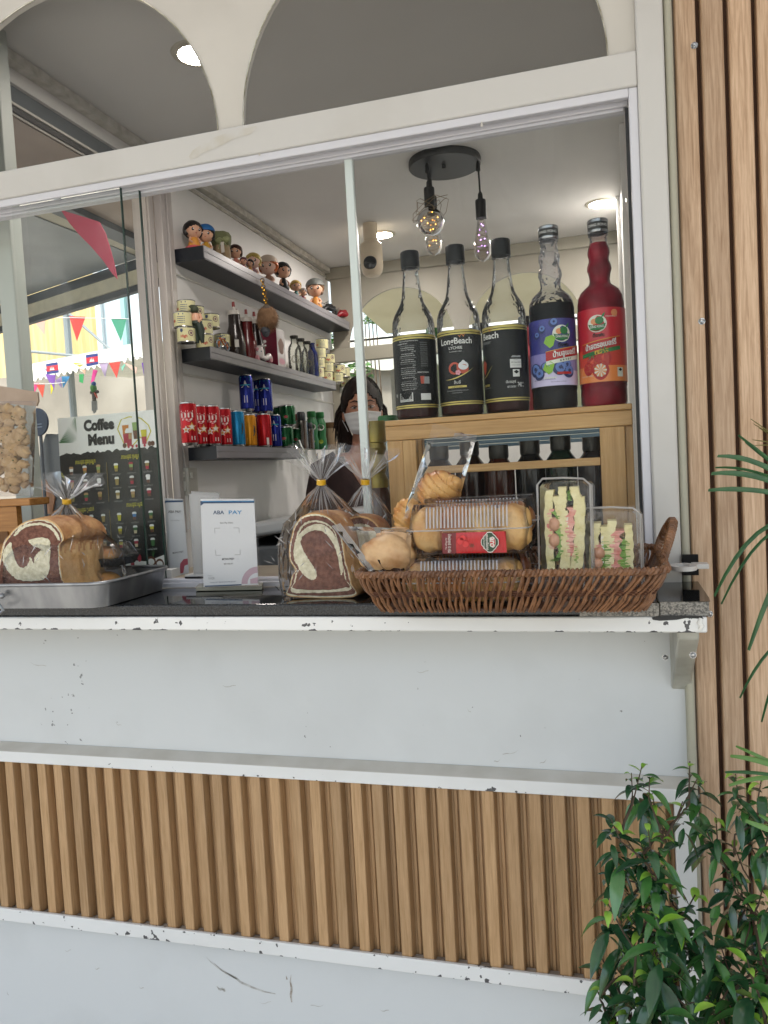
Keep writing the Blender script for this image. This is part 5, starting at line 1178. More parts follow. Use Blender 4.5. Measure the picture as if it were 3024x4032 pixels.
def lychee(b, xf):
    b.text('LongBeach', .0158, xf(0, .1350), 0, bold=.018, width=.0610); b.text('LYCHEE', .0072, xf(-.02, .1228), 0, bold=.01); b.text('FLAVOURED SYRUP', .0026, xf(-.02, .1163), 0)
    gull(b, xf(.20, .1430), .0036); gull(b, xf(.36, .1440), .0046)
    f = xf(-.10, .0860); b.poly([f(.0112 * cos(a), .0112 * sin(a)) for a in [2 * pi * k / 22 for k in range(22)]], 4)
    f = xf(.30, .0840, .0008); b.poly([f(.0095 * cos(a), .0085 * sin(a)) for a in [2 * pi * k / 22 for k in range(22)]], 4)
    f = xf(.30, .0900, .0011); b.poly([f(.0092 * cos(a), .0075 * sin(a) + (.0025 if abs(a - pi / 2) < .3 else 0)) for a in [2 * pi * k / 22 for k in range(22)]], 5)
    for k in range(5): 
        f = xf(.06, .0780, .0014 + .0001 * k); a = 2 * pi * k / 5; b.poly([f(.0028 * cos(a) + .0022 * cos(q), .0028 * sin(a) + .0022 * sin(q)) for q in [2 * pi * j / 10 for j in range(10)]], 6)
    swoosh(b, xf(.10, .0760, .0016), .027, .010)
    b.text('ลิ้นจี่', .0075, xf(0, .0600), 0); f = xf(-.02, .0525); W = [-.0175 + .0035 * k for k in range(11)]
    b.add([f(w, -.0018) for w in W] + [f(w, .0018) for w in W], [(k, k + 1, 12 + k, 11 + k) for k in range(10)], 3); b.text('LongBeach Syrup', .0028, xf(-.02, .0525, .001), 8, bold=.01)
    b.text('น้ำหวานเข้มข้นกลิ่นลิ้นจี่ตราลองบีช', .0030, xf(-.02, .0455), 1); b.text('ตราลองบีชเข้มข้น', .0028, xf(-.02, .0415), 1)
def berry(b, xf):
    b.text('Beach', .0158, xf(-.60, .1385), 0, bold=.018); b.text('WBERRY', .0066, xf(-.85, .1270), 1); gull(b, xf(-.56, .1480), .0042, 2)
    f = xf(-1.02, .085); b.poly([f(x, y) for x, y in ((-.008, .006), (0, .012), (.007, .006), (.004, -.008), (0, -.015), (-.006, -.006))], 4)
    f = xf(-1.0, .099, .0008)
    for k in range(5): b.poly([f(0, 0), f(.008 * cos(k * .7 + .2), .008 * sin(k * .7 + .2)), f(.008 * cos(k * .7 + .45), .006 * sin(k * .7 + .45))], 7)
    swoosh(b, xf(-.85, .076, .001), .015, .011)
    f = xf(-.9, .051); b.poly([f(x, y) for x, y in ((-.008, -.002), (0, -.002), (.008, -.002), (.008, .002), (0, .002), (-.008, .002))], 3); b.text('Syrup', .003, xf(-.9, .051, .001), 8)
    b.text('กลิ่นสตรอเบอร์รี่', .003, xf(-.9, .046), 1)
    f = xf(.56, .087); W = [-.011 + .00275 * k for k in range(9)]
    b.add([f(w, -.0085) for w in W] + [f(w, .0070) for w in W], [(k, k + 1, 10 + k, 9 + k) for k in range(8)], 0); b.text('GHPs Codex, HACCP', .0030, xf(.56, .088, .0012), 8, bold=.01, width=.018)
    b.text('มาตรฐานความปลอดภัย', .0018, xf(.56, .083, .0012), 8); b.text('อาหารและยา', .0018, xf(.56, .0925, .0012), 8)
    b.poly([xf(.56, .0985)(x, y) for x, y in ((-.009, -.0015), (.0, -.0015), (.010, -.0015), (.010, .002), (.0, .002), (-.006, .002))], 1)
    f = xf(.56, .0690); b.poly([f(x, y) for x, y in ((-.0065, -.0065), (.0, -.0065), (.0065, -.0065), (.0065, .0065), (.0, .0065), (-.0065, .0065))], 0); f = xf(.56, .071, .0012); b.poly([f(x, y) for x, y in ((-.005, 0), (0, -.0035), (.005, 0), (0, .0035))], 8)
    b.text('ปริมาตรสุทธิ', .0066, xf(.30, .0535), 0, bold=.01, width=.018); b.text('NET CONTENT', .0050, xf(.33, .0445), 0, bold=.008, width=.016); b.text('740', .0120, xf(.70, .0480), 0, width=.0085, bold=.01); b.text('มล.', .0040, xf(.88, .0515), 0); b.text('ml', .0036, xf(.88, .0455), 0)
def peach(b, xf):
    R = random.Random(9)
    b.text('Peach Concentrated Flavoured Syrup', .0030, xf(-.05, .1440), 0, width=.036); b.text('LongBeach Brand', .0030, xf(-.35, .1395), 0)
    th = ['น้ำหวานเข้มข้นกลิ่นพีช', 'ส่วนประกอบที่สำคัญโดยประมาณ', 'น้ำตาล น้ำ กรดซิตริก', 'Sugar Glucose syrup Water', 'Peach flavour 0.087%', 'ingredients (INS 290, INS 330)', 'Sulfites, Potassium sorbate', 'INS 211, 445, artificial flavour', 'Natural Color and identical', 'วิธีใช้ ผสมน้ำหวาน 1 ส่วน ต่อน้ำ 9', 'Mixing ratio, Syrup 1 to water 8', 'Keep in cool, dry and cool place', 'direct exposure to sunlight']
    z = .1350; k = 0
    while z > .052:
        if k % 7 == 3: b.text('%.2f%%' % R.uniform(1, 60), .0026, xf(.18, z), 0)
        else: b.text(th[k % len(th)], .0026, xf(-.12, z), 0 if k % 3 else 1, width=R.uniform(.024, .034))
        z -= .00365; k += 1
    z = .140
    while z > .095: b.text(th[(k * 5) % len(th)], .0024, xf(.66, z), 1, width=.014); z -= .0036; k += 1
    b.text('PRODUCT OF THAILAND', .0034, xf(.58, .0850), 0, bold=.01, width=.022)
    b.poly([xf(.52, .071)(x, y) for x, y in ((-.003, -.007), (.003, -.007), (.004, .007), (-.004, .007))], 4); b.poly([xf(.72, .071)(x, y) for x, y in ((-.006, -.007), (.006, -.007), (.006, .006), (-.006, .006))], 1)
    b.poly([xf(-.28, .0405)(x, y) for x, y in ((-.014, -.008), (0, -.008), (.014, -.008), (.014, .008), (0, .008), (-.014, .008))], 0)
    x = -.0125
    while x < .012: w = R.choice((.0004, .0007, .001)); b.poly([xf(-.28, .0415, .0012)(q, s_) for q, s_ in ((x, -.005), (x + w, -.005), (x + w, .006), (x, .006))], 8); x += w + R.choice((.0004, .0007))
    b.text('8 850479 400516', .0026, xf(-.28, .0345, .0012), 8, width=.023)
    b.poly([xf(.66, .0400)(x, y) for x, y in ((-.010, -.006), (0, -.006), (.010, -.006), (.010, .006), (0, .006), (-.010, .006))], 0); b.text('740', .009, xf(-.88, .045), 0, width=.006)
longbeach(903, 'syrup bottle whose black label shows the text side and barcode, leftmost of the five', peach, 0, 0)
longbeach(1000, 'black labelled lychee syrup bottle with the round fruit on its label', lychee, 0, 0)
longbeach(1098, 'black labelled syrup bottle turned aside, marked net content 740, middle of the five', berry, 0, 0)
def dingfong(u, v, lab, kind):
    p = PY(u, v, 1.462); p.z = zR; p.y = 1.462
    t = thing('syrup_bottle', p, lab, 'syrup bottle', 'syrup bottles on the wooden rack')
    R_ = .0405
    prof = [(0, .003), (.032, .002), (.0375, 0), (.040, .006), (.040, .028), (.0392, .031), (.0405, .035), (R_, .165), (.0402, .180), (.0385, .192), (.034, .202), (.026, .2095), (.0195, .215), (.0175, .222), (.0185, .232), (.0210, .240), (.0200, .248), (.0172, .256), (.0170, .260), (.0190, .268), (.0190, .275), (.0160, .284), (.0150, .290), (.0148, .300), (.0170, .3005), (.0170, .303), (.014, .3035), (.014, .318)]
    wav = lambda r, z, a: r * (1 + (.016 * sin(7 * a + z * 90) + .010 * sin(13 * a - z * 60)) * (1 if .19 < z < .297 else 0))
    lev = .187 if kind == 'blue' else .287
    MB().lathe([(r, z, 1 if z < lev - .001 else 0) for r, z in prof], c=p, n=56, fn=wav).build('bottle', [film('pet_rippled', (.9, .89, .9), haze=.15, rough=.05, blend=.34, bump=.9, bs=55, hazec=(.75, .73, .78)) if kind == 'blue' else film('pet_red_neck', (.96, .86, .87), haze=.05, rough=.03, blend=.25, bump=.3, bs=60), film('pet_over_liquid', (1, 1, 1), haze=.012, rough=.03, blend=.17, bump=.35, bs=50)], t, angle=60)
    ip = [(r - .0012, z) for r, z in prof if z < lev and r > .01]; ip = [(0, .003)] + ip + [(ip[-1][0], lev), (0, lev)]
    MB().lathe(ip, c=p, n=56, fn=wav).build('syrup', SYRB if kind == 'blue' else SYRR, t, angle=60)
    sc_ = [(.0172, .304), (.0180, .305), (.0180, .3085), (.0172, .309, 1), (.0176, .3095, 1), (.0176, .3215), (.0181, .322), (.0181, .3265), (.0165, .328), (0, .328)]
    MB().lathe(sc_, c=p, n=48).build('cap', [mat('cap_silver', '#a9abaf', .25, metal=1, c2='#8b8d90', ns=50), mat('cap_black_band', '#121314', .4)], t, angle=40)
    b = MB(); b.text('DING FONG', .0065, lambda X, Y: p + Vector((.0180 * sin(X / .018), -.0180 * cos(X / .018), .3155 + Y)), 0, bold=.01); b.build('cap_print', PW, t)
    Rl = R_ + .0010; turn = -.05 if kind == 'blue' else -.20
    top, bot = (.158, .0405) if kind == 'blue' else (.168, .0405)
    A = mat('label_%s_a' % kind, '#2a2766' if kind == 'blue' else '#b01c2c', .3, c2='#3c3f8c' if kind == 'blue' else '#c02a34', ns=14)
    Bm = mat('label_%s_b' % kind, '#8e86b4' if kind == 'blue' else '#c8402c', .3, c2='#7a76b4' if kind == 'blue' else '#b83024', ns=14)
    Cm = mat('label_%s_c' % kind, '#c0b8d8' if kind == 'blue' else '#d98040', .3)
    zm, zl = (.098, .066) if kind == 'blue' else (.098, .068)
    pr = [(Rl, bot, 2), (Rl, bot + (zl - bot) * .5, 2), (Rl, zl, 1), (Rl, zm, 0), (Rl, top)]
    MB().lathe(pr, c=p, n=48).build('label', [A, Bm, Cm], t)
    xf = lambda a0, z0, off=.0006: (lambda X, Y: p + Vector(((Rl + off) * sin(X / Rl + a0 + turn), -(Rl + off) * cos(X / Rl + a0 + turn), z0 + Y)))
    GR_, LGN, WH_, RD, OR2, BL1, BL2, YE = [mat('ink_' + n_, c_, .45) for n_, c_ in (('dgreen', '#1d6a34'), ('lime', '#7aa832'), ('cream', '#ccd0c4'), ('crimson', '#a01818'), ('salmon', '#cf8a5c'), ('berry', '#27305c'), ('berry_light', '#5a74b0'), ('yellow', '#c9a52c'))]
    M_ = [WH_, GR_, LGN, RD, OR2, BL1, BL2, YE, LBK, PW]
    b = MB()
    a0 = .50 if kind == 'blue' else .02; zt = top - .026
    circ = lambda f, r1, r2, n=24, t0=0, t1=2 * pi: [f(r1 * cos(t0 + (t1 - t0) * k / n), r2 * sin(t0 + (t1 - t0) * k / n)) for k in range(n + (0 if t1 - t0 > 6 else 1))]
    b.poly(circ(xf(a0, zt - .001), .0165, .0150), 0)
    b.poly(circ(xf(a0 - .12, zt + .003, .0010), .0055, .0050), 4); b.poly(circ(xf(a0 + .10, zt + .004, .0012), .0072, .0066), 1); b.poly([xf(a0 + .22, zt + .012, .0014)(x, y) for x, y in ((-.002, -.004), (.003, -.001), (.005, .006), (0, .002))], 1)
    f = xf(a0, zt - .006, .0016); b.poly([f(x, y) for x, y in ((-.0150, .005), (-.007, .0025), (0, .002), (.007, .0025), (.0150, .005), (.011, -.005), (0, -.0075), (-.011, -.005))], 1)
    b.text('DING FONG', .0056, xf(a0, zt - .0065, .0022), 9, bold=.02, width=.022); b.text('ติ่งฟง', .0085, xf(a0 + .05, zt - .0215, .0014), 8, bold=.03)
    # slanted name ribbon
    a1 = .62 if kind == 'blue' else .14; z1 = .0985 + (.005 if kind != 'blue' else -.002); sl = .16; w = .034
    f = xf(a1, z1, .0018); n = 16
    band = lambda h0, h1, ff, mm, xa=-w, xb=w: [b.poly([ff(xa + (xb - xa) * k / n, (xa + (xb - xa) * k / n) * sl + h0), ff(xa + (xb - xa) * (k + 1) / n, (xa + (xb - xa) * (k + 1) / n) * sl + h0), ff(xa + (xb - xa) * (k + 1) / n, (xa + (xb - xa) * (k + 1) / n) * sl + h1), ff(xa + (xb - xa) * k / n, (xa + (xb - xa) * k / n) * sl + h1)], mm) for k in range(n)]
    band(-.0075, .0085, f, 3); band(.0085, .0093, xf(a1, z1, .0019), 7); band(-.0145, -.0078, xf(a1, z1, .0019), 0 if kind == 'blue' else 1)
    if kind != 'blue': band(-.0145, -.0078, xf(a1, z1, .0021), 7, -.010, .012)
    ft = xf(a1, z1, .0026); rot = lambda dz: (lambda X, Y: ft(X, Y + X * sl + dz))
    b.text('น้ำบลูเบอร์รี่' if kind == 'blue' else 'น้ำสตรอเบอร์รี่', .0125, rot(.0003), 9, bold=.03, width=.044 if kind == 'blue' else .052)
    b.text('ส ค ว อ ช' if kind == 'blue' else 'สู ต ร 2', .0055, rot(-.0112), 8, bold=.03)
    R = random.Random(3)
    if kind == 'blue':
        for (aa, zz, rr) in ((-.75, .070, .012), (-.55, .062, .0105), (-.25, .073, .009), (.35, .070, .012), (.65, .075, .010), (.75, .064, .011), (-.35, .140, .007), (.15, .150, .008), (-.6, .130, .006)):
            b.poly(circ(xf(aa, zz, .0008 + .00005 * rr * 1000), rr, rr), 5); b.poly(circ(xf(aa + .03, zz + .002, .0016), rr * .72, rr * .72), 6); b.poly(circ(xf(aa + .03, zz + .002, .0020), rr * .26, rr * .26), 5)
        for aa, zz in ((-.02, .118), (-.1, .072)): b.poly([xf(aa, zz, .0022)(x, y) for x, y in ((-.010, -.002), (-.006, .008), (.004, .011), (.010, .006), (.006, -.008), (0, -.012))], 2)
        b.text('เครื่องหมายโภชนาการ เก็บในที่แห้งและเย็น', .0026, xf(-.35, .052), 5); b.text('น้ำหวานเข้มข้น ตราติ่งฟง', .0028, xf(.3, .047), 5)
        b.poly([xf(.55, .0615, .0022)(x, y) for x, y in ((-.013, -.002), (0, -.002), (.013, -.002), (.013, .0025), (0, .0025), (-.013, .0025))], 3)
        for k in range(6): b.poly([xf(-.28 + .09 * k, .0545, .001)(x, y) for x, y in ((-.0013, -.0013), (.0013, -.0013), (.0013, .0013), (-.0013, .0013))], 0)
    else:
        for (aa, zz, rr) in ((-.20, .073, .0125), (.26, .080, .0125), (-.42, .064, .010), (.10, .060, .0145)):
            f = xf(aa, zz, .0009 + .0004 * rr * 50); b.poly([f(rr * cos(t_) * (1 - .18 * max(0, -sin(t_))), rr * 1.15 * sin(t_)) for t_ in [2 * pi * k / 22 for k in range(22)]], 3)
            for k in range(12):
                f2 = xf(aa, zz, .0024); q = (R.uniform(-.6, .6) * rr, R.uniform(-.6, .7) * rr); b.poly([f2(q[0] - .0003, q[1]), f2(q[0], q[1] - .0006), f2(q[0] + .0003, q[1]), f2(q[0], q[1] + .0006)], 7)
        f = xf(.10, .060, .0032); b.poly([f(.0095 * cos(t_), .011 * sin(t_)) for t_ in [2 * pi * k / 20 for k in range(20)]], 4); f = xf(.10, .060, .0036)
        for k in range(9): a_ = 2 * pi * k / 9; b.poly([f(0, 0), f(.010 * cos(a_ - .12), .0115 * sin(a_ - .12)), f(.010 * cos(a_ + .12), .0115 * sin(a_ + .12))], 0)
        for aa, zz in ((-.25, .087), (.26, .094)):
            f = xf(aa, zz, .0034)
            for k in range(6): a_ = k * 1.05; b.poly([f(0, 0), f(.009 * cos(a_), .006 * sin(a_)), f(.006 * cos(a_ + .5), .005 * sin(a_ + .5))], 1)
        b.poly([xf(.95, .057)(x, y) for x, y in ((-.006, -.009), (.006, -.009), (.006, .007), (-.006, .007))], 0); b.poly([xf(.95, .060, .001)(x, y) for x, y in ((-.004, 0), (0, -.003), (.004, 0), (0, .003))], 8)
        b.text('STRAWBERRY', .0034, xf(.62, .152), 0); b.text('หวาน หอม สดชื่น', .0036, xf(-.52, .052), 0); f = xf(.75, .158, .001); b.poly([f(.006 * cos(t_), .006 * sin(t_)) for t_ in [2 * pi * k / 14 for k in range(14)]], 4)
    b.build('label_print', M_, t); return t
dingfong(1200, 880, 'blueberry syrup bottle with a purple label and an empty rippled neck', 'blue')
dingfong(1306, 880, 'strawberry syrup bottle with a red label, full to the neck, rightmost', 'red')
# bottles standing farther inside, seen between the front ones
for u, v, y, c, lab in ((938, 700, 1.60, 'green', 'clear bottle with a green cap behind the two leftmost syrup bottles'), (1037, 690, 1.60, 'black', 'clear bottle with a black cap behind the lychee syrup'), (1136, 690, 1.58, 'pinkish', 'pink syrup bottle behind the gap beside the blueberry bottle')):
    p = PY(u, v, y); p = Vector((p.x, y - .02, zR)); t = thing('rear_bottle', p, lab, 'bottle', 'bottles behind the front row')
    MB().lathe([(0, .002), (.018, 0), (.020, .006), (.020, .140), (.012, .162), (.0115, .178)], c=p, n=28).build('bottle', film('rear_pet_' + c, (.85, .88, .87) if c != 'pinkish' else (.75, .32, .36), haze=.10 if c != 'pinkish' else .4, rough=.05, blend=.3, bump=.3, hazec=(.8, .8, .8) if c != 'pinkish' else (.7, .2, .25)), t)
    MB().lathe([(.013, .172), (.0135, .174), (.0135, .190), (0, .191)], c=p, n=24).build('cap', mat('rearcap_' + c, {'green': '#2f6a24', 'black': '#151515', 'pinkish': '#1b1c24'}[c], .4), t, angle=40)
# gold capped bottle and green capped water bottle by the sash stile
p = PZ(812, 1240, 1.19); p = Vector((PY(814, 960, 1.56).x, 1.56, 1.19))
t = thing('gold_bottle', p, 'dark bottle with a ribbed olive gold neck beside the white stile', 'bottle')
zt = PY(810, 910, 1.56).z - 1.19
MB().lathe([(.0, 0), (.028, 0), (.030, .01), (.030, zt * .45), (.021, zt * .55), (.0195, zt * .56)], c=p, n=28).build('bottle', mat('amber_dark', '#3a2114', .12), t)
MB().lathe([(.0195, zt * .54), (.0215, zt * .60), (.0150, zt * .65), (.0200, zt * .70), (.0205, zt * .73), (.0150, zt * .775), (.0195, zt * .82), (.0165, zt * .845), (.0165, zt * .855), (.0205, zt * .86), (.0205, zt * .99), (.019, zt), (0, zt)], c=p, n=30).build('neck_foil', mat('olive_gold', '#8a7a38', .35, metal=.5, c2='#6f6230', ns=20), t)
p = Vector((PY(841, 960, 1.64).x, 1.64, 1.19)); zt = PY(841, 898, 1.64).z - 1.19
t = thing('water_bottle', p, 'clear water bottle with a dark green cap left of the wooden rack', 'bottle')
MB().lathe([(0, 0), (.028, 0), (.030, .01), (.030, zt * .8), (.022, zt * .86), (.018, zt * .89)], c=p, n=28).build('bottle', film('water_pet', (.80, .88, .93), haze=.15, rough=.05, blend=.3, bump=.8, bs=60, hazec=(.6, .75, .85)), t)
MB().lathe([(.021, zt * .88), (.022, zt * .89), (.022, zt * .99), (.020, zt), (0, zt)], c=p, n=28).build('cap', mat('green_cap', '#0d5c26', .4), t, angle=40)

# ================================================================== GOODS ON THE COUNTER
ZC = 1.1905
from mathutils.geometry import tessellate_polygon
CR = mat('bread_crust', '#c99a66', .55, c2='#94562a', ns=30, bump=.7, bs=110, lo=.32, hi=.68, detail=9); CRL = mat('bread_side', '#d6b07c', .6, c2='#b98a50', ns=26, bump=.6, bs=120, detail=9)
CRW = mat('crumb_white', '#e2dcc4', .8, c2='#c6bea0', ns=140, bump=.8, bs=220); CRB = mat('crumb_cocoa', '#805646', .85, c2='#5f3a2e', ns=140, bump=.8, bs=220)
BAG = film('cellophane', (.99, .99, .99), haze=.03, rough=.11, blend=.17, bump=.9, bs=16)
CREASE_GLINT = film('film_crease_glint', (.98, .98, .98), haze=.30, rough=.1, blend=.3, bump=0, hazec=(.95, .95, .97))  # whitish film for streaks that stand in for highlights on the creases
BAG2 = film('cellophane_fan', (.985, .985, .985), haze=.05, rough=.06, blend=.20, bump=.8, bs=14)
def smooth_closed(P, k=4, jit=0, seed=1):
    """Catmull-Rom through a traced closed outline, with small torn-crumb jitter"""
    R = random.Random(seed); n = len(P); out = []
    for i in range(n):
        p0, p1, p2, p3 = P[i - 1], P[i], P[(i + 1) % n], P[(i + 2) % n]
        for j in range(k):
            t = j / k
            q = [.5 * (2 * p1[a] + (-p0[a] + p2[a]) * t + (2 * p0[a] - 5 * p1[a] + 4 * p2[a] - p3[a]) * t * t + (-p0[a] + 3 * p1[a] - 3 * p2[a] + p3[a]) * t ** 3) for a in (0, 1)]
            out.append((q[0] + R.uniform(-jit, jit), q[1] + R.uniform(-jit, jit)))
    return out
def filled(pts3, off, m, b, thick=.0008):
    """polygon (possibly concave) triangulated by bmesh and laid at an offset towards -y"""
    P = [Vector(p) + Vector((0, -off, 0)) for p in pts3]; b.add(P, [tuple(t_) for t_ in tessellate_polygon([[Vector((p.x, p.z, 0)) for p in P]])], m)
def loaf(t, outline, layers, y, depth, dx, slices=0, cv=c5):
    O = [PY(*cv(*q), y) for q in smooth_closed(outline, 4)]
    cen = sum(O, Vector()) / len(O)
    secs = []
    K = 22
    for k in range(K + 1):
        f = k / K; s = 1 + .045 * sin(pi * min(1, f * 1.3)) - (.10 * max(0, (f - .86) / .14) ** 2)
        if slices and k > 0: s *= 1 - .035 * (k % (K // slices) == 0)
        off = Vector((dx * f, depth * f, 0))
        if slices: off.x += .010 * (k // (K // slices)) * .5
        ring = []
        for q in O:
            d = q - cen; zz = cen.z + d.z * (s if d.z > 0 else 1)
            ring.append(Vector((cen.x + d.x * s, y, zz)) + off)
        secs.append(ring)
    b = MB(); n = len(O)
    ztop = max(q.z for q in O); zbot = min(q.z for q in O)
    vs = [q for r in secs for q in r]; fs = []; ms = []
    for k in range(K):
        for i in range(n):
            j = (i + 1) % n; fs.append((k * n + i, k * n + j, (k + 1) * n + j, (k + 1) * n + i))
            zz = (O[i].z - zbot) / (ztop - zbot); ms.append(0 if zz > .60 + .06 * sin(k * 2.1 + i) else 1)
    fs.append(tuple(range(K * n, K * n + n))); ms.append(1)
    b.add(vs, fs, ms, True); b.build('loaf_crust', [CR, CRL], t, angle=60)
    b = MB(); filled(O, .0003, 0, b)
    for k, (poly, mm) in enumerate(layers): filled([PY(*cv(*q), y) for q in smooth_closed(poly, 7, 2.6, k + 3)], .0007 + .0004 * k, mm, b)
    b.build('cut_face', [CRL, CRW, CRB], t)
    return O, cen
def tied_bag(t, cen, w, d, h, zb, tie, fan_r, fan_h, seed=1, tilt=0, front=None):
    """cellophane bag: boxy around the loaf, pinched at the tie, pleated fan above"""
    R = random.Random(seed); n = 56; b = MB(); rings = []
    tie = Vector(tie)
    base = Vector((cen.x, cen.y, zb)); top = base + Vector((0, 0, h))
    lv = [(0, 1.0), (.25, 1.05), (.5, 1.05), (.75, 1.02), (1.0, .88)]
    ph = [R.uniform(0, 6.28) for _ in range(6)]
    def ring(c, rx, ry, pw, crin):
        o = []
        for k in range(n):
            a = 2 * pi * k / n; ca, sa = cos(a), sin(a)
            m_ = (abs(ca) ** pw + abs(sa) ** pw) ** (-1 / pw); s = 1 + crin * (.5 * sin(9 * a + ph[0]) + .35 * sin(17 * a + ph[1]) + .5 * R.uniform(-1, 1))
            o.append(Vector((c.x + rx * ca * m_ * s, c.y + ry * sa * m_ * s, c.z + R.uniform(-1, 1) * crin * .012)))
        return o
    for f, s in lv: rings.append(ring(base + Vector((0, 0, h * f + .0015)), w / 2 * s, d / 2 * s, 5, .012 + .02 * f))
    for f in (.25, .5, .72, .9):
        c = top.lerp(tie, f); s = (1 - f) ** .85
        rings.append(ring(c, max(.006, w / 2 * .86 * s), max(.006, d / 2 * .86 * s), 3.2 - f, .04 + .10 * f))
    rings.append(ring(tie, .0055, .0055, 2, .1))
    b.add([p for r in rings for p in r], [(i * n + k, i * n + (k + 1) % n, (i + 1) * n + (k + 1) % n, (i + 1) * n + k) for i in range(len(rings) - 1) for k in range(n)], 0, True)
    bag = b.build('bag', BAG, t, angle=32)
    b = MB(); m = 60; rows = []
    for j in range(6):
        f = j / 5; o = []
        for k in range(m):
            a = 2 * pi * k / m; amp = 1 + .22 * f * sin(11 * a + ph[2]) + .10 * f * sin(17 * a + ph[3]) + .16 * f * sin(3 * a + ph[5]); e = .16 * sin(4 * a + ph[4]) + .08 * sin(7 * a + ph[1])
            rr = .0055 + (fan_r - .0055) * f ** .9
            o.append(tie + Vector((rr * cos(a) * amp + tilt * f * fan_h, rr * .42 * sin(a) * amp, fan_h * f * (1 + e * f - .30 * f * abs(cos(a)) ** 3))))
        rows.append(o)
    b.add([p for r in rows for p in r], [(i * m + k, i * m + (k + 1) % m, (i + 1) * m + (k + 1) % m, (i + 1) * m + k) for i in range(5) for k in range(m)], 0, True)
    b.build('bag_fan', BAG2, t, angle=40)
    b = MB()  # pale slivers along the creases, bright highlights put in as whitish film
    for k in range(26):
        a = R.uniform(0, 2 * pi); L0 = R.uniform(.35, 1.0); mid = top + Vector((w * .42 * cos(a), d * .42 * sin(a), 0)); e = tie.lerp(mid, L0); s0 = tie.lerp(mid, .04); sd_ = (e - s0).cross(Vector((R.uniform(-.3, .3), -1, 0))).normalized() * R.uniform(.0004, .0016)
        c1 = s0.lerp(e, .5) + Vector((0, -.002, .003)); b.add([s0, c1 + sd_, e, c1 - sd_], [(0, 1, 2, 3)])
    for k in range(34):
        x_ = R.uniform(-.5, .5); z_ = R.uniform(.25, 1.12); side = R.random() < .35
        p0 = base + (Vector((w * .53, d * x_, h * z_)) if side else Vector((w * x_, -d * .54, h * z_))); dv_ = Vector((0 if side else R.uniform(-1, 1), R.uniform(-1, 1) if side else 0, R.uniform(.2, 1.2))).normalized() * R.uniform(.008, .028)
        sd_ = dv_.cross(Vector((1, 0, 0) if side else (0, 1, 0))).normalized() * R.uniform(.0004, .0015)
        b.add([p0, p0 + dv_ * .5 + sd_, p0 + dv_, p0 + dv_ * .5 - sd_], [(0, 1, 2, 3)])
    for k in range(22):
        a = R.uniform(0, 2 * pi); e = tie + Vector((fan_r * R.uniform(.5, .95) * cos(a) + tilt * fan_h, fan_r * .4 * sin(a), fan_h * R.uniform(.7, .98) * (1 - .3 * abs(cos(a)) ** 3))); sd_ = (e - tie).cross(Vector((R.uniform(-.3, .3), -1, 0))).normalized() * R.uniform(.0004, .0020)
        b.add([tie, tie.lerp(e, .6) + sd_, e, tie.lerp(e, .6) - sd_], [(0, 1, 2, 3)])
    b.build('bag_crease_glints', CREASE_GLINT, t)
    MB().lathe([(.0060, -.005), (.0082, -.004), (.0078, 0), (.0082, .004), (.0060, .005)], c=tie, n=20, axis=(.15, -.2, 1)).build('yellow_tie', mat('tie_yellow', '#d2a21c', .4), t)

# ---- centre swirl loaf
O1 = [(240, 1243), (233, 1180), (248, 1110), (272, 1072), (258, 1045), (236, 1005), (230, 930), (245, 850), (265, 780), (300, 730), (350, 703), (420, 698), (490, 722), (540, 772), (572, 850), (588, 930), (600, 1010), (622, 1080), (638, 1160), (650, 1245)]
def scl(P, c, s): return [(c[0] + (x - c[0]) * s, c[1] + (y - c[1]) * s) for x, y in P]
c0 = (430, 985)
L1 = [(scl(O1, c0, .975), 1), (scl(O1, c0, .945), 2), (scl(O1, c0, .84), 1), (scl(O1, (440, 990), .800), 2),
      ([(395, 772), (335, 800), (290, 850), (272, 920), (277, 1000), (300, 1062), (340, 1108), (385, 1133), (408, 1118), (412, 1080), (385, 1035), (352, 985), (322, 930), (308, 880), (330, 840), (380, 812), (440, 812), (490, 850), (525, 905), (545, 960), (560, 1040), (572, 1100), (585, 1060), (572, 960), (545, 870), (500, 800), (450, 772)], 1),
      ([(250, 1190), (300, 1205), (400, 1200), (520, 1195), (610, 1180), (615, 1192), (520, 1212), (400, 1216), (300, 1218), (252, 1212)], 1)]
yl = 1.218
fl = PY(*c5(430, 1240), yl)
t = thing('bagged_bread', (fl.x, yl + .05, ZC), 'cocoa swirl loaf in a yellow tied bag, standing on granite left of the basket', 'bread', 'bagged cocoa swirl loaves')
O, cen = loaf(t, O1, L1, yl, .085, .012)
tied_bag(t, Vector((cen.x + .004, yl + .046, 0)), .148, .115, .125, ZC, PY(694, 1041.5, 1.255), .062, .062, seed=3)
# ---- the loaf behind it
O2 = [(x + 285, y + 0 - 22) for x, y in scl(O1, c0, .86)]
t = thing('bagged_bread', (-.40, 1.30, ZC), 'golden topped loaf in a yellow tied bag, half hidden behind the front swirl loaf', 'bread', 'bagged cocoa swirl loaves')
O, cen = loaf(t, O2, [(scl(O2, (c0[0] + 285, c0[1] - 22), .95), 2), (scl(O2, (c0[0] + 285, c0[1] - 22), .8), 1)], 1.275, .055, .006)
tied_bag(t, Vector((cen.x + .002, 1.303, 0)), .128, .075, .118, ZC, PY(789, 1041, 1.31), .052, .058, seed=8)
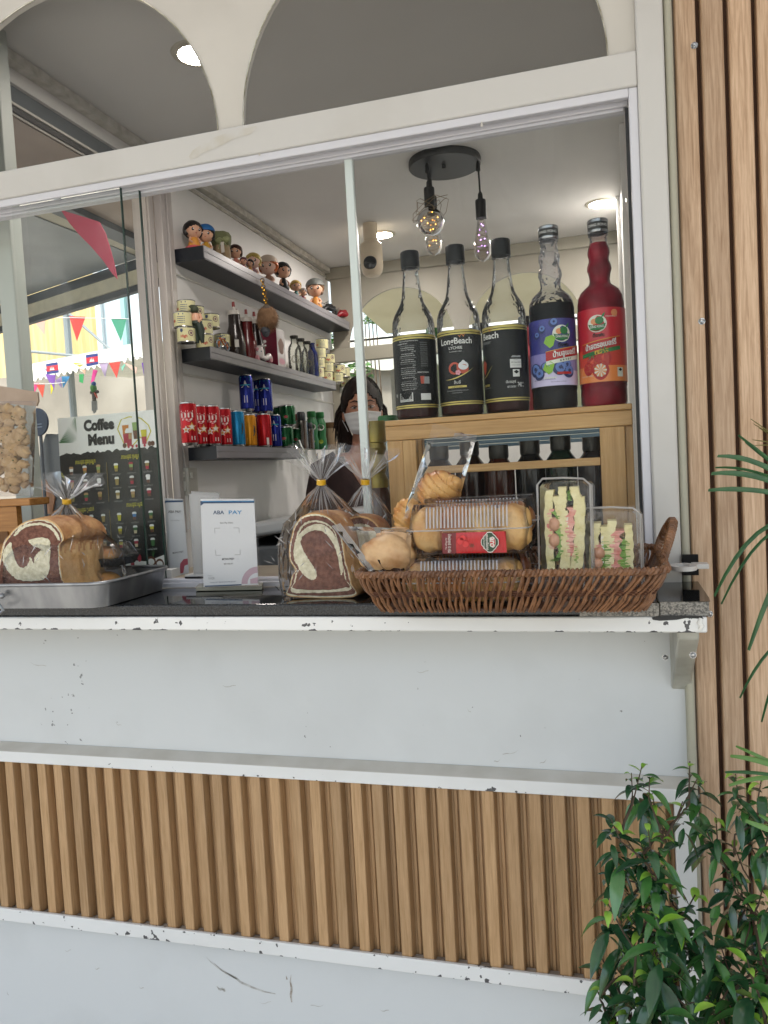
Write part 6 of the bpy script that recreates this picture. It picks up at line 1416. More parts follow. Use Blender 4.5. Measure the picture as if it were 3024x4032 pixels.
# ---- left swirl loaf, sliced, on the tray
ZT_ = 1.197
O3 = [(2, 1402), (-14, 1300), (2, 1190), (22, 1115), (58, 1062), (95, 1022), (150, 987), (220, 968), (290, 975), (342, 1007), (370, 1050), (379, 1092), (358, 1122), (357, 1180), (362, 1250), (375, 1330), (402, 1398), (300, 1412), (150, 1412)]
c3 = (190, 1210)
L3 = [(scl(O3, c3, .965), 1), (scl(O3, (190, 1200), .935), 2),
      ([(85, 1062), (120, 1022), (180, 998), (240, 992), (300, 1008), (340, 1045), (360, 1092), (345, 1092), (325, 1052), (290, 1022), (240, 1006), (180, 1012), (130, 1035), (95, 1070)], 1),
      ([(172, 1097), (205, 1086), (250, 1080), (295, 1092), (303, 1140), (300, 1220), (290, 1292), (262, 1328), (200, 1338), (120, 1332), (62, 1292), (26, 1232), (20, 1180), (42, 1130), (70, 1110), (76, 1140), (86, 1180), (100, 1225), (130, 1258), (158, 1252), (176, 1222), (182, 1196), (196, 1215), (205, 1232), (208, 1196), (240, 1162), (243, 1146), (205, 1132), (185, 1115)], 1),
      ([(20, 1372), (120, 1368), (260, 1370), (360, 1368), (370, 1380), (260, 1384), (120, 1382), (22, 1386)], 1)]
yt = 1.165
t = thing('bagged_bread', (PY(*c4(190, 1400), yt).x, yt + .06, ZT_), 'thick sliced cocoa swirl loaf in a clear tied bag on the metal tray at left', 'bread', 'bagged cocoa swirl loaves')
O, cen = loaf(t, O3, L3, yt, .110, .000, slices=3, cv=c4)
tied_bag(t, Vector((cen.x + .012, yt + .060, 0)), .175, .150, .095, ZT_ + .002, PY(144, 1083, 1.235), .064, .050, seed=5, tilt=.15)
# ---- aluminium tray
STL = mat('brushed_aluminium', '#a5a6a8', .32, metal=.9, c2='#8c8e91', ns=30, stretch=(1, 1, .3))
t = thing('baking_tray', (-1.05, 1.25, ZC), 'shallow aluminium baking tray with rolled rim at the left end of the counter', 'tray')
def rrect(x0, x1, y0, y1, r, n=8):
    P = []
    for cx, cy_, a0 in ((x1 - r, y0 + r, -pi / 2), (x1 - r, y1 - r, 0), (x0 + r, y1 - r, pi / 2), (x0 + r, y0 + r, pi)):
        for k in range(n + 1): a = a0 + pi / 2 * k / n; P.append((cx + r * cos(a), cy_ + r * sin(a)))
    return P
def trayshape(P0, P1, z0, z1, th=.0015):
    b = MB(); n = len(P0); rings = [[(x, y, z0) for x, y in P0], [(x, y, z1) for x, y in P1]]
    c = Vector((sum(p[0] for p in P0) / n, sum(p[1] for p in P0) / n, 0))
    inn = lambda P, d, z: [(x + (c.x - x) / max(.001, (Vector((x, y, 0)) - c).length) * d, y + (c.y - y) / max(.001, (Vector((x, y, 0)) - c).length) * d, z) for x, y in P]
    rings += [inn(P1, th * 2, z1), inn(P0, th * 2, z0 + th)]
    for i in range(3): b.add(rings[i] + rings[i + 1], [(k, (k + 1) % n, n + (k + 1) % n, n + k) for k in range(n)], 0, True)
    b.add(rings[0], [tuple(range(n))[::-1]]); b.add(rings[3], [tuple(range(n))]); return b, rings
P0 = rrect(-1.45, -.832, 1.130, 1.338, .03); P1 = rrect(-1.462, -.820, 1.118, 1.345, .036)
b, rg = trayshape(P0, P1, ZC + .001, ZC + .044); b.tube([Vector(q) for q in rg[1]] + [Vector(rg[1][0])], .0032, 8, caps=False); b.build('tray_body', STL, t, angle=50)
b = MB(); c = PY(6, 1300, 1.112)
b.tube([c + Vector((-.02 + .0, 0, 0)), c + Vector((-.012, -.006, .002)), c + Vector((.000, -.008, -.004)), c + Vector((.004, -.005, -.014)), c + Vector((-.006, -.004, -.020)), c + Vector((-.02, -.002, -.018))], .0026, 8).ball(c + Vector((-.002, .001, .010)), .005, 12, 8); b.build('wire_handle', STL, t)
# ---- clamshells with buns behind the loaf
BUN = mat('bun_glaze', '#b8662a', .22, c2='#d8a45c', ns=16, bump=.1); BLKP = mat('black_tray_plastic', '#101113', .2)
CLR = film('clear_lid', (.97, .97, .97), haze=.03, rough=.04, blend=.26, bump=.2, bs=30)
for k, (u, v, y, lab) in enumerate(((232, 1200, 1.295, 'upper small black tray with clear lid and a glazed bun, right of the sliced loaf'), (236, 1246, 1.275, 'lower small black tray with clear lid and a round bun, on the baking tray'))):
    c = PY(u, v, y); zb = c.z if k == 0 else ZT_; zb = ZT_ if k else ZT_ + .047
    t = thing('bun_box', (c.x, y, zb), lab, 'food box', 'small black bun boxes')
    b = MB(); b.hexa([(c.x - .045, y - .03, zb), (c.x + .030, y - .03, zb), (c.x + .030, y + .045, zb), (c.x - .045, y + .045, zb), (c.x - .052, y - .038, zb + .017), (c.x + .040, y - .038, zb + .017), (c.x + .040, y + .05, zb + .017), (c.x - .052, y + .05, zb + .017)])
    for i in range(12): b.box(c.x - .042 + i * .0065, c.x - .040 + i * .0065, y - .0375, y - .033, zb + .002, zb + .015)
    b.build('black_base', BLKP, t, bevel=.001)
    MB().hexa([(c.x - .050, y - .036, zb + .0175), (c.x + .038, y - .036, zb + .0175), (c.x + .038, y + .048, zb + .0175), (c.x - .050, y + .048, zb + .0175), (c.x - .040, y - .026, zb + .044), (c.x + .026, y - .026, zb + .044), (c.x + .026, y + .038, zb + .044), (c.x - .040, y + .038, zb + .044)]).build('clear_lid', CLR, t, bevel=.002)
    MB().ball((c.x - .010, y, zb + .020), (.032, .028, .018), 28, 16, 0, lambda q, d: q * (1 + .03 * sin(7 * d.x) * d.z)).build('bun', BUN, t)
# ---- wooden riser, pouch of crisps
t = thing('wooden_stand', (-1.15, 1.30, ZC), 'small wooden riser at the left edge holding the pouch of crackers', 'stand')
RW = wood('riser_wood', '#a8753c', '#8f5f2c', '#bb8a4e', rough=.5, axis='x', grain=16)
a = PY(75, 1075, 1.30); a2 = PY(75, 1091, 1.30)
xr, zt0, zt1 = a.x, a.z, a2.z
MB().box(-1.36, xr, 1.285, 1.343, zt1, zt0).build('top_board', RW, t, bevel=.002)
a3 = PY(47, 1150, 1.30)
MB().box(-1.35, a3.x, 1.29, 1.305, ZC + .0, zt1 - .0005).build('side_board', RW, t, bevel=.001)
MB().box(-1.35, PY(12, 1160, 1.28).x, 1.286, 1.2895, PY(10, 1174, 1.28).z, PY(10, 1149, 1.28).z).build('cut_slot', mat('slot_brown', '#6a451f', .7), t)
t = thing('cracker_pouch', (xr - .05, 1.31, zt0), 'clear zip pouch of pale crackers with a kraft paper top on the wooden riser', 'pouch')
def pillow(t, corners, y, th, name, m, nx=14, nz=16, seed=1, crinkle=.0015, angle=20, dy=0, edge=.0):
    """sealed film pouch from a traced outline: two skins bulging to real thickness"""
    R = random.Random(seed); a, bb, c, d = [PY(*q, y) for q in corners]   # tl, tr, br, bl
    b = MB(); 
    for sg in (-1, 1):
        vs = []
        for j in range(nz + 1):
            for i in range(nx + 1):
                u_, v_ = i / nx, j / nz; p = a.lerp(bb, u_).lerp(d.lerp(c, u_), v_); bl = (sin(pi * u_) * sin(pi * v_)) ** .5 if 0 < u_ < 1 and 0 < v_ < 1 else 0
                vs.append(p + Vector((R.uniform(-1, 1) * crinkle * (bl > 0), sg * th / 2 * bl + R.uniform(-1, 1) * crinkle * (bl > 0) + dy * v_, R.uniform(-1, 1) * crinkle * .5 * (bl > 0))))
        b.add(vs, [(j * (nx + 1) + i, j * (nx + 1) + i + 1, (j + 1) * (nx + 1) + i + 1, (j + 1) * (nx + 1) + i) for j in range(nz) for i in range(nx)], 0, True)
    return b.build(name, m, t, angle=angle)
pillow(t, ((-60, 868), (78, 866), (72, 1072), (-60, 1073)), 1.31, .035, 'pouch_film', film('pouch_film', (.95, .94, .94), haze=.08, rough=.08, blend=.16, bump=.5, bs=16), seed=2, crinkle=.0008)
tp = [PY(u, v, 1.311) for u, v in ((-60, 826), (20, 838), (80, 848), (82, 866), (78, 876), (-60, 866))]
MB().slab(tp, (0, .004, 0)).build('kraft_header', mat('kraft_paper', '#a38f7d', .6, c2='#94806e', ns=20), t, bevel=.001)
R = random.Random(6); b = MB()
for k in range(130):
    u = R.uniform(-40, 54); v = R.uniform(882, 1054); p = PY(u, v, 1.31 + R.uniform(-.004, .012)); s = R.uniform(.009, .017)
    b.ball(p, (s, s * .5, s * R.uniform(.6, 1)), 16, 10, R.choice((0, 0, 1)), lambda q, d, s=s, k=k: q * (1 + .18 * sin(5 * d.x + k) * sin(6 * d.z + k)))
for k in range(40):
    p = PY(R.uniform(-30, 58), R.uniform(885, 1050), 1.296); b.ball(p, R.uniform(.0008, .0018), 6, 4, 2)
b.build('crackers', [mat('cracker_pale', '#b49b76', .7, c2='#9c7f58', ns=60, bump=.5, bs=90), mat('cracker_gold', '#a88a5e', .7), mat('herb_flecks', '#4c5230', .7)], t)
# ---- coffee menu board behind the left panes
ym = 1.425
cs = [PY(u, v, ym) for u, v in ((125, 904), (334, 885), (361, 1232), (142, 1245))]
t = thing('menu_board', (-.95, ym, 1.19), 'black Coffee Menu board with rows of small drink cups behind the left window panes', 'menu board')
MB().slab(cs, (0, .005, 0)).build('board', mat('menu_black', '#101111', .3), t)
cv4 = lambda px, py: PY(*c4(px, py), ym)
TLp, TRp, BRp, BLp = (343, 372), (920, 320), (992, 1268), (395, 1300)
def menuP(s, q, off=.001):
    """board coordinates 0..1 across, 0..1 down"""
    a, b_, c, d = cs; p = a.lerp(b_, s).lerp(d.lerp(c, s), q); return p + Vector((0, -off, 0))
bw = (cs[1] - cs[0]).length; bh = (cs[3] - cs[0]).length
def mt(b, s, q, txt, size, m, bold=0, width=None, off=.0015):
    c = menuP(s, q, off); ex = (menuP(s + .01, q, off) - c).normalized(); ez = (c - menuP(s, q + .01, off)).normalized()
    b.text(txt, size, lambda X, Y: c + ex * X + ez * Y, m, bold=bold, width=width)
b = MB(); R = random.Random(12)
edge = [(k / 40, .235 + R.uniform(-.006, .010) - .012 * abs(sin(k * .7))) for k in range(41)]
b.poly([menuP(0, 0), menuP(1, 0)] + [menuP(s, q) for s, q in edge[::-1]], 0)
mt(b, .43, .065, 'Coffee', .030, 1, bold=.05, width=.074, off=.0020); mt(b, .445, .155, 'Menu', .030, 1, bold=.05, width=.063, off=.0020)
mt(b, .43, .0655, 'Coffee', .030, 9, bold=.075, width=.0755, off=.0015); mt(b, .445, .1555, 'Menu', .030, 9, bold=.075, width=.0645, off=.0015)
for k in range(16):   # palm fronds
    a0 = .15 + k * .075; q0 = (.0 + .012 * k, .0 + .012 * (15 - k)); 
    b.poly([menuP(max(0, q0[0]), max(0, q0[1] * .8), .0016), menuP(min(.2, q0[0] + .16 * cos(a0)), q0[1] * .8 + .10 * sin(a0), .0016), menuP(max(0, q0[0] + .012), q0[1] * .8 + .012, .0016)], 2)
def cup(b, s, q, w, h, body, topc, off=.0018):
    f = lambda x, y, o=0: menuP(s + x * w, q + y * h, off + o)
    b.poly([f(-.40, -.3), f(.40, -.3), f(.28, .5), f(-.28, .5)], body); b.poly([f(-.45, -.34, .0002), f(-.30, -.50, .0002), f(.30, -.50, .0002), f(.45, -.34, .0002), f(.45, -.24, .0002), f(-.45, -.24, .0002)], topc)
    b.poly([f(-.33, .12, .0003), f(.33, .12, .0003), f(.27, .5, .0003), f(-.27, .5, .0003)], R.choice((body, 4, 6, 8, 11)))
cup(b, .70, .115, .085, .15, 5, 0); cup(b, .80, .10, .08, .14, 10, 0); cup(b, .88, .145, .075, .12, 7, 0); cup(b, .73, .155, .08, .11, 3, 0)
P = [(.62, .10), (.66, .045), (.74, .03), (.80, .035), (.86, .045), (.93, .09), (.95, .13), (.90, .19), (.84, .16), (.76, .21), (.68, .20)]
for k in range(len(P)): p, q = menuP(*P[k], .0016), menuP(*P[(k + 1) % len(P)], .0016); b.bar(p, q, .0022, .0003, up=(0, 1, 0), m=7)
for s in (.72, .76, .80, .88): b.poly([menuP(s + .012 * cos(a), .213 + .010 * sin(a), .0020) for a in [2 * pi * k / 10 for k in range(10)]], 8)
for s in (.68, .93, .96): b.poly([menuP(s + .02 * cos(a), .205 + .016 * sin(a), .0019) for a in [2 * pi * k / 10 for k in range(10)]], 11)
mt(b, .27, .285, 'ភេសជ្ជៈដូងក្រឡុក', .012, 7, width=.050, bold=.01); mt(b, .73, .275, 'ភេសជ្ជៈក្រឡុក', .012, 7, width=.044, bold=.01)
mt(b, .24, .585, 'ភេសជ្ជៈត្រជាក់', .012, 7, width=.044, bold=.01); mt(b, .74, .575, 'ភេសជ្ជៈសូដា', .012, 7, width=.040, bold=.01)
b.bar(menuP(.485, .30, .0012), menuP(.485, .545, .0012), .0008, .0003, up=(0, 1, 0), m=6); b.bar(menuP(.485, .60, .0012), menuP(.485, .80, .0012), .0008, .0003, up=(0, 1, 0), m=6)
cols_ = (3, 5, 6, 8, 7, 10, 11, 2, 12, 0)
words = ['កាហ្វេដូងក្រឡុក', 'តែបៃតងក្រឡុក', 'សូកូឡាក្រឡុក', 'ស្ត្របឺរីសូដា', 'ផាសិនសូដា', 'ម៉ូកា']
for r, q in enumerate((.335, .42, .505)):
    for s in (.12, .26, .40, .58, .73, .89):
        cup(b, s, q, .050, .052, R.choice(cols_), R.choice((0, 0, 0, 3, 8))); mt(b, s, q + .042, R.choice(words), .0042, 9, width=.020)
for r, q in enumerate((.645, .73, .815)):
    for s in (.14, .30, .42, .58, .73, .89):
        if s < .2 and r: continue
        cup(b, s, q, .048, .050, R.choice(cols_), 0); mt(b, s, q + .042, R.choice(words), .0042, 9, width=.018)
mt(b, .88, .862, 'Brown Sugar Fresh Milk', .0042, 0, width=.022)
P = [(.55, .985), (.62, .945), (.70, .925), (.80, .935), (.90, .92), (.99, .90), (.99, .99), (.55, .995)]; b.poly([menuP(*p_, .0013) for p_ in P], 0)
for s, q in ((.60, .93), (.66, .905), (.71, .90), (.68, .945), (.75, .91)): b.poly([menuP(s + .018 * cos(a), q + .022 * sin(a) * (1 if sin(a) < 0 else 1.2), .0018) for a in [2 * pi * k / 14 for k in range(14)]], 8)
for s, q, r_ in ((.86, .94, .045), (.94, .955, .04)): b.poly([menuP(s + r_ * cos(a), q + r_ * .8 * sin(a), .0017) for a in [2 * pi * k / 16 for k in range(16)]], 11); b.poly([menuP(s + r_ * .7 * cos(a), q + r_ * .45 * sin(a), .0020) for a in [2 * pi * k / 16 for k in range(16)]], 0)
for k in range(6): b.poly([menuP(.88, .91, .0019), menuP(.88 + .05 * cos(-1.0 - k * .25), .91 + .06 * sin(-1.0 - k * .25), .0019), menuP(.885, .915, .0019)], 2)
b.build('printed_menu', [mat('menu_white', '#dededc', .5), mat('menu_ink', '#161616', .5), mat('menu_palm', '#3c6a3a', .6), mat('menu_tan', '#a8865c', .5), mat('menu_cream', '#c4b595', .5), mat('menu_orange', '#b8742c', .5), mat('menu_goldline', '#8f7a40', .5), mat('menu_yellow', '#b9b02c', .5), mat('menu_red', '#a0283a', .5), mat('menu_grey', '#8a8a88', .5), mat('menu_green', '#7f9a58', .5), mat('menu_brown', '#5c3a26', .5), mat('menu_blue', '#4a7ab0', .5)], t)
for (u0, u1, v0, v1, y, nm) in ((315, 347, 1237, 1262, 1.405, 'white paper block clipping the glass foot beside the tray'), (347, 371, 1231, 1254, 1.415, 'white paper block right of the other one beneath the menu board')):
    a = PY(u0, v0, y - .04); c = PY(u1, v1, y - .04); solo(MB().box(a.x, c.x, y - .04, y - .005, max(ZC + .001, 1.2068) if y > 1.41 else ZC + .0165, max(a.z, ZC + .03)), 'paper_block', mat('block_white', '#c9c9c6', .6), nm, 'block', 'white paper blocks', bevel=.001)
# blue sign disc and grey chair back behind the panes
p = PY(82, 912, 1.60); t = thing('round_sign', p, 'round navy blue sign disc behind the cracker pouch', 'sign')
MB().lathe([(0, -.002), (.033, -.002), (.034, 0), (.033, .003), (0, .003)], c=p, n=40, axis=(.15, 1, 0)).build('disc', mat('navy_disc', '#1d2f4c', .4), t)
MB().tube([p + Vector((0, .006, -.03)), Vector((p.x, 1.60, 1.182))], .004, 8).build('stand_rod', mat('rod_grey', '#5c6068', .4), t)
b = MB(); q = p + Vector((0, -.0035, 0))
for k, (s_, z) in enumerate((('COFFEE', .006), ('FRESH BAKERY', -.002))): pass
for k in range(2): b.box(q.x - .016, q.x + .018, q.y - .0006, q.y, q.z - .006 - k * .007, q.z - .0045 - k * .007)
b.build('print', mat('disc_print', '#8fa0b8', .5), t)
t = thing('standing_panel', PY(130, 1100, 1.62), 'tall grey plastic panel with a peach coloured wedge behind the left panes', 'panel')
MB().slab([PY(u, v, 1.62) for u, v in smooth_closed([(98, 945), (104, 939), (124, 941), (129, 955), (146, 1050), (172, 1230), (92, 1230), (72, 1090), (84, 1000)], 3)], (0, .02, 0)).build('panel', mat('panel_grey', '#63676e', .35), t, bevel=.002)
MB().slab([PY(u, v, 1.615) for u, v in ((92, 1028), (96, 1034), (118, 1075), (112, 1110), (84, 1110), (80, 1085))], (0, .004, 0)).build('peach_wedge', mat('peach_plastic', '#c68f6c', .5), t)

# ---- payment stand with printed card (the square code itself is left out)
ys = 1.290
def card_stand(corners, y, lab, printfn, yaw=0):
    a, b_, c, d = [PY(u, v, y) for u, v in corners]; w = (b_ - a).length
    t = thing('payment_stand', ((c + d) / 2).xy.to_3d() + Vector((0, 0, ZC)), lab, 'sign stand', 'acrylic card stands on the counter')
    MB().slab([a, b_, c, d], (0, .0012, 0)).build('card', mat('card_white', '#cfd0d2', .45), t)
    e = .0035
    A_ = [a + Vector((-e, -.0014, e)), b_ + Vector((e, -.0014, e)), c + Vector((e, -.0014, -e)), d + Vector((-e, -.0014, -e))]
    MB().slab(A_, (0, .0008, 0)).slab([p + Vector((0, .0032, 0)) for p in A_], (0, .0014, 0)).build('acrylic_sleeve', film('acrylic', (.99, .99, .99), haze=.01, rough=.02, blend=.12, bump=0), t)
    def P(s, q, off=.0004): return a.lerp(b_, s).lerp(d.lerp(c, s), q) + Vector((0, -off, 0))
    def tx(b, s, q, txt, size, m, bold=0, width=None):
        o = P(s, q, .0005); ex = (P(s + .01, q, .0005) - o).normalized(); ez = (o - P(s, q + .01, .0005)).normalized(); b.text(txt, size, lambda X, Y: o + ex * X + ez * Y, m, bold=bold, width=width)
    printfn(t, P, tx); return t, a, b_, c, d
INKS = [mat('ink_black_card', '#1b1b1d', .5), mat('ink_navy_card', '#1d3f63', .5), mat('ink_cyan_card', '#2f84b8', .5), mat('ink_greyc', '#8d8d90', .5), mat('ink_mauve', '#b59aa4', .5), mat('ink_rose', '#a8505c', .5)]
def pay_print(t, P, tx):
    b = MB(); b.poly([P(0, .022), P(1, .018), P(1, .045), P(.06, .05), P(.0, .078)], 1); b.poly([P(.03, .022, .0006), P(1, .018, .0006), P(1, .026, .0006), P(.03, .030, .0006)], 2)
    tx(b, .335, .155, 'ABA', .0098, 1, bold=.015, width=.0225); tx(b, .64, .155, 'PAY', .0098, 2, bold=.01, width=.0265); tx(b, .465, .137, "'", .006, 5)
    tx(b, .475, .272, 'Scan. Pay. Done.', .0040, 0, width=.0265)
    # corner brackets of the empty code window
    for sx, sy in ((-1, -1), (1, -1), (1, 1), (-1, 1)):
        cx_, cy__ = .475 + sx * .225, .487 + sy * .155
        b.bar(P(cx_, cy__), P(cx_ - sx * .10, cy__), .0007, .0002, up=(0, 1, 0), m=3); b.bar(P(cx_, cy__), P(cx_, cy__ - sy * .06), .0007, .0002, up=(0, 1, 0), m=3)
    tx(b, .475, .690, 'MONG PISEY', .0052, 0, bold=.012, width=.0250); tx(b, .48, .745, '003 420 471', .0040, 0, width=.0185)
    tx(b, .13, .873, 'Member of', .0026, 3, width=.0095); tx(b, .155, .905, 'KHQR', .0058, 3, bold=.005, width=.0125); tx(b, .36, .952, 'Hotline 24/7: 098 203 338 | 098 203 339', .0030, 1, width=.0520)
    # mauve corner emblem
    n = 14
    for k in range(n):
        a0, a1 = pi / 2 * k / n, pi / 2 * (k + 1) / n
        f = lambda r, a: P(min(1, 1.0 - r * cos(a) * 1.0), min(.985, .985 - r * .66 * sin(a)))
        b.poly([f(.30, a0), f(.30, a1), f(.19, a1), f(.19, a0)], 4)
    b.poly([P(.86, .93), P(1, .91), P(1, .985), P(.86, .985)], 4); b.poly([P(.02, .985), P(.7, .985), P(.7, .998), P(.02, .998)], 1)
    b.build('card_print', INKS, t)
t, a, b_, c, d = card_stand(((433, 1078), (549, 1078), (558, 1263), (440, 1268)), ys, 'white payment card in an acrylic stand reading ABA PAY, frontmost on the granite', pay_print)
MB().hexa([PZ(423, 1277, ZC + .0005), PZ(566, 1274, ZC + .0005), PZ(571, 1262, ZC + .0005) , PZ(440, 1258, ZC + .0005), PZ(423, 1277, ZC + .0005) + Vector((0, 0, .008)), PZ(566, 1274, ZC + .0005) + Vector((0, 0, .008)), PZ(571, 1262, ZC + .0005) + Vector((0, 0, .008)), PZ(440, 1258, ZC + .0005) + Vector((0, 0, .008))]).build('foot', mat('stand_foot', '#8f8d80', .25), t, bevel=.0008)
def back_print(nm):
    def f(t, P, tx):
        b = MB(); b.poly([P(0, .03), P(1, .01), P(1, .035), P(.05, .055), P(0, .07)], 1); tx(b, .5, .17, 'ABA PAY', .008, 0, bold=.01, width=.03)
        tx(b, .5, .28, 'Scan. Pay. Done.', .004, 3, width=.02); 
        tx(b, .55, .70, 'MONG PISEY', .005, 0, bold=.01, width=.026)
        b.poly([P(.55, .98), P(.62, .85), P(.80, .80), P(1, .80), P(1, .88), P(.82, .89), P(.74, .98)], 5); b.build('card_print', INKS, t)
    return f
card_stand(((356, 1076), (395, 1079), (408, 1238), (364, 1248)), 1.44, 'white payment card partly hidden behind the menu board edge', back_print('a'))
t = thing('clear_holder', PY(440, 1240, 1.40), 'empty clear acrylic leaflet holder with white edges behind the payment stand', 'holder')
a, b_, c, d = [PY(u, v, 1.375) for u, v in ((408, 1066), (470, 1070), (478, 1240), (418, 1243))]
MB().slab([a, b_, c, d], (0, .0015, 0)).slab([p + Vector((-.012, .03, .004)) for p in (a, b_, c, d)], (0, .0015, 0)).build('sheet', film('acrylic_holder', (.9, .91, .91), haze=.42, rough=.05, blend=.2, bump=0, hazec=(.75, .76, .77)), t)
b = MB(); b.box(d.x - .012, c.x + .004, 1.362, 1.41, 1.2068, 1.2105); b.box(d.x - .012, c.x + .004, 1.362, 1.41, 1.2108, 1.2140, 1); b.build('stacked_base', [mat('base_dark', '#1e1e20', .3), mat('base_white', '#c2c2c0', .3)], t)

# ---- wicker basket
WK = mat('wicker_brown', '#835b3c', .36, c2='#5a3a24', ns=60, bump=.2, bs=200); WKD = mat('wicker_dark', '#4a2a18', .5)
t = thing('wicker_basket', (-.14, 1.20, ZC), 'long brown wicker basket with a looped end handle on the counter edge', 'basket')
BX0, BX1, BY0, BY1 = -.322, .042, 1.080, 1.300      # base
RX0, RX1, RY0, RY1 = -.350, .072, 1.045, 1.330      # rim
zR0, zR1 = ZC + .003, 1.252
def perim(x0, x1, y0, y1, r, n):
    """evenly spaced points round a rounded rectangle, starting at the front left"""
    P = rrect(x0, x1, y0, y1, r, 10); P = P[-1:] + P[:-1]; P = P + [P[0]]; L_ = [0]
    for i in range(len(P) - 1): L_.append(L_[-1] + math.dist(P[i], P[i + 1]))
    out = []; T = L_[-1]; j = 0
    for k in range(n):
        s_ = T * k / n
        while L_[j + 1] < s_: j += 1
        f = (s_ - L_[j]) / max(1e-9, L_[j + 1] - L_[j]); out.append((P[j][0] + (P[j + 1][0] - P[j][0]) * f, P[j][1] + (P[j + 1][1] - P[j][1]) * f))
    return out
NS = 300
Pb = perim(BX0, BX1, BY0, BY1, .014, NS); Pr = perim(RX0, RX1, RY0, RY1, .024, NS)
def wpt(k, f, out=0):
    k0 = int(floor(k)) % NS; k1 = (k0 + 1) % NS; g_ = k - floor(k)
    pb = Vector(Pb[k0]).lerp(Vector(Pb[k1]), g_); pr = Vector(Pr[k0]).lerp(Vector(Pr[k1]), g_)
    p = pb.lerp(pr, f); cc = Vector(((RX0 + RX1) / 2, (RY0 + RY1) / 2)); d_ = (p - cc).normalized(); p += d_ * (.003 * sin(pi * f) + out)
    return Vector((p.x, p.y, zR0 + (zR1 - zR0) * f))
b = MB(); R = random.Random(2)
for k in range(0, NS, 2):
    j1, j2 = R.uniform(-.4, .4), R.uniform(-.4, .4)
    b.tube([wpt(k + j1, 0.0, .002), wpt(k + .2 + j1, .22, .0025), wpt(k + .4, .42, -.0012), wpt(k + .5 + j2, .58, .0020), wpt(k + .8 + j2, .8, .002), wpt(k + 1.0, .97, .000)], [.0019, .0024, .0021, .0024, .0025, .0021], 6)
for k in range(1, NS, 4):
    b.tube([wpt(k, 0, .003), wpt(k - .3, .3, .0035), wpt(k - .8, .5, -.001), wpt(k - 1.5, .75, -.001), wpt(k - 1.9, .97, -.001)], .0019, 5)
b.build('woven_sides', WK, t)
b = MB()
for f, r_, o_ in ((.48, .0018, 0), (.53, .0018, 0), (.43, .0016, -.001)): 
    b.tube([wpt(k, f, o_ + .0016 * (1 if (k // 2) % 2 else -1)) for k in range(NS + 1)], r_, 5, caps=False)
b.build('weavers', WKD, t)
b = MB(); m = 620
for ph_ in range(2):
    P = []
    for k in range(m + 1):
        kk = NS * k / m; p = wpt(kk, 1.0); a_ = 2 * pi * k / 5.0 + ph_ * pi; cc = Vector(((RX0 + RX1) / 2, (RY0 + RY1) / 2, p.z)); d_ = (p - cc).normalized(); d_.z = 0
        P.append(p + d_ * .0035 * cos(a_) + Vector((0, 0, .0035 * sin(a_))))
    b.tube(P, .0028, 5, caps=False)
b.tube([wpt(k, 1.0, 0) for k in range(NS + 1)], .0038, 6, caps=False)
b.build('braided_rim', WK, t)
b = MB(); P = [Vector((x, y, zR0)) for x, y in Pb[::3]]; b.add([p for p in P] + [p + Vector((0, 0, .004)) for p in P], [tuple(range(len(P)))[::-1], tuple(range(len(P), 2 * len(P)))] + [(i, (i + 1) % len(P), len(P) + (i + 1) % len(P), len(P) + i) for i in range(len(P))]); b.build('woven_base', WKD, t)
b = MB(); hx0, yh0, yh1 = .070, 1.135, 1.255
for ph_ in range(2):
    P = []
    for k in range(121):
        f = k / 120; a_ = pi * f; c = Vector((hx0 + .020 * sin(a_), (yh0 + yh1) / 2 - (yh1 - yh0) / 2 * cos(a_), zR1 - .004 + .055 * sin(a_) ** .8))
        w = 2 * pi * k / 6 + ph_ * pi; P.append(c + Vector((.0036 * cos(w), 0, .0036 * sin(w))))
    b.tube(P, .0034, 6)
b.build('end_handle', WK, t)

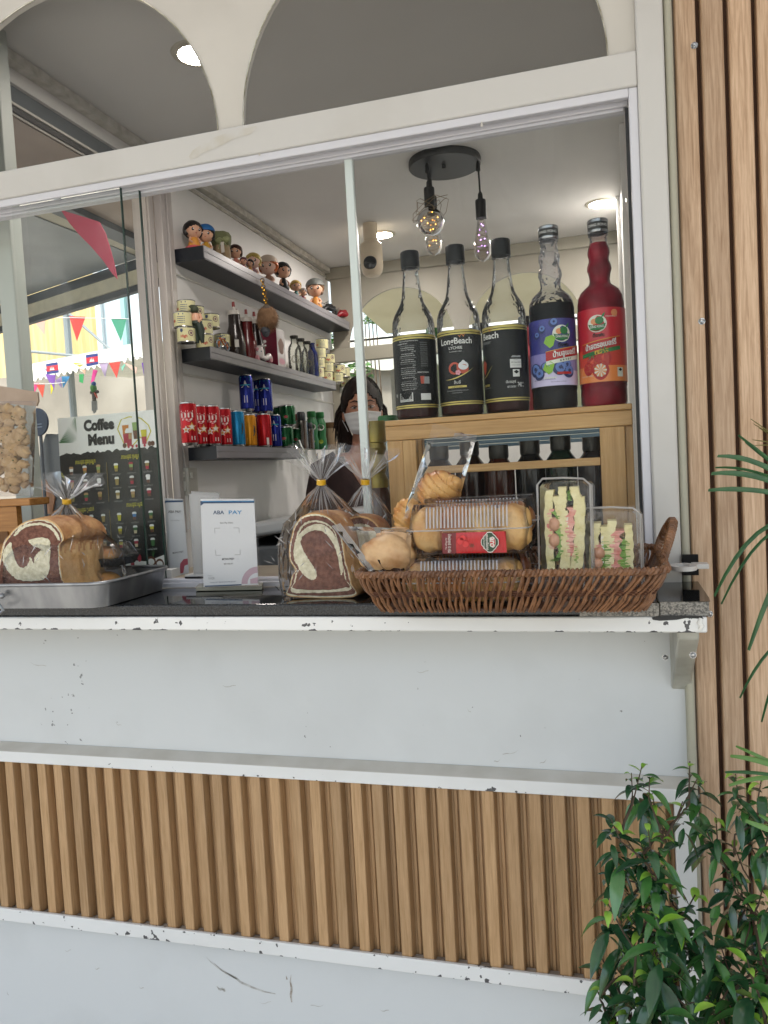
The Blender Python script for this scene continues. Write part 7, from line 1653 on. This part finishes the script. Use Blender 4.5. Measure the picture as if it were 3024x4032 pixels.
# ---- clear hinged boxes with bread in the basket
PS = film('clamshell_plastic', (.985, .985, .985), haze=.025, rough=.03, blend=.26, bump=.25, bs=40); PSR = film('clamshell_rib', (.95, .93, .92), haze=.50, rough=.06, blend=.4, bump=0, hazec=(.93, .90, .87))
BRD = mat('soft_bun', '#cc8c4a', .4, c2='#96501f', ns=20, bump=.5, bs=90, lo=.38, hi=.66, detail=7); BRP = mat('bun_pale', '#d9b070', .6, c2='#c08a44', ns=30, bump=.6, bs=120, detail=7)
sqr = lambda d: (abs(d.x) ** 4 + abs(d.y) ** 4 + abs(d.z) ** 4) ** -.17
def clam(x0, x1, y0, y1, z0, h, lab, seed, ribs=True, sach=False):
    t = thing('bread_box', ((x0 + x1) / 2, (y0 + y1) / 2, z0), lab, 'food box', 'clear hinged bread boxes in the basket')
    zm = z0 + h * .50; i = .007
    def shell(z0, z1, top):
        P0, P1 = (rrect(x0, x1, y0, y1, .012, 5), rrect(x0 + i, x1 - i, y0 + i, y1 - i, .014, 5))
        A_, B_ = (P0, P1) if top else (P1, P0); n = len(A_); b = MB()
        za, zb_ = z0, z1
        lv = [(0, za), (.75, za + (zb_ - za) * .85), (1, zb_)] if top else [(0, za), (.25, za + (zb_ - za) * .15), (1, zb_)]
        rings = [[(A_[k][0] + (B_[k][0] - A_[k][0]) * f, A_[k][1] + (B_[k][1] - A_[k][1]) * f, z) for k in range(n)] for f, z in lv]
        b.add([p for r in rings for p in r], [(r * n + k, r * n + (k + 1) % n, (r + 1) * n + (k + 1) % n, (r + 1) * n + k) for r in range(2) for k in range(n)], 0, True)
        b.add(rings[2 if top else 0], [tuple(range(n))]); return b
    shell(zm + .0008, z0 + h, True).build('lid', PS, t, angle=40); shell(z0 + .0004, zm - .0008, False).build('base', PS, t, angle=40)
    b = MB(); P = rrect(x0 - .003, x1 + .003, y0 - .003, y1 + .003, .013, 5); Q = [Vector((x, y, zm)) for x, y in P]; b.tube(Q + [Q[0]], .0011, 5, caps=False)
    m = 120; b.tube([Vector((x0 + .01 + (x1 - x0 - .02) * k / m, y1 + .002, z0 + h - .004 + .0012 * (k % 2))) for k in range(m + 1)], .0009, 4); b.build('flange', PSR, t)
    if ribs:
        b = MB(); n = int((x1 - x0 - .05) / .0052)
        for k in range(n):
            x = x0 + .028 + .0052 * k; b.hexa([(x, y0 - .0006, zm + .003), (x + .0022, y0 - .0006, zm + .003), (x + .0022, y0 + .0020, zm + .003), (x, y0 + .0020, zm + .003), (x, y0 + i - .0014, z0 + h - .004), (x + .0022, y0 + i - .0014, z0 + h - .004), (x + .0022, y0 + i + .0008, z0 + h - .004), (x, y0 + i + .0008, z0 + h - .004)])
        b.build('lid_ribs', PSR, t)
    R = random.Random(seed)
    w = x1 - x0; 
    if sach == 'roll':
        MB().ball(((x0 + x1) / 2, (y0 + y1) / 2, z0 + h * .48), (w * .46, (y1 - y0) * .40, h * .44), 40, 20, 0, lambda q, d: q * (sqr(d) * (1 + .015 * sin(d.x * 17 + seed)))).build('bread_roll', BRD, t)
    else:
        b = MB()
        for k in range(4):
            cx_ = x0 + w * (.15 + .235 * k); b.ball((cx_, (y0 + y1) / 2 + R.uniform(-.006, .002), z0 + h * .47), (w * .155, (y1 - y0) * .43, h * .45), 26, 16, R.choice((0, 1)) if k else 1, lambda q, d, k=k: q * (sqr(d) * (1 + .04 * sin(d.x * 9 + d.z * 5 + k))))
        b.build('bread_roll', [BRD, BRP], t)
    return t
yb = 1.085
xa = PY(880, 1150, yb).x; xb = PY(1140, 1150, yb).x; z1 = PY(1000, 1202, yb).z; z2 = PY(1000, 1090, yb).z
xc = PY(866, 1225, yb).x; xd = PY(1118, 1225, yb).x
zl0 = ZC + .009; zl1 = PY(1000, 1206, yb).z
clam(xc, xd, yb, yb + .095, zl0, zl1 - zl0, 'lowest front bread box in the basket, its ribbed lid just above the rim', 1)
clam(xa, xb, yb - .002, yb + .092, z1 + .0015, z2 - z1, 'front bread box on top of its stack, with the red ketchup sachet inside', 2)
xe, xf_ = PY(905, 1110, 1.19).x, PY(1160, 1110, 1.19).x; xg = PY(1150, 1220, 1.19).x
clam(xe, xg, yb + .102, yb + .195, zl0, zl1 - zl0, 'rear bread box low in the basket behind the front stack', 3, sach='roll')
clam(xe, xf_, yb + .100, yb + .192, z1 + .002, z2 - z1 + .004, 'rear bread box on top behind the one with the sachet', 4, sach='roll')
# ketchup sachet
yk = yb - .0030
t = thing('ketchup_sachet', PY(1025, 1172, yk), 'red tomato ketchup sachet with a green shield mark pressed against the front box', 'sachet')
qa, qb, qc, qd = [PY(u, v, yk) for u, v in (c5(1228, 828), c5(1645, 815), c5(1652, 955), c5(1228, 962))]
def SP(s, q, off=0): return qa.lerp(qb, s).lerp(qd.lerp(qc, s), q) + Vector((0, -off, 0))
b = MB(); n = 40; vs = []
for sg in (0, 1):
    for k in range(n + 1):
        for q in (0, .5, 1): vs.append(SP(k / n, q, .0006 * sin(k * 1.9) + (.0035 if sg == 0 else 0) * sin(pi * q) * sin(pi * k / n) + .0003))
for sg in (0, 1):
    for k in range(n):
        for j in (0, 1): o = sg * (n + 1) * 3; b_i = o + k * 3 + j; 
        pass
o_ = 0
fs = []; ms = []
for sg in (0, 1):
    o_ = sg * (n + 1) * 3
    for k in range(n):
        for j in (0, 1): fs.append((o_ + k * 3 + j, o_ + (k + 1) * 3 + j, o_ + (k + 1) * 3 + j + 1, o_ + k * 3 + j + 1)); ms.append(1 if k < 9 else 0)
b.add(vs, fs, ms, True); b.build('sachet_foil', [mat('ketchup_red', '#b01218', .25), mat('ketchup_dark', '#6c0e16', .3)], t, angle=50)
def ktx(b, s, q, txt, size, m, bold=0, width=None):
    o = SP(s, q, .0052); ex = (SP(s, q - .01, .0052) - o).normalized(); ez = (SP(s - .01, q, .0052) - o).normalized()
    b.text(txt, size, lambda X, Y: o - ex * X * -1 + ez * Y, m, bold=bold, width=width)
b = MB()
ov = lambda s, q, rs, rq, off, m, n=22: b.poly([SP(s + rs * cos(a), q + rq * sin(a), off) for a in [2 * pi * k / n for k in range(n)]], m)
for rs, rq, off, m in ((.122, .44, .0045, 0), (.112, .40, .0048, 1)): 
    P = [(s_ * (1 + .12 * (abs(cos(2 * a)) > .8)) , a) for s_, a in [(1, 2 * pi * k / 24) for k in range(24)]]; b.poly([SP(.755 + rs * f_ * cos(a), .48 + rq * f_ * sin(a), off) for f_, a in P], m)
ov(.80, .48, .045, .26, .0051, 0); ov(.80, .48, .040, .23, .0053, 2)
def ktx2(s, q, txt, size, m, bold=0, width=None, off=.0056):
    o = SP(s, q, off); ex = (SP(s, q + .01, off) - o).normalized(); ez = (SP(s + .01, q, off) - o).normalized()
    b.text(txt, size, lambda X, Y: o + ex * X + ez * Y, m, bold=bold, width=width)
ktx2(.80, .48, 'aro', .0125, 0, .03, .0135); ktx2(.715, .48, 'ซอสมะเขือเทศ', .0052, 0, .02, .022); ktx2(.665, .48, 'TOMATO KETCHUP', .0032, 0, .01, .019)
ktx2(.125, .5, 'น้ำหนักสุทธิ 10 กรัม', .0062, 0, .01, .026, .0040); ktx2(.075, .5, 'Net Weight 10 g', .0030, 0, 0, .016, .0040)
for s_, q_, r_ in ((.30, .40, .055), (.38, .55, .050), (.34, .25, .045)): ov(s_, q_, r_, r_ * 3.0, .0046, 3)
for k in range(6): a = k * 1.05; b.poly([SP(.48, .62, .0050), SP(.48 + .045 * cos(a), .62 + .13 * sin(a), .0050), SP(.48 + .03 * cos(a + .45), .62 + .08 * sin(a + .45), .0050)], 1)
b.build('printed_design', [mat('ink_cream_k', '#cfc9c0', .45), mat('ink_green_k', '#173a20', .45), mat('ink_red_k', '#b31a1c', .4), mat('ink_tomato', '#c2282a', .3)], t)

# ---- sandwiches in standing wedge boxes
BRW = mat('white_bread', '#dcd4a8', .85, c2='#cfc48e', ns=60, bump=.5, bs=180); HAM = mat('ham_pink', '#c46e62', .5, c2='#d9a596', ns=70, bump=.4, bs=120); SAUS = mat('sausage_tan', '#c99a7c', .35, c2='#b98468', ns=20); LET = mat('lettuce', '#4c7a2c', .5, c2='#86a84c', ns=50, bump=.4, bs=90); MAYO = mat('mayo', '#d9d4c4', .4)
def ribbon(t, pts, y, w, th, m, name, amp=.001, seed=0, dp=.035):
    """a wavy vertical layer seen edge-on; w = width in metres, dp = depth into the box"""
    R = random.Random(seed); P = [PY(*q, y) for q in pts]; K = 44; c = []
    for k in range(K + 1):
        f = k / K * (len(P) - 1); i_ = min(int(f), len(P) - 2); c.append(P[i_].lerp(P[i_ + 1], f - i_))
    b = MB(); vs = []
    for k, p in enumerate(c):
        j = amp * (.7 * sin(k * .6 + seed * 2) + .18 * R.uniform(-1, 1)); ww = w * (1 + .14 * sin(k * .5 + seed) * (amp > .0012))
        yo = R.uniform(-th, th) * .6
        vs += [p + Vector((-ww / 2 + j, yo, 0)), p + Vector((ww / 2 + j, yo, 0)), p + Vector((ww / 2 + j, dp, 0)), p + Vector((-ww / 2 + j, dp, 0))]
    fs = [(0, 3, 2, 1), tuple(4 * K + q for q in (0, 1, 2, 3))]
    for k in range(K):
        for a_, b2 in ((0, 1), (1, 2), (2, 3), (3, 0)): fs.append((4 * k + a_, 4 * k + b2, 4 * k + 4 + b2, 4 * k + 4 + a_))
    b.add(vs, fs, 0, True); return b.build(name, m, t, angle=50)
def sbox(lab, fr, fr2, y, layers, balls, z0):
    c = PY(*fr[0], y); t = thing('sandwich_box', Vector((c.x, y + .02, ZC + .008)), lab, 'sandwich box', 'clear sandwich boxes in the basket')
    (u0, v0), (u1, v1) = fr; P = [PY(u, v, y - .004) for u, v in smooth_closed([(u0 + 3, v1), (u0 + 1, (v0 + v1) / 2), (u0, v0 + 12), (u0 + 8, v0 + 2), ((u0 + u1) / 2, v0), (u1 - 8, v0 + 2), (u1, v0 + 12), (u1 + 1, (v0 + v1) / 2), (u1 + 4, v1)], 1)]
    P[0].z = P[-1].z = z0
    n = len(P); depth = .050
    Qb = [p + Vector((.010, depth, 0)) for p in P]; 
    b = MB(); b.add(P + Qb, [(k, (k + 1) % n, n + (k + 1) % n, n + k) for k in range(n)], 0); b.add(P, [tuple(range(n))]); b.add(Qb, [tuple(range(n))[::-1]]); b.build('clear_shell', PS, t, bevel=.002)
    # crimped dotted flange
    b = MB(); e0, e1 = P[-2] + Vector((.004, .008, 0)), P[-3] + Vector((.004, .008, 0)); pts = [P[-1] + Vector((.004, .008, 0)), P[-2] + Vector((.005, .008, 0)), P[-3] + Vector((.004, .008, .003)), P[-4] + Vector((0, .008, .005)), P[4] + Vector((0, .008, .005)), P[3] + Vector((-.002, .008, .005)), P[2] + Vector((-.004, .008, .003)), P[0] + Vector((-.004, .008, 0))]
    b.tube(pts, .0016, 6); 
    a, c2 = pts[0], pts[1]
    for k in range(46): p = a.lerp(c2, (k + .5) / 46) + Vector((.0025, -.001, 0)); b.ball(p, .0011, 6, 4)
    for k in range(30): p = pts[1].lerp(pts[2], (k + .5) / 30) + Vector((.0025, -.001, 0)); b.ball(p, .0011, 6, 4)
    b.build('crimped_flange', PSR, t)
    for k, (pts, w, m, nm, amp) in enumerate(layers): ribbon(t, [c6(*q) for q in pts], y + .004, w, .0012 if amp > .0012 else .0004, m, nm, amp, k + 1, dp=.038)
    if balls:
        b = MB()
        for (x_, y_, r1, r2) in balls: b.ball(PY(*c6(x_, y_), y + .008), (r1, .010, r2), 20, 14)
        b.build('sausage_slice', SAUS, t)
    return t
y1_ = 1.130
L = [([(548, 500), (540, 640), (548, 800), (556, 975)], .0112, BRW, 'bread_slice', .0009), ([(588, 535), (615, 640), (640, 760), (650, 975)], .0116, BRW, 'bread_slice', .0009), ([(622, 480), (628, 560), (618, 620)], .0112, BRW, 'bread_slice', .0009), ([(690, 478), (715, 560), (722, 700), (716, 860), (690, 975)], .0122, BRW, 'bread_slice', .0009), ([(733, 540), (738, 700), (730, 860), (720, 970)], .0112, BRW, 'bread_slice', .0009), ([(635, 620), (640, 800), (632, 970)], .0105, BRW, 'bread_slice', .0009),
     ([(556, 610), (552, 700), (558, 800), (560, 850)], .0060, HAM, 'ham', .0025), ([(580, 620), (600, 690), (612, 780), (608, 900)], .0065, LET, 'lettuce_leaf', .0030), ([(680, 600), (668, 700), (675, 800), (680, 890)], .0110, HAM, 'ham', .0030), ([(662, 500), (668, 560)], .004, LET, 'lettuce_leaf', .002), ([(700, 830), (712, 880), (706, 940)], .0035, LET, 'lettuce_leaf', .002), ([(590, 905), (575, 920)], .010, LET, 'lettuce_leaf', .003), ([(655, 640), (658, 780), (664, 860)], .0022, MAYO, 'mayonnaise', .001)]
sbox('taller clear sandwich box on the left, with ham, sausage and lettuce between white bread', ((1166, 1040), (1268, 1234)), None, y1_, L, [(578, 700, .0085, .0105), (578, 795, .0085, .0105)], ZC + .009)
y2_ = 1.135
L = [([(828, 695), (815, 780), (810, 870), (805, 975)], .0116, BRW, 'bread_slice', .0009), ([(872, 715), (880, 770), (878, 820)], .0112, BRW, 'bread_slice', .0009), ([(920, 680), (912, 760), (905, 860), (905, 975)], .0122, BRW, 'bread_slice', .0009), ([(1015, 705), (1022, 780), (1026, 880), (1022, 975)], .0105, BRW, 'bread_slice', .0009),
     ([(838, 810), (828, 880), (826, 960)], .0075, HAM, 'ham', .0030), ([(880, 800), (884, 880), (888, 970)], .0095, LET, 'lettuce_leaf', .0040), ([(955, 740), (942, 820), (948, 900), (955, 975)], .0120, HAM, 'ham', .0035), ([(990, 790), (995, 870), (985, 970)], .0125, LET, 'lettuce_leaf', .0040), ([(868, 930), (872, 972)], .0080, LET, 'lettuce_leaf', .003), ([(860, 770), (866, 850), (862, 930)], .0030, MAYO, 'mayonnaise', .001)]
sbox('shorter clear sandwich box at the right end of the basket beside the handle', ((1263, 1104), (1376, 1234)), None, y2_, L, [(845, 870, .0085, .0095), (835, 930, .008, .009)], ZC + .009)
# its opened lid behind
a = PY(1285, 1094, y2_ + .055); 
solo(MB().slab([PY(u, v, y2_ + .062) for u, v in ((1290, 1234), (1284, 1105), (1292, 1094), (1374, 1092), (1384, 1100), (1390, 1234))], (0, .0012, 0)), 'box_top', PS, 'empty clear lid standing behind the shorter sandwich box', 'lid')

# ---- croissant in a tall flat bag leaning on the rack
yc_ = 1.235
t = thing('bagged_croissant', PY(950, 1110, yc_), 'golden croissant in a tall clear sealed bag before the wooden rack', 'pastry')
CRO = mat('croissant', '#a8601f', .35, c2='#d9a862', ns=26, bump=.5, bs=90, lo=.35, hi=.62, detail=8)
cc = PY(*c5(1195, 545), yc_ + .02)
def ridged(nb, ax, amp, seed):
    ax = Vector(ax).normalized()
    def f(q, d):
        w = d.dot(ax) * nb + .35 * d.cross(ax).x + seed; s_ = (w % 1.0)
        return q * (1 - amp + amp * (s_ ** .45) * 1.3 + .02 * sin(d.x * 9 + d.z * 7))
    return f
MB().ball(cc + Vector((.003, 0, -.002)), (.036, .028, .034), 90, 60, 0, ridged(3.0, (.75, -.1, .66), .11, .2)).ball(cc + Vector((.022, -.004, .008)), (.022, .018, .016), 60, 40, 0, ridged(2.5, (.9, -.2, .2), .12, .5)).build('croissant_body', CRO, t)
MB().ball(PY(*c5(1010, 715), yc_ + .02), (.026, .022, .030), 60, 40, 0, ridged(2.6, (.5, 0, .85), .12, .1)).build('second_pastry', CRO, t)
pillow(t, (c5(1172, 108), c5(1452, 205), c5(1330, 650), c5(950, 790)), yc_, .050, 'bag_film', BAG, seed=4, crinkle=.0022, nx=9, nz=14)
b = MB(); a, c_ = PY(*c5(1310, 178), yc_), PY(*c5(1456, 190), yc_); e, f_ = PY(*c5(1300, 205), yc_), PY(*c5(1452, 232), yc_)
for k in range(5):
    p0 = a.lerp(e, k / 4); p1 = c_.lerp(f_, k / 4); b.tube([p0, p1], .0006, 4)
b.build('crimped_seal', PSR, t)
# ---- small bagged roll lying on the rim
yr_ = 1.075
t = thing('bagged_roll', PY(820, 1215, yr_), 'pale roll in a crimped clear bag lying across the left rim of the basket', 'pastry')
ROL = mat('pale_roll', '#cfa878', .5, c2='#a8713c', ns=26, bump=.5, bs=90, lo=.4, hi=.7, detail=7)
MB().ball(PY(*c5(875, 975), yr_ + .03), (.044, .026, .032), 60, 40, 0, lambda q, d: q * (1 + .05 * sin(d.x * 5 + 1) + .02 * sin(d.z * 13 + d.x * 7))).ball(PY(*c5(935, 865), yr_ + .045), (.034, .022, .018), 40, 24, 0, ridged(2.2, (.9, 0, .3), .10, .3)).build('roll', ROL, t)
pillow(t, (c5(515, 778), c5(1030, 800), c5(1020, 1080), c5(765, 1098)), yr_ + .012, .046, 'bag_film', BAG, seed=7, crinkle=.0026, nx=12, nz=9)
b = MB(); s0, s1 = PY(*c5(512, 780), yr_ + .012), PY(*c5(768, 1098), yr_ + .012); d_ = (PY(*c5(560, 765), yr_ + .012) - s0)
for k in range(6): o = d_ * (k / 5); b.tube([s0 + o, s1 + o * .7], .0009, 5)
m = 46
for k in range(m):
    p = s0.lerp(s1, (k + .5) / m); b.ball(p, .0013, 6, 4)
b.build('crimped_seal', PSR, t)
# crumpled film scraps beside the loaf
t = thing('film_scrap', PZ(612, 1274, ZC), 'flattened corner of clear film beside the front swirl loaf', 'film')
pillow(t, ((590, 1262), (640, 1268), (645, 1284), (605, 1280)), 1.235, .008, 'film', BAG2, seed=9, crinkle=.0015, nx=6, nz=4)

# ================================================================== PLANTS
LD = mat('leaf_dark', '#21412a', .2, c2='#2e5632', ns=25); LM = mat('leaf_mid', '#34602f', .2, c2='#467539', ns=25); LY = mat('leaf_young', '#6f9f2c', .3, c2='#92b848', ns=25); BK = mat('twig_brown', '#4d3d2c', .8, c2='#3c3024', ns=40)
for m_ in (LD, LM, LY): setin(m_.node_tree.nodes['Principled BSDF'], 'Coat Weight', .25)
def leaf(b, p, dirv, up, L_, W, m, droop=.3):
    d = Vector(dirv).normalized(); s = d.cross(Vector(up)); s = s.normalized() if s.length > 1e-4 else Vector((1, 0, 0)); n = s.cross(d).normalized()
    K = 7; wd = [.10, .62, .92, 1.0, .96, .78, .42, 0.0]; c = []
    for k in range(K + 1):
        f = k / K; c.append(Vector(p) + d * (L_ * f * (1 - .12 * droop * f)) + Vector((0, 0, -1)) * (droop * L_ * f * f * .55) + n * .0)
    vs = []
    for k in range(K + 1):
        w = W / 2 * wd[k]; vs += [c[k] - s * w + n * w * .40, c[k], c[k] + s * w + n * w * .40]
    fs = []
    for k in range(K):
        o = 3 * k; fs += [(o, o + 1, o + 4, o + 3), (o + 1, o + 2, o + 5, o + 4)]
    b.add(vs, fs, m, True)
def whorl(b, p, R, n, L_, spread=1.0, young=.4, axis=(0, 0, 1)):
    p = Vector(p); a0 = R.uniform(0, 6.28); ax = Vector(axis).normalized(); q = Vector((0, 0, 1)).rotation_difference(ax)
    for k in range(n):
        a = a0 + 2.4 * k; el = .70 - 1.7 * (k / n) + R.uniform(-.25, .25)
        d = q @ Vector((cos(a) * cos(el) * spread, sin(a) * cos(el) * spread, sin(el)))
        l = L_ * R.uniform(.65, 1.15) * (.6 + .4 * min(1, k / n * 2)); m = 2 if (k < 2 and R.random() < young * 2) else (1 if R.random() < .35 else 0)
        leaf(b, p + Vector((0, 0, -.006 * k * L_ / .05)), d, (0, 0, 1), l, l * R.uniform(.28, .37), m, droop=R.uniform(.3, 1.3))
def c7(x, y): return (2200 + .5118 * x) * .5486, (2900 + .5118 * y) * .5486
def shrub(name, lab, root, clusters, seed, grp='leafy shrubs at lower right', L0=.047):
    R = random.Random(seed); t = thing(name, root, lab, 'shrub', grp); b = MB(); s = MB(); root = Vector(root)
    pts = []
    for (x, y, dp, n, sc_) in clusters:
        p = PY(*c7(x, y), dp); pts.append(p); whorl(b, p, R, n + 3, L0 * sc_)
    # stems: each cluster joins the nearest cluster that is lower, the lowest ones join the root
    order = sorted(range(len(pts)), key=lambda i: pts[i].z)
    for i in order:
        cand = [pts[j] for j in order if pts[j].z < pts[i].z - .05]
        q = min(cand, key=lambda c: (c - pts[i]).length + .35 * abs(c.x - root.x)) if cand and pts[i].z > .42 else root
        if q is root and pts[i].z > .9: continue
        mid = pts[i].lerp(q, .5) + Vector((R.uniform(-.02, .02), .01 + R.uniform(-.01, .02), -.012))
        w = .0013 + .0010 * max(0, 1 - pts[i].z); s.tube([pts[i] + Vector((0, 0, .004)), pts[i].lerp(mid, .5) + Vector((R.uniform(-.006, .006), 0, -.006)), mid, q.lerp(mid, .4), q - Vector((0, 0, .0 if q is root else .01))], [w * .6, w * .8, w, w * 1.2, w * 1.5], 6)
    b.build('foliage', [LD, LM, LY], t, angle=60); s.build('stem', BK, t)
    return t
C1 = [(640, 250, 1.18, 10, 1.0), (560, 300, 1.19, 6, .9), (700, 330, 1.17, 6, 1.0), (1010, 210, 1.22, 7, .8), (1075, 330, 1.22, 9, 1.0), (730, 500, 1.17, 5, .9), (955, 520, 1.16, 6, .9), (400, 650, 1.12, 8, 1.0), (470, 730, 1.13, 7, 1.1), (690, 740, 1.10, 10, 1.2), (800, 760, 1.12, 7, 1.1), (650, 850, 1.13, 6, 1.1), (400, 1010, 1.16, 7, .9), (740, 1050, 1.10, 10, 1.2), (610, 1100, 1.14, 7, 1.0), (560, 1180, 1.16, 7, 1.0), (860, 1180, 1.15, 8, 1.1), (380, 1310, 1.10, 6, 1.1), (480, 1380, 1.12, 7, 1.2), (770, 1400, 1.06, 11, 1.4), (640, 1480, 1.12, 8, 1.2), (900, 1330, 1.14, 7, 1.0), (1050, 1240, 1.14, 7, 1.1), (1180, 1420, 1.10, 9, 1.2), (940, 1500, 1.14, 8, 1.1), (1040, 1600, 1.14, 7, 1.0), (560, 1620, 1.14, 8, 1.1), (740, 1660, 1.12, 8, 1.1), (330, 1720, 1.16, 6, .9), (450, 1730, 1.17, 5, .8), (580, 1860, 1.06, 10, 1.3), (770, 1760, 1.10, 7, 1.1), (660, 1990, 1.10, 9, 1.2), (330, 1930, 1.12, 7, 1.1), (420, 2030, 1.14, 6, 1.0), (880, 1900, 1.14, 8, 1.1), (560, 2140, 1.12, 8, 1.2), (800, 2130, 1.12, 8, 1.2), (1040, 2070, 1.00, 9, 1.7), (700, 2260, 1.1, 8, 1.2), (400, 2240, 1.12, 7, 1.0), (960, 2250, 1.1, 9, 1.3), (860, 1620, 1.18, 8, 1.0), (700, 1250, 1.18, 8, 1.1), (820, 1000, 1.18, 5, .9)]
shrub('leafy_shrub', 'glossy dark green shrub with lime tips before the skirt corner, left of two', (.02, 1.16, 0), C1, 21)
C2 = [(1360, 310, 1.16, 9, .9), (1450, 420, 1.18, 8, .9), (1560, 350, 1.16, 8, .9), (1210, 640, 1.18, 9, 1.0), (1560, 560, 1.17, 9, .9), (1480, 700, 1.18, 6, .9), (1130, 720, 1.2, 5, 1.0), (1350, 860, 1.18, 7, .8), (1320, 1060, 1.16, 8, 1.0), (1400, 1120, 1.18, 6, .9), (1580, 1150, 1.15, 8, 1.0), (1480, 1290, 1.16, 7, 1.0), (1560, 1420, 1.14, 8, 1.0), (1340, 1500, 1.15, 7, 1.1), (1450, 1740, 1.06, 10, 1.4), (1250, 1640, 1.14, 7, 1.1), (1560, 1660, 1.10, 8, 1.1), (1180, 1800, 1.14, 7, 1.0), (1330, 1930, 1.10, 9, 1.3), (1540, 1960, 1.08, 9, 1.3), (1230, 2080, 1.12, 8, 1.2), (1420, 2130, 1.10, 9, 1.3), (1600, 2200, 1.06, 9, 1.3), (1300, 2260, 1.1, 8, 1.2), (1150, 1960, 1.16, 7, 1.0), (1630, 1850, 1.1, 8, 1.2), (1640, 1300, 1.12, 7, 1.0), (1640, 700, 1.14, 7, 1.0)]
shrub('leafy_shrub', 'dark green shrub against the tall slats at the right edge, right of two', (.20, 1.22, 0), C2, 33)
# palm with cut strap leaflets entering from the right
t = thing('palm_plant', (.42, 1.05, 0), 'lady palm with blunt strap leaflets reaching in from the right edge', 'palm', None)
PM = [mat('palm_green', '#2c4f30', .4, c2='#3a6038', ns=40, stretch=(1, 1, .2)), mat('palm_light', '#5a7f40', .4), mat('palm_dry', '#8f8a58', .6)]
def strap(b, u0, v0, u1, v1, y0, y1, w, m=0, bend=.0):
    a, c = PY(u0, v0, y0), PY(u1, v1, y1); K = 8; vs = []
    w *= .62; d = (c - a).normalized(); s = d.cross(Vector((0, -1, .2))).normalized()
    for k in range(K + 1):
        f = k / K; p = a.lerp(c, f) + Vector((0, 0, bend * 4 * f * (1 - f))); ww = w / 2 * min(1, .55 + 2.2 * f) * (1 if f < .75 else 1 - 1.6 * (f - .75)); vs += [p - s * ww, p + Vector((0, .0018, 0)), p + s * ww]
    b.add(vs, [f_ for k in range(K) for f_ in ((3 * k, 3 * k + 1, 3 * k + 4, 3 * k + 3), (3 * k + 1, 3 * k + 2, 3 * k + 5, 3 * k + 4))], m, True)
b = MB(); hub = (1735, 1075)
for (u, v, w, be) in ((1550, 985, .011, .012), (1537, 1023, .012, .010), (1530, 1059, .0105, .006), (1595, 940, .007, .0), (1610, 955, .006, .0), (1545, 1010, .006, .01)): strap(b, hub[0], hub[1] - (1040 - v) * .25, u, v, 1.06, 1.10, w, 0, be)
for (u, v) in ((1622, 905), (1627, 915), (1640, 925), (1625, 950), (1630, 962), (1650, 930)): strap(b, 1700, 960, u, v, 1.07, 1.09, .0022, 2, 0)
if b.v: b.build('frond', PM, t, angle=60)
b = MB(); hub = (1740, 1130)
for (u, v, w, be) in ((1543, 1288, .0085, .035), (1558, 1305, .006, .030), (1617, 1405, .010, .012)): strap(b, hub[0], hub[1], u, v, 1.05, 1.08, w, 0, be)
if b.v: b.build('frond', PM, t, angle=60)
b = MB(); hub = (1730, 1370)
for (u, v, w, be) in ((1598, 1508, .006, .02), (1645, 1560, .006, .02)): strap(b, hub[0], hub[1], u, v, 1.04, 1.08, w, 0, be)
if b.v: b.build('frond', PM, t, angle=60)
b = MB(); hub = (1745, 1690)
for (u, v, w, be, m_) in ((1578, 1633, .010, .006, 1), (1590, 1612, .007, .002, 1), (1566, 1668, .007, .004, 0), (1575, 1697, .009, .008, 1), (1600, 1640, .004, .012, 2)): strap(b, hub[0], hub[1], u, v, .98, 1.05, w, m_, be)
if b.v: b.build('frond', PM, t, angle=60)
b = MB(); hub = (1760, 1830)
for (u, v, w, be, m_) in ((1611, 1773, .010, .0, 1), (1640, 1760, .007, .0, 1)): strap(b, hub[0], hub[1], u, v, .86, .90, w, m_, be)
b.build('frond', PM, t, angle=60)
b = MB()
for (u, v, y) in ((1715, 1062, 1.06), (1740, 1130, 1.05), (1730, 1370, 1.04), (1745, 1690, .98), (1760, 1830, .86)):
    p = PY(u, v, y); b.tube([p, p.lerp(Vector((.42, 1.05, p.z - .25)), .5) + Vector((0, 0, .02)), Vector((.42, 1.05, max(.05, p.z - .35)))], .0035, 6)
b.tube([(.42, 1.05, 0), (.42, 1.05, .6), (.425, 1.05, 1.15)], .012, 10); b.build('cane', mat('cane_green', '#4c5a34', .6, c2='#6b5c3a', ns=30), t)
bpy.context.view_layer.update()
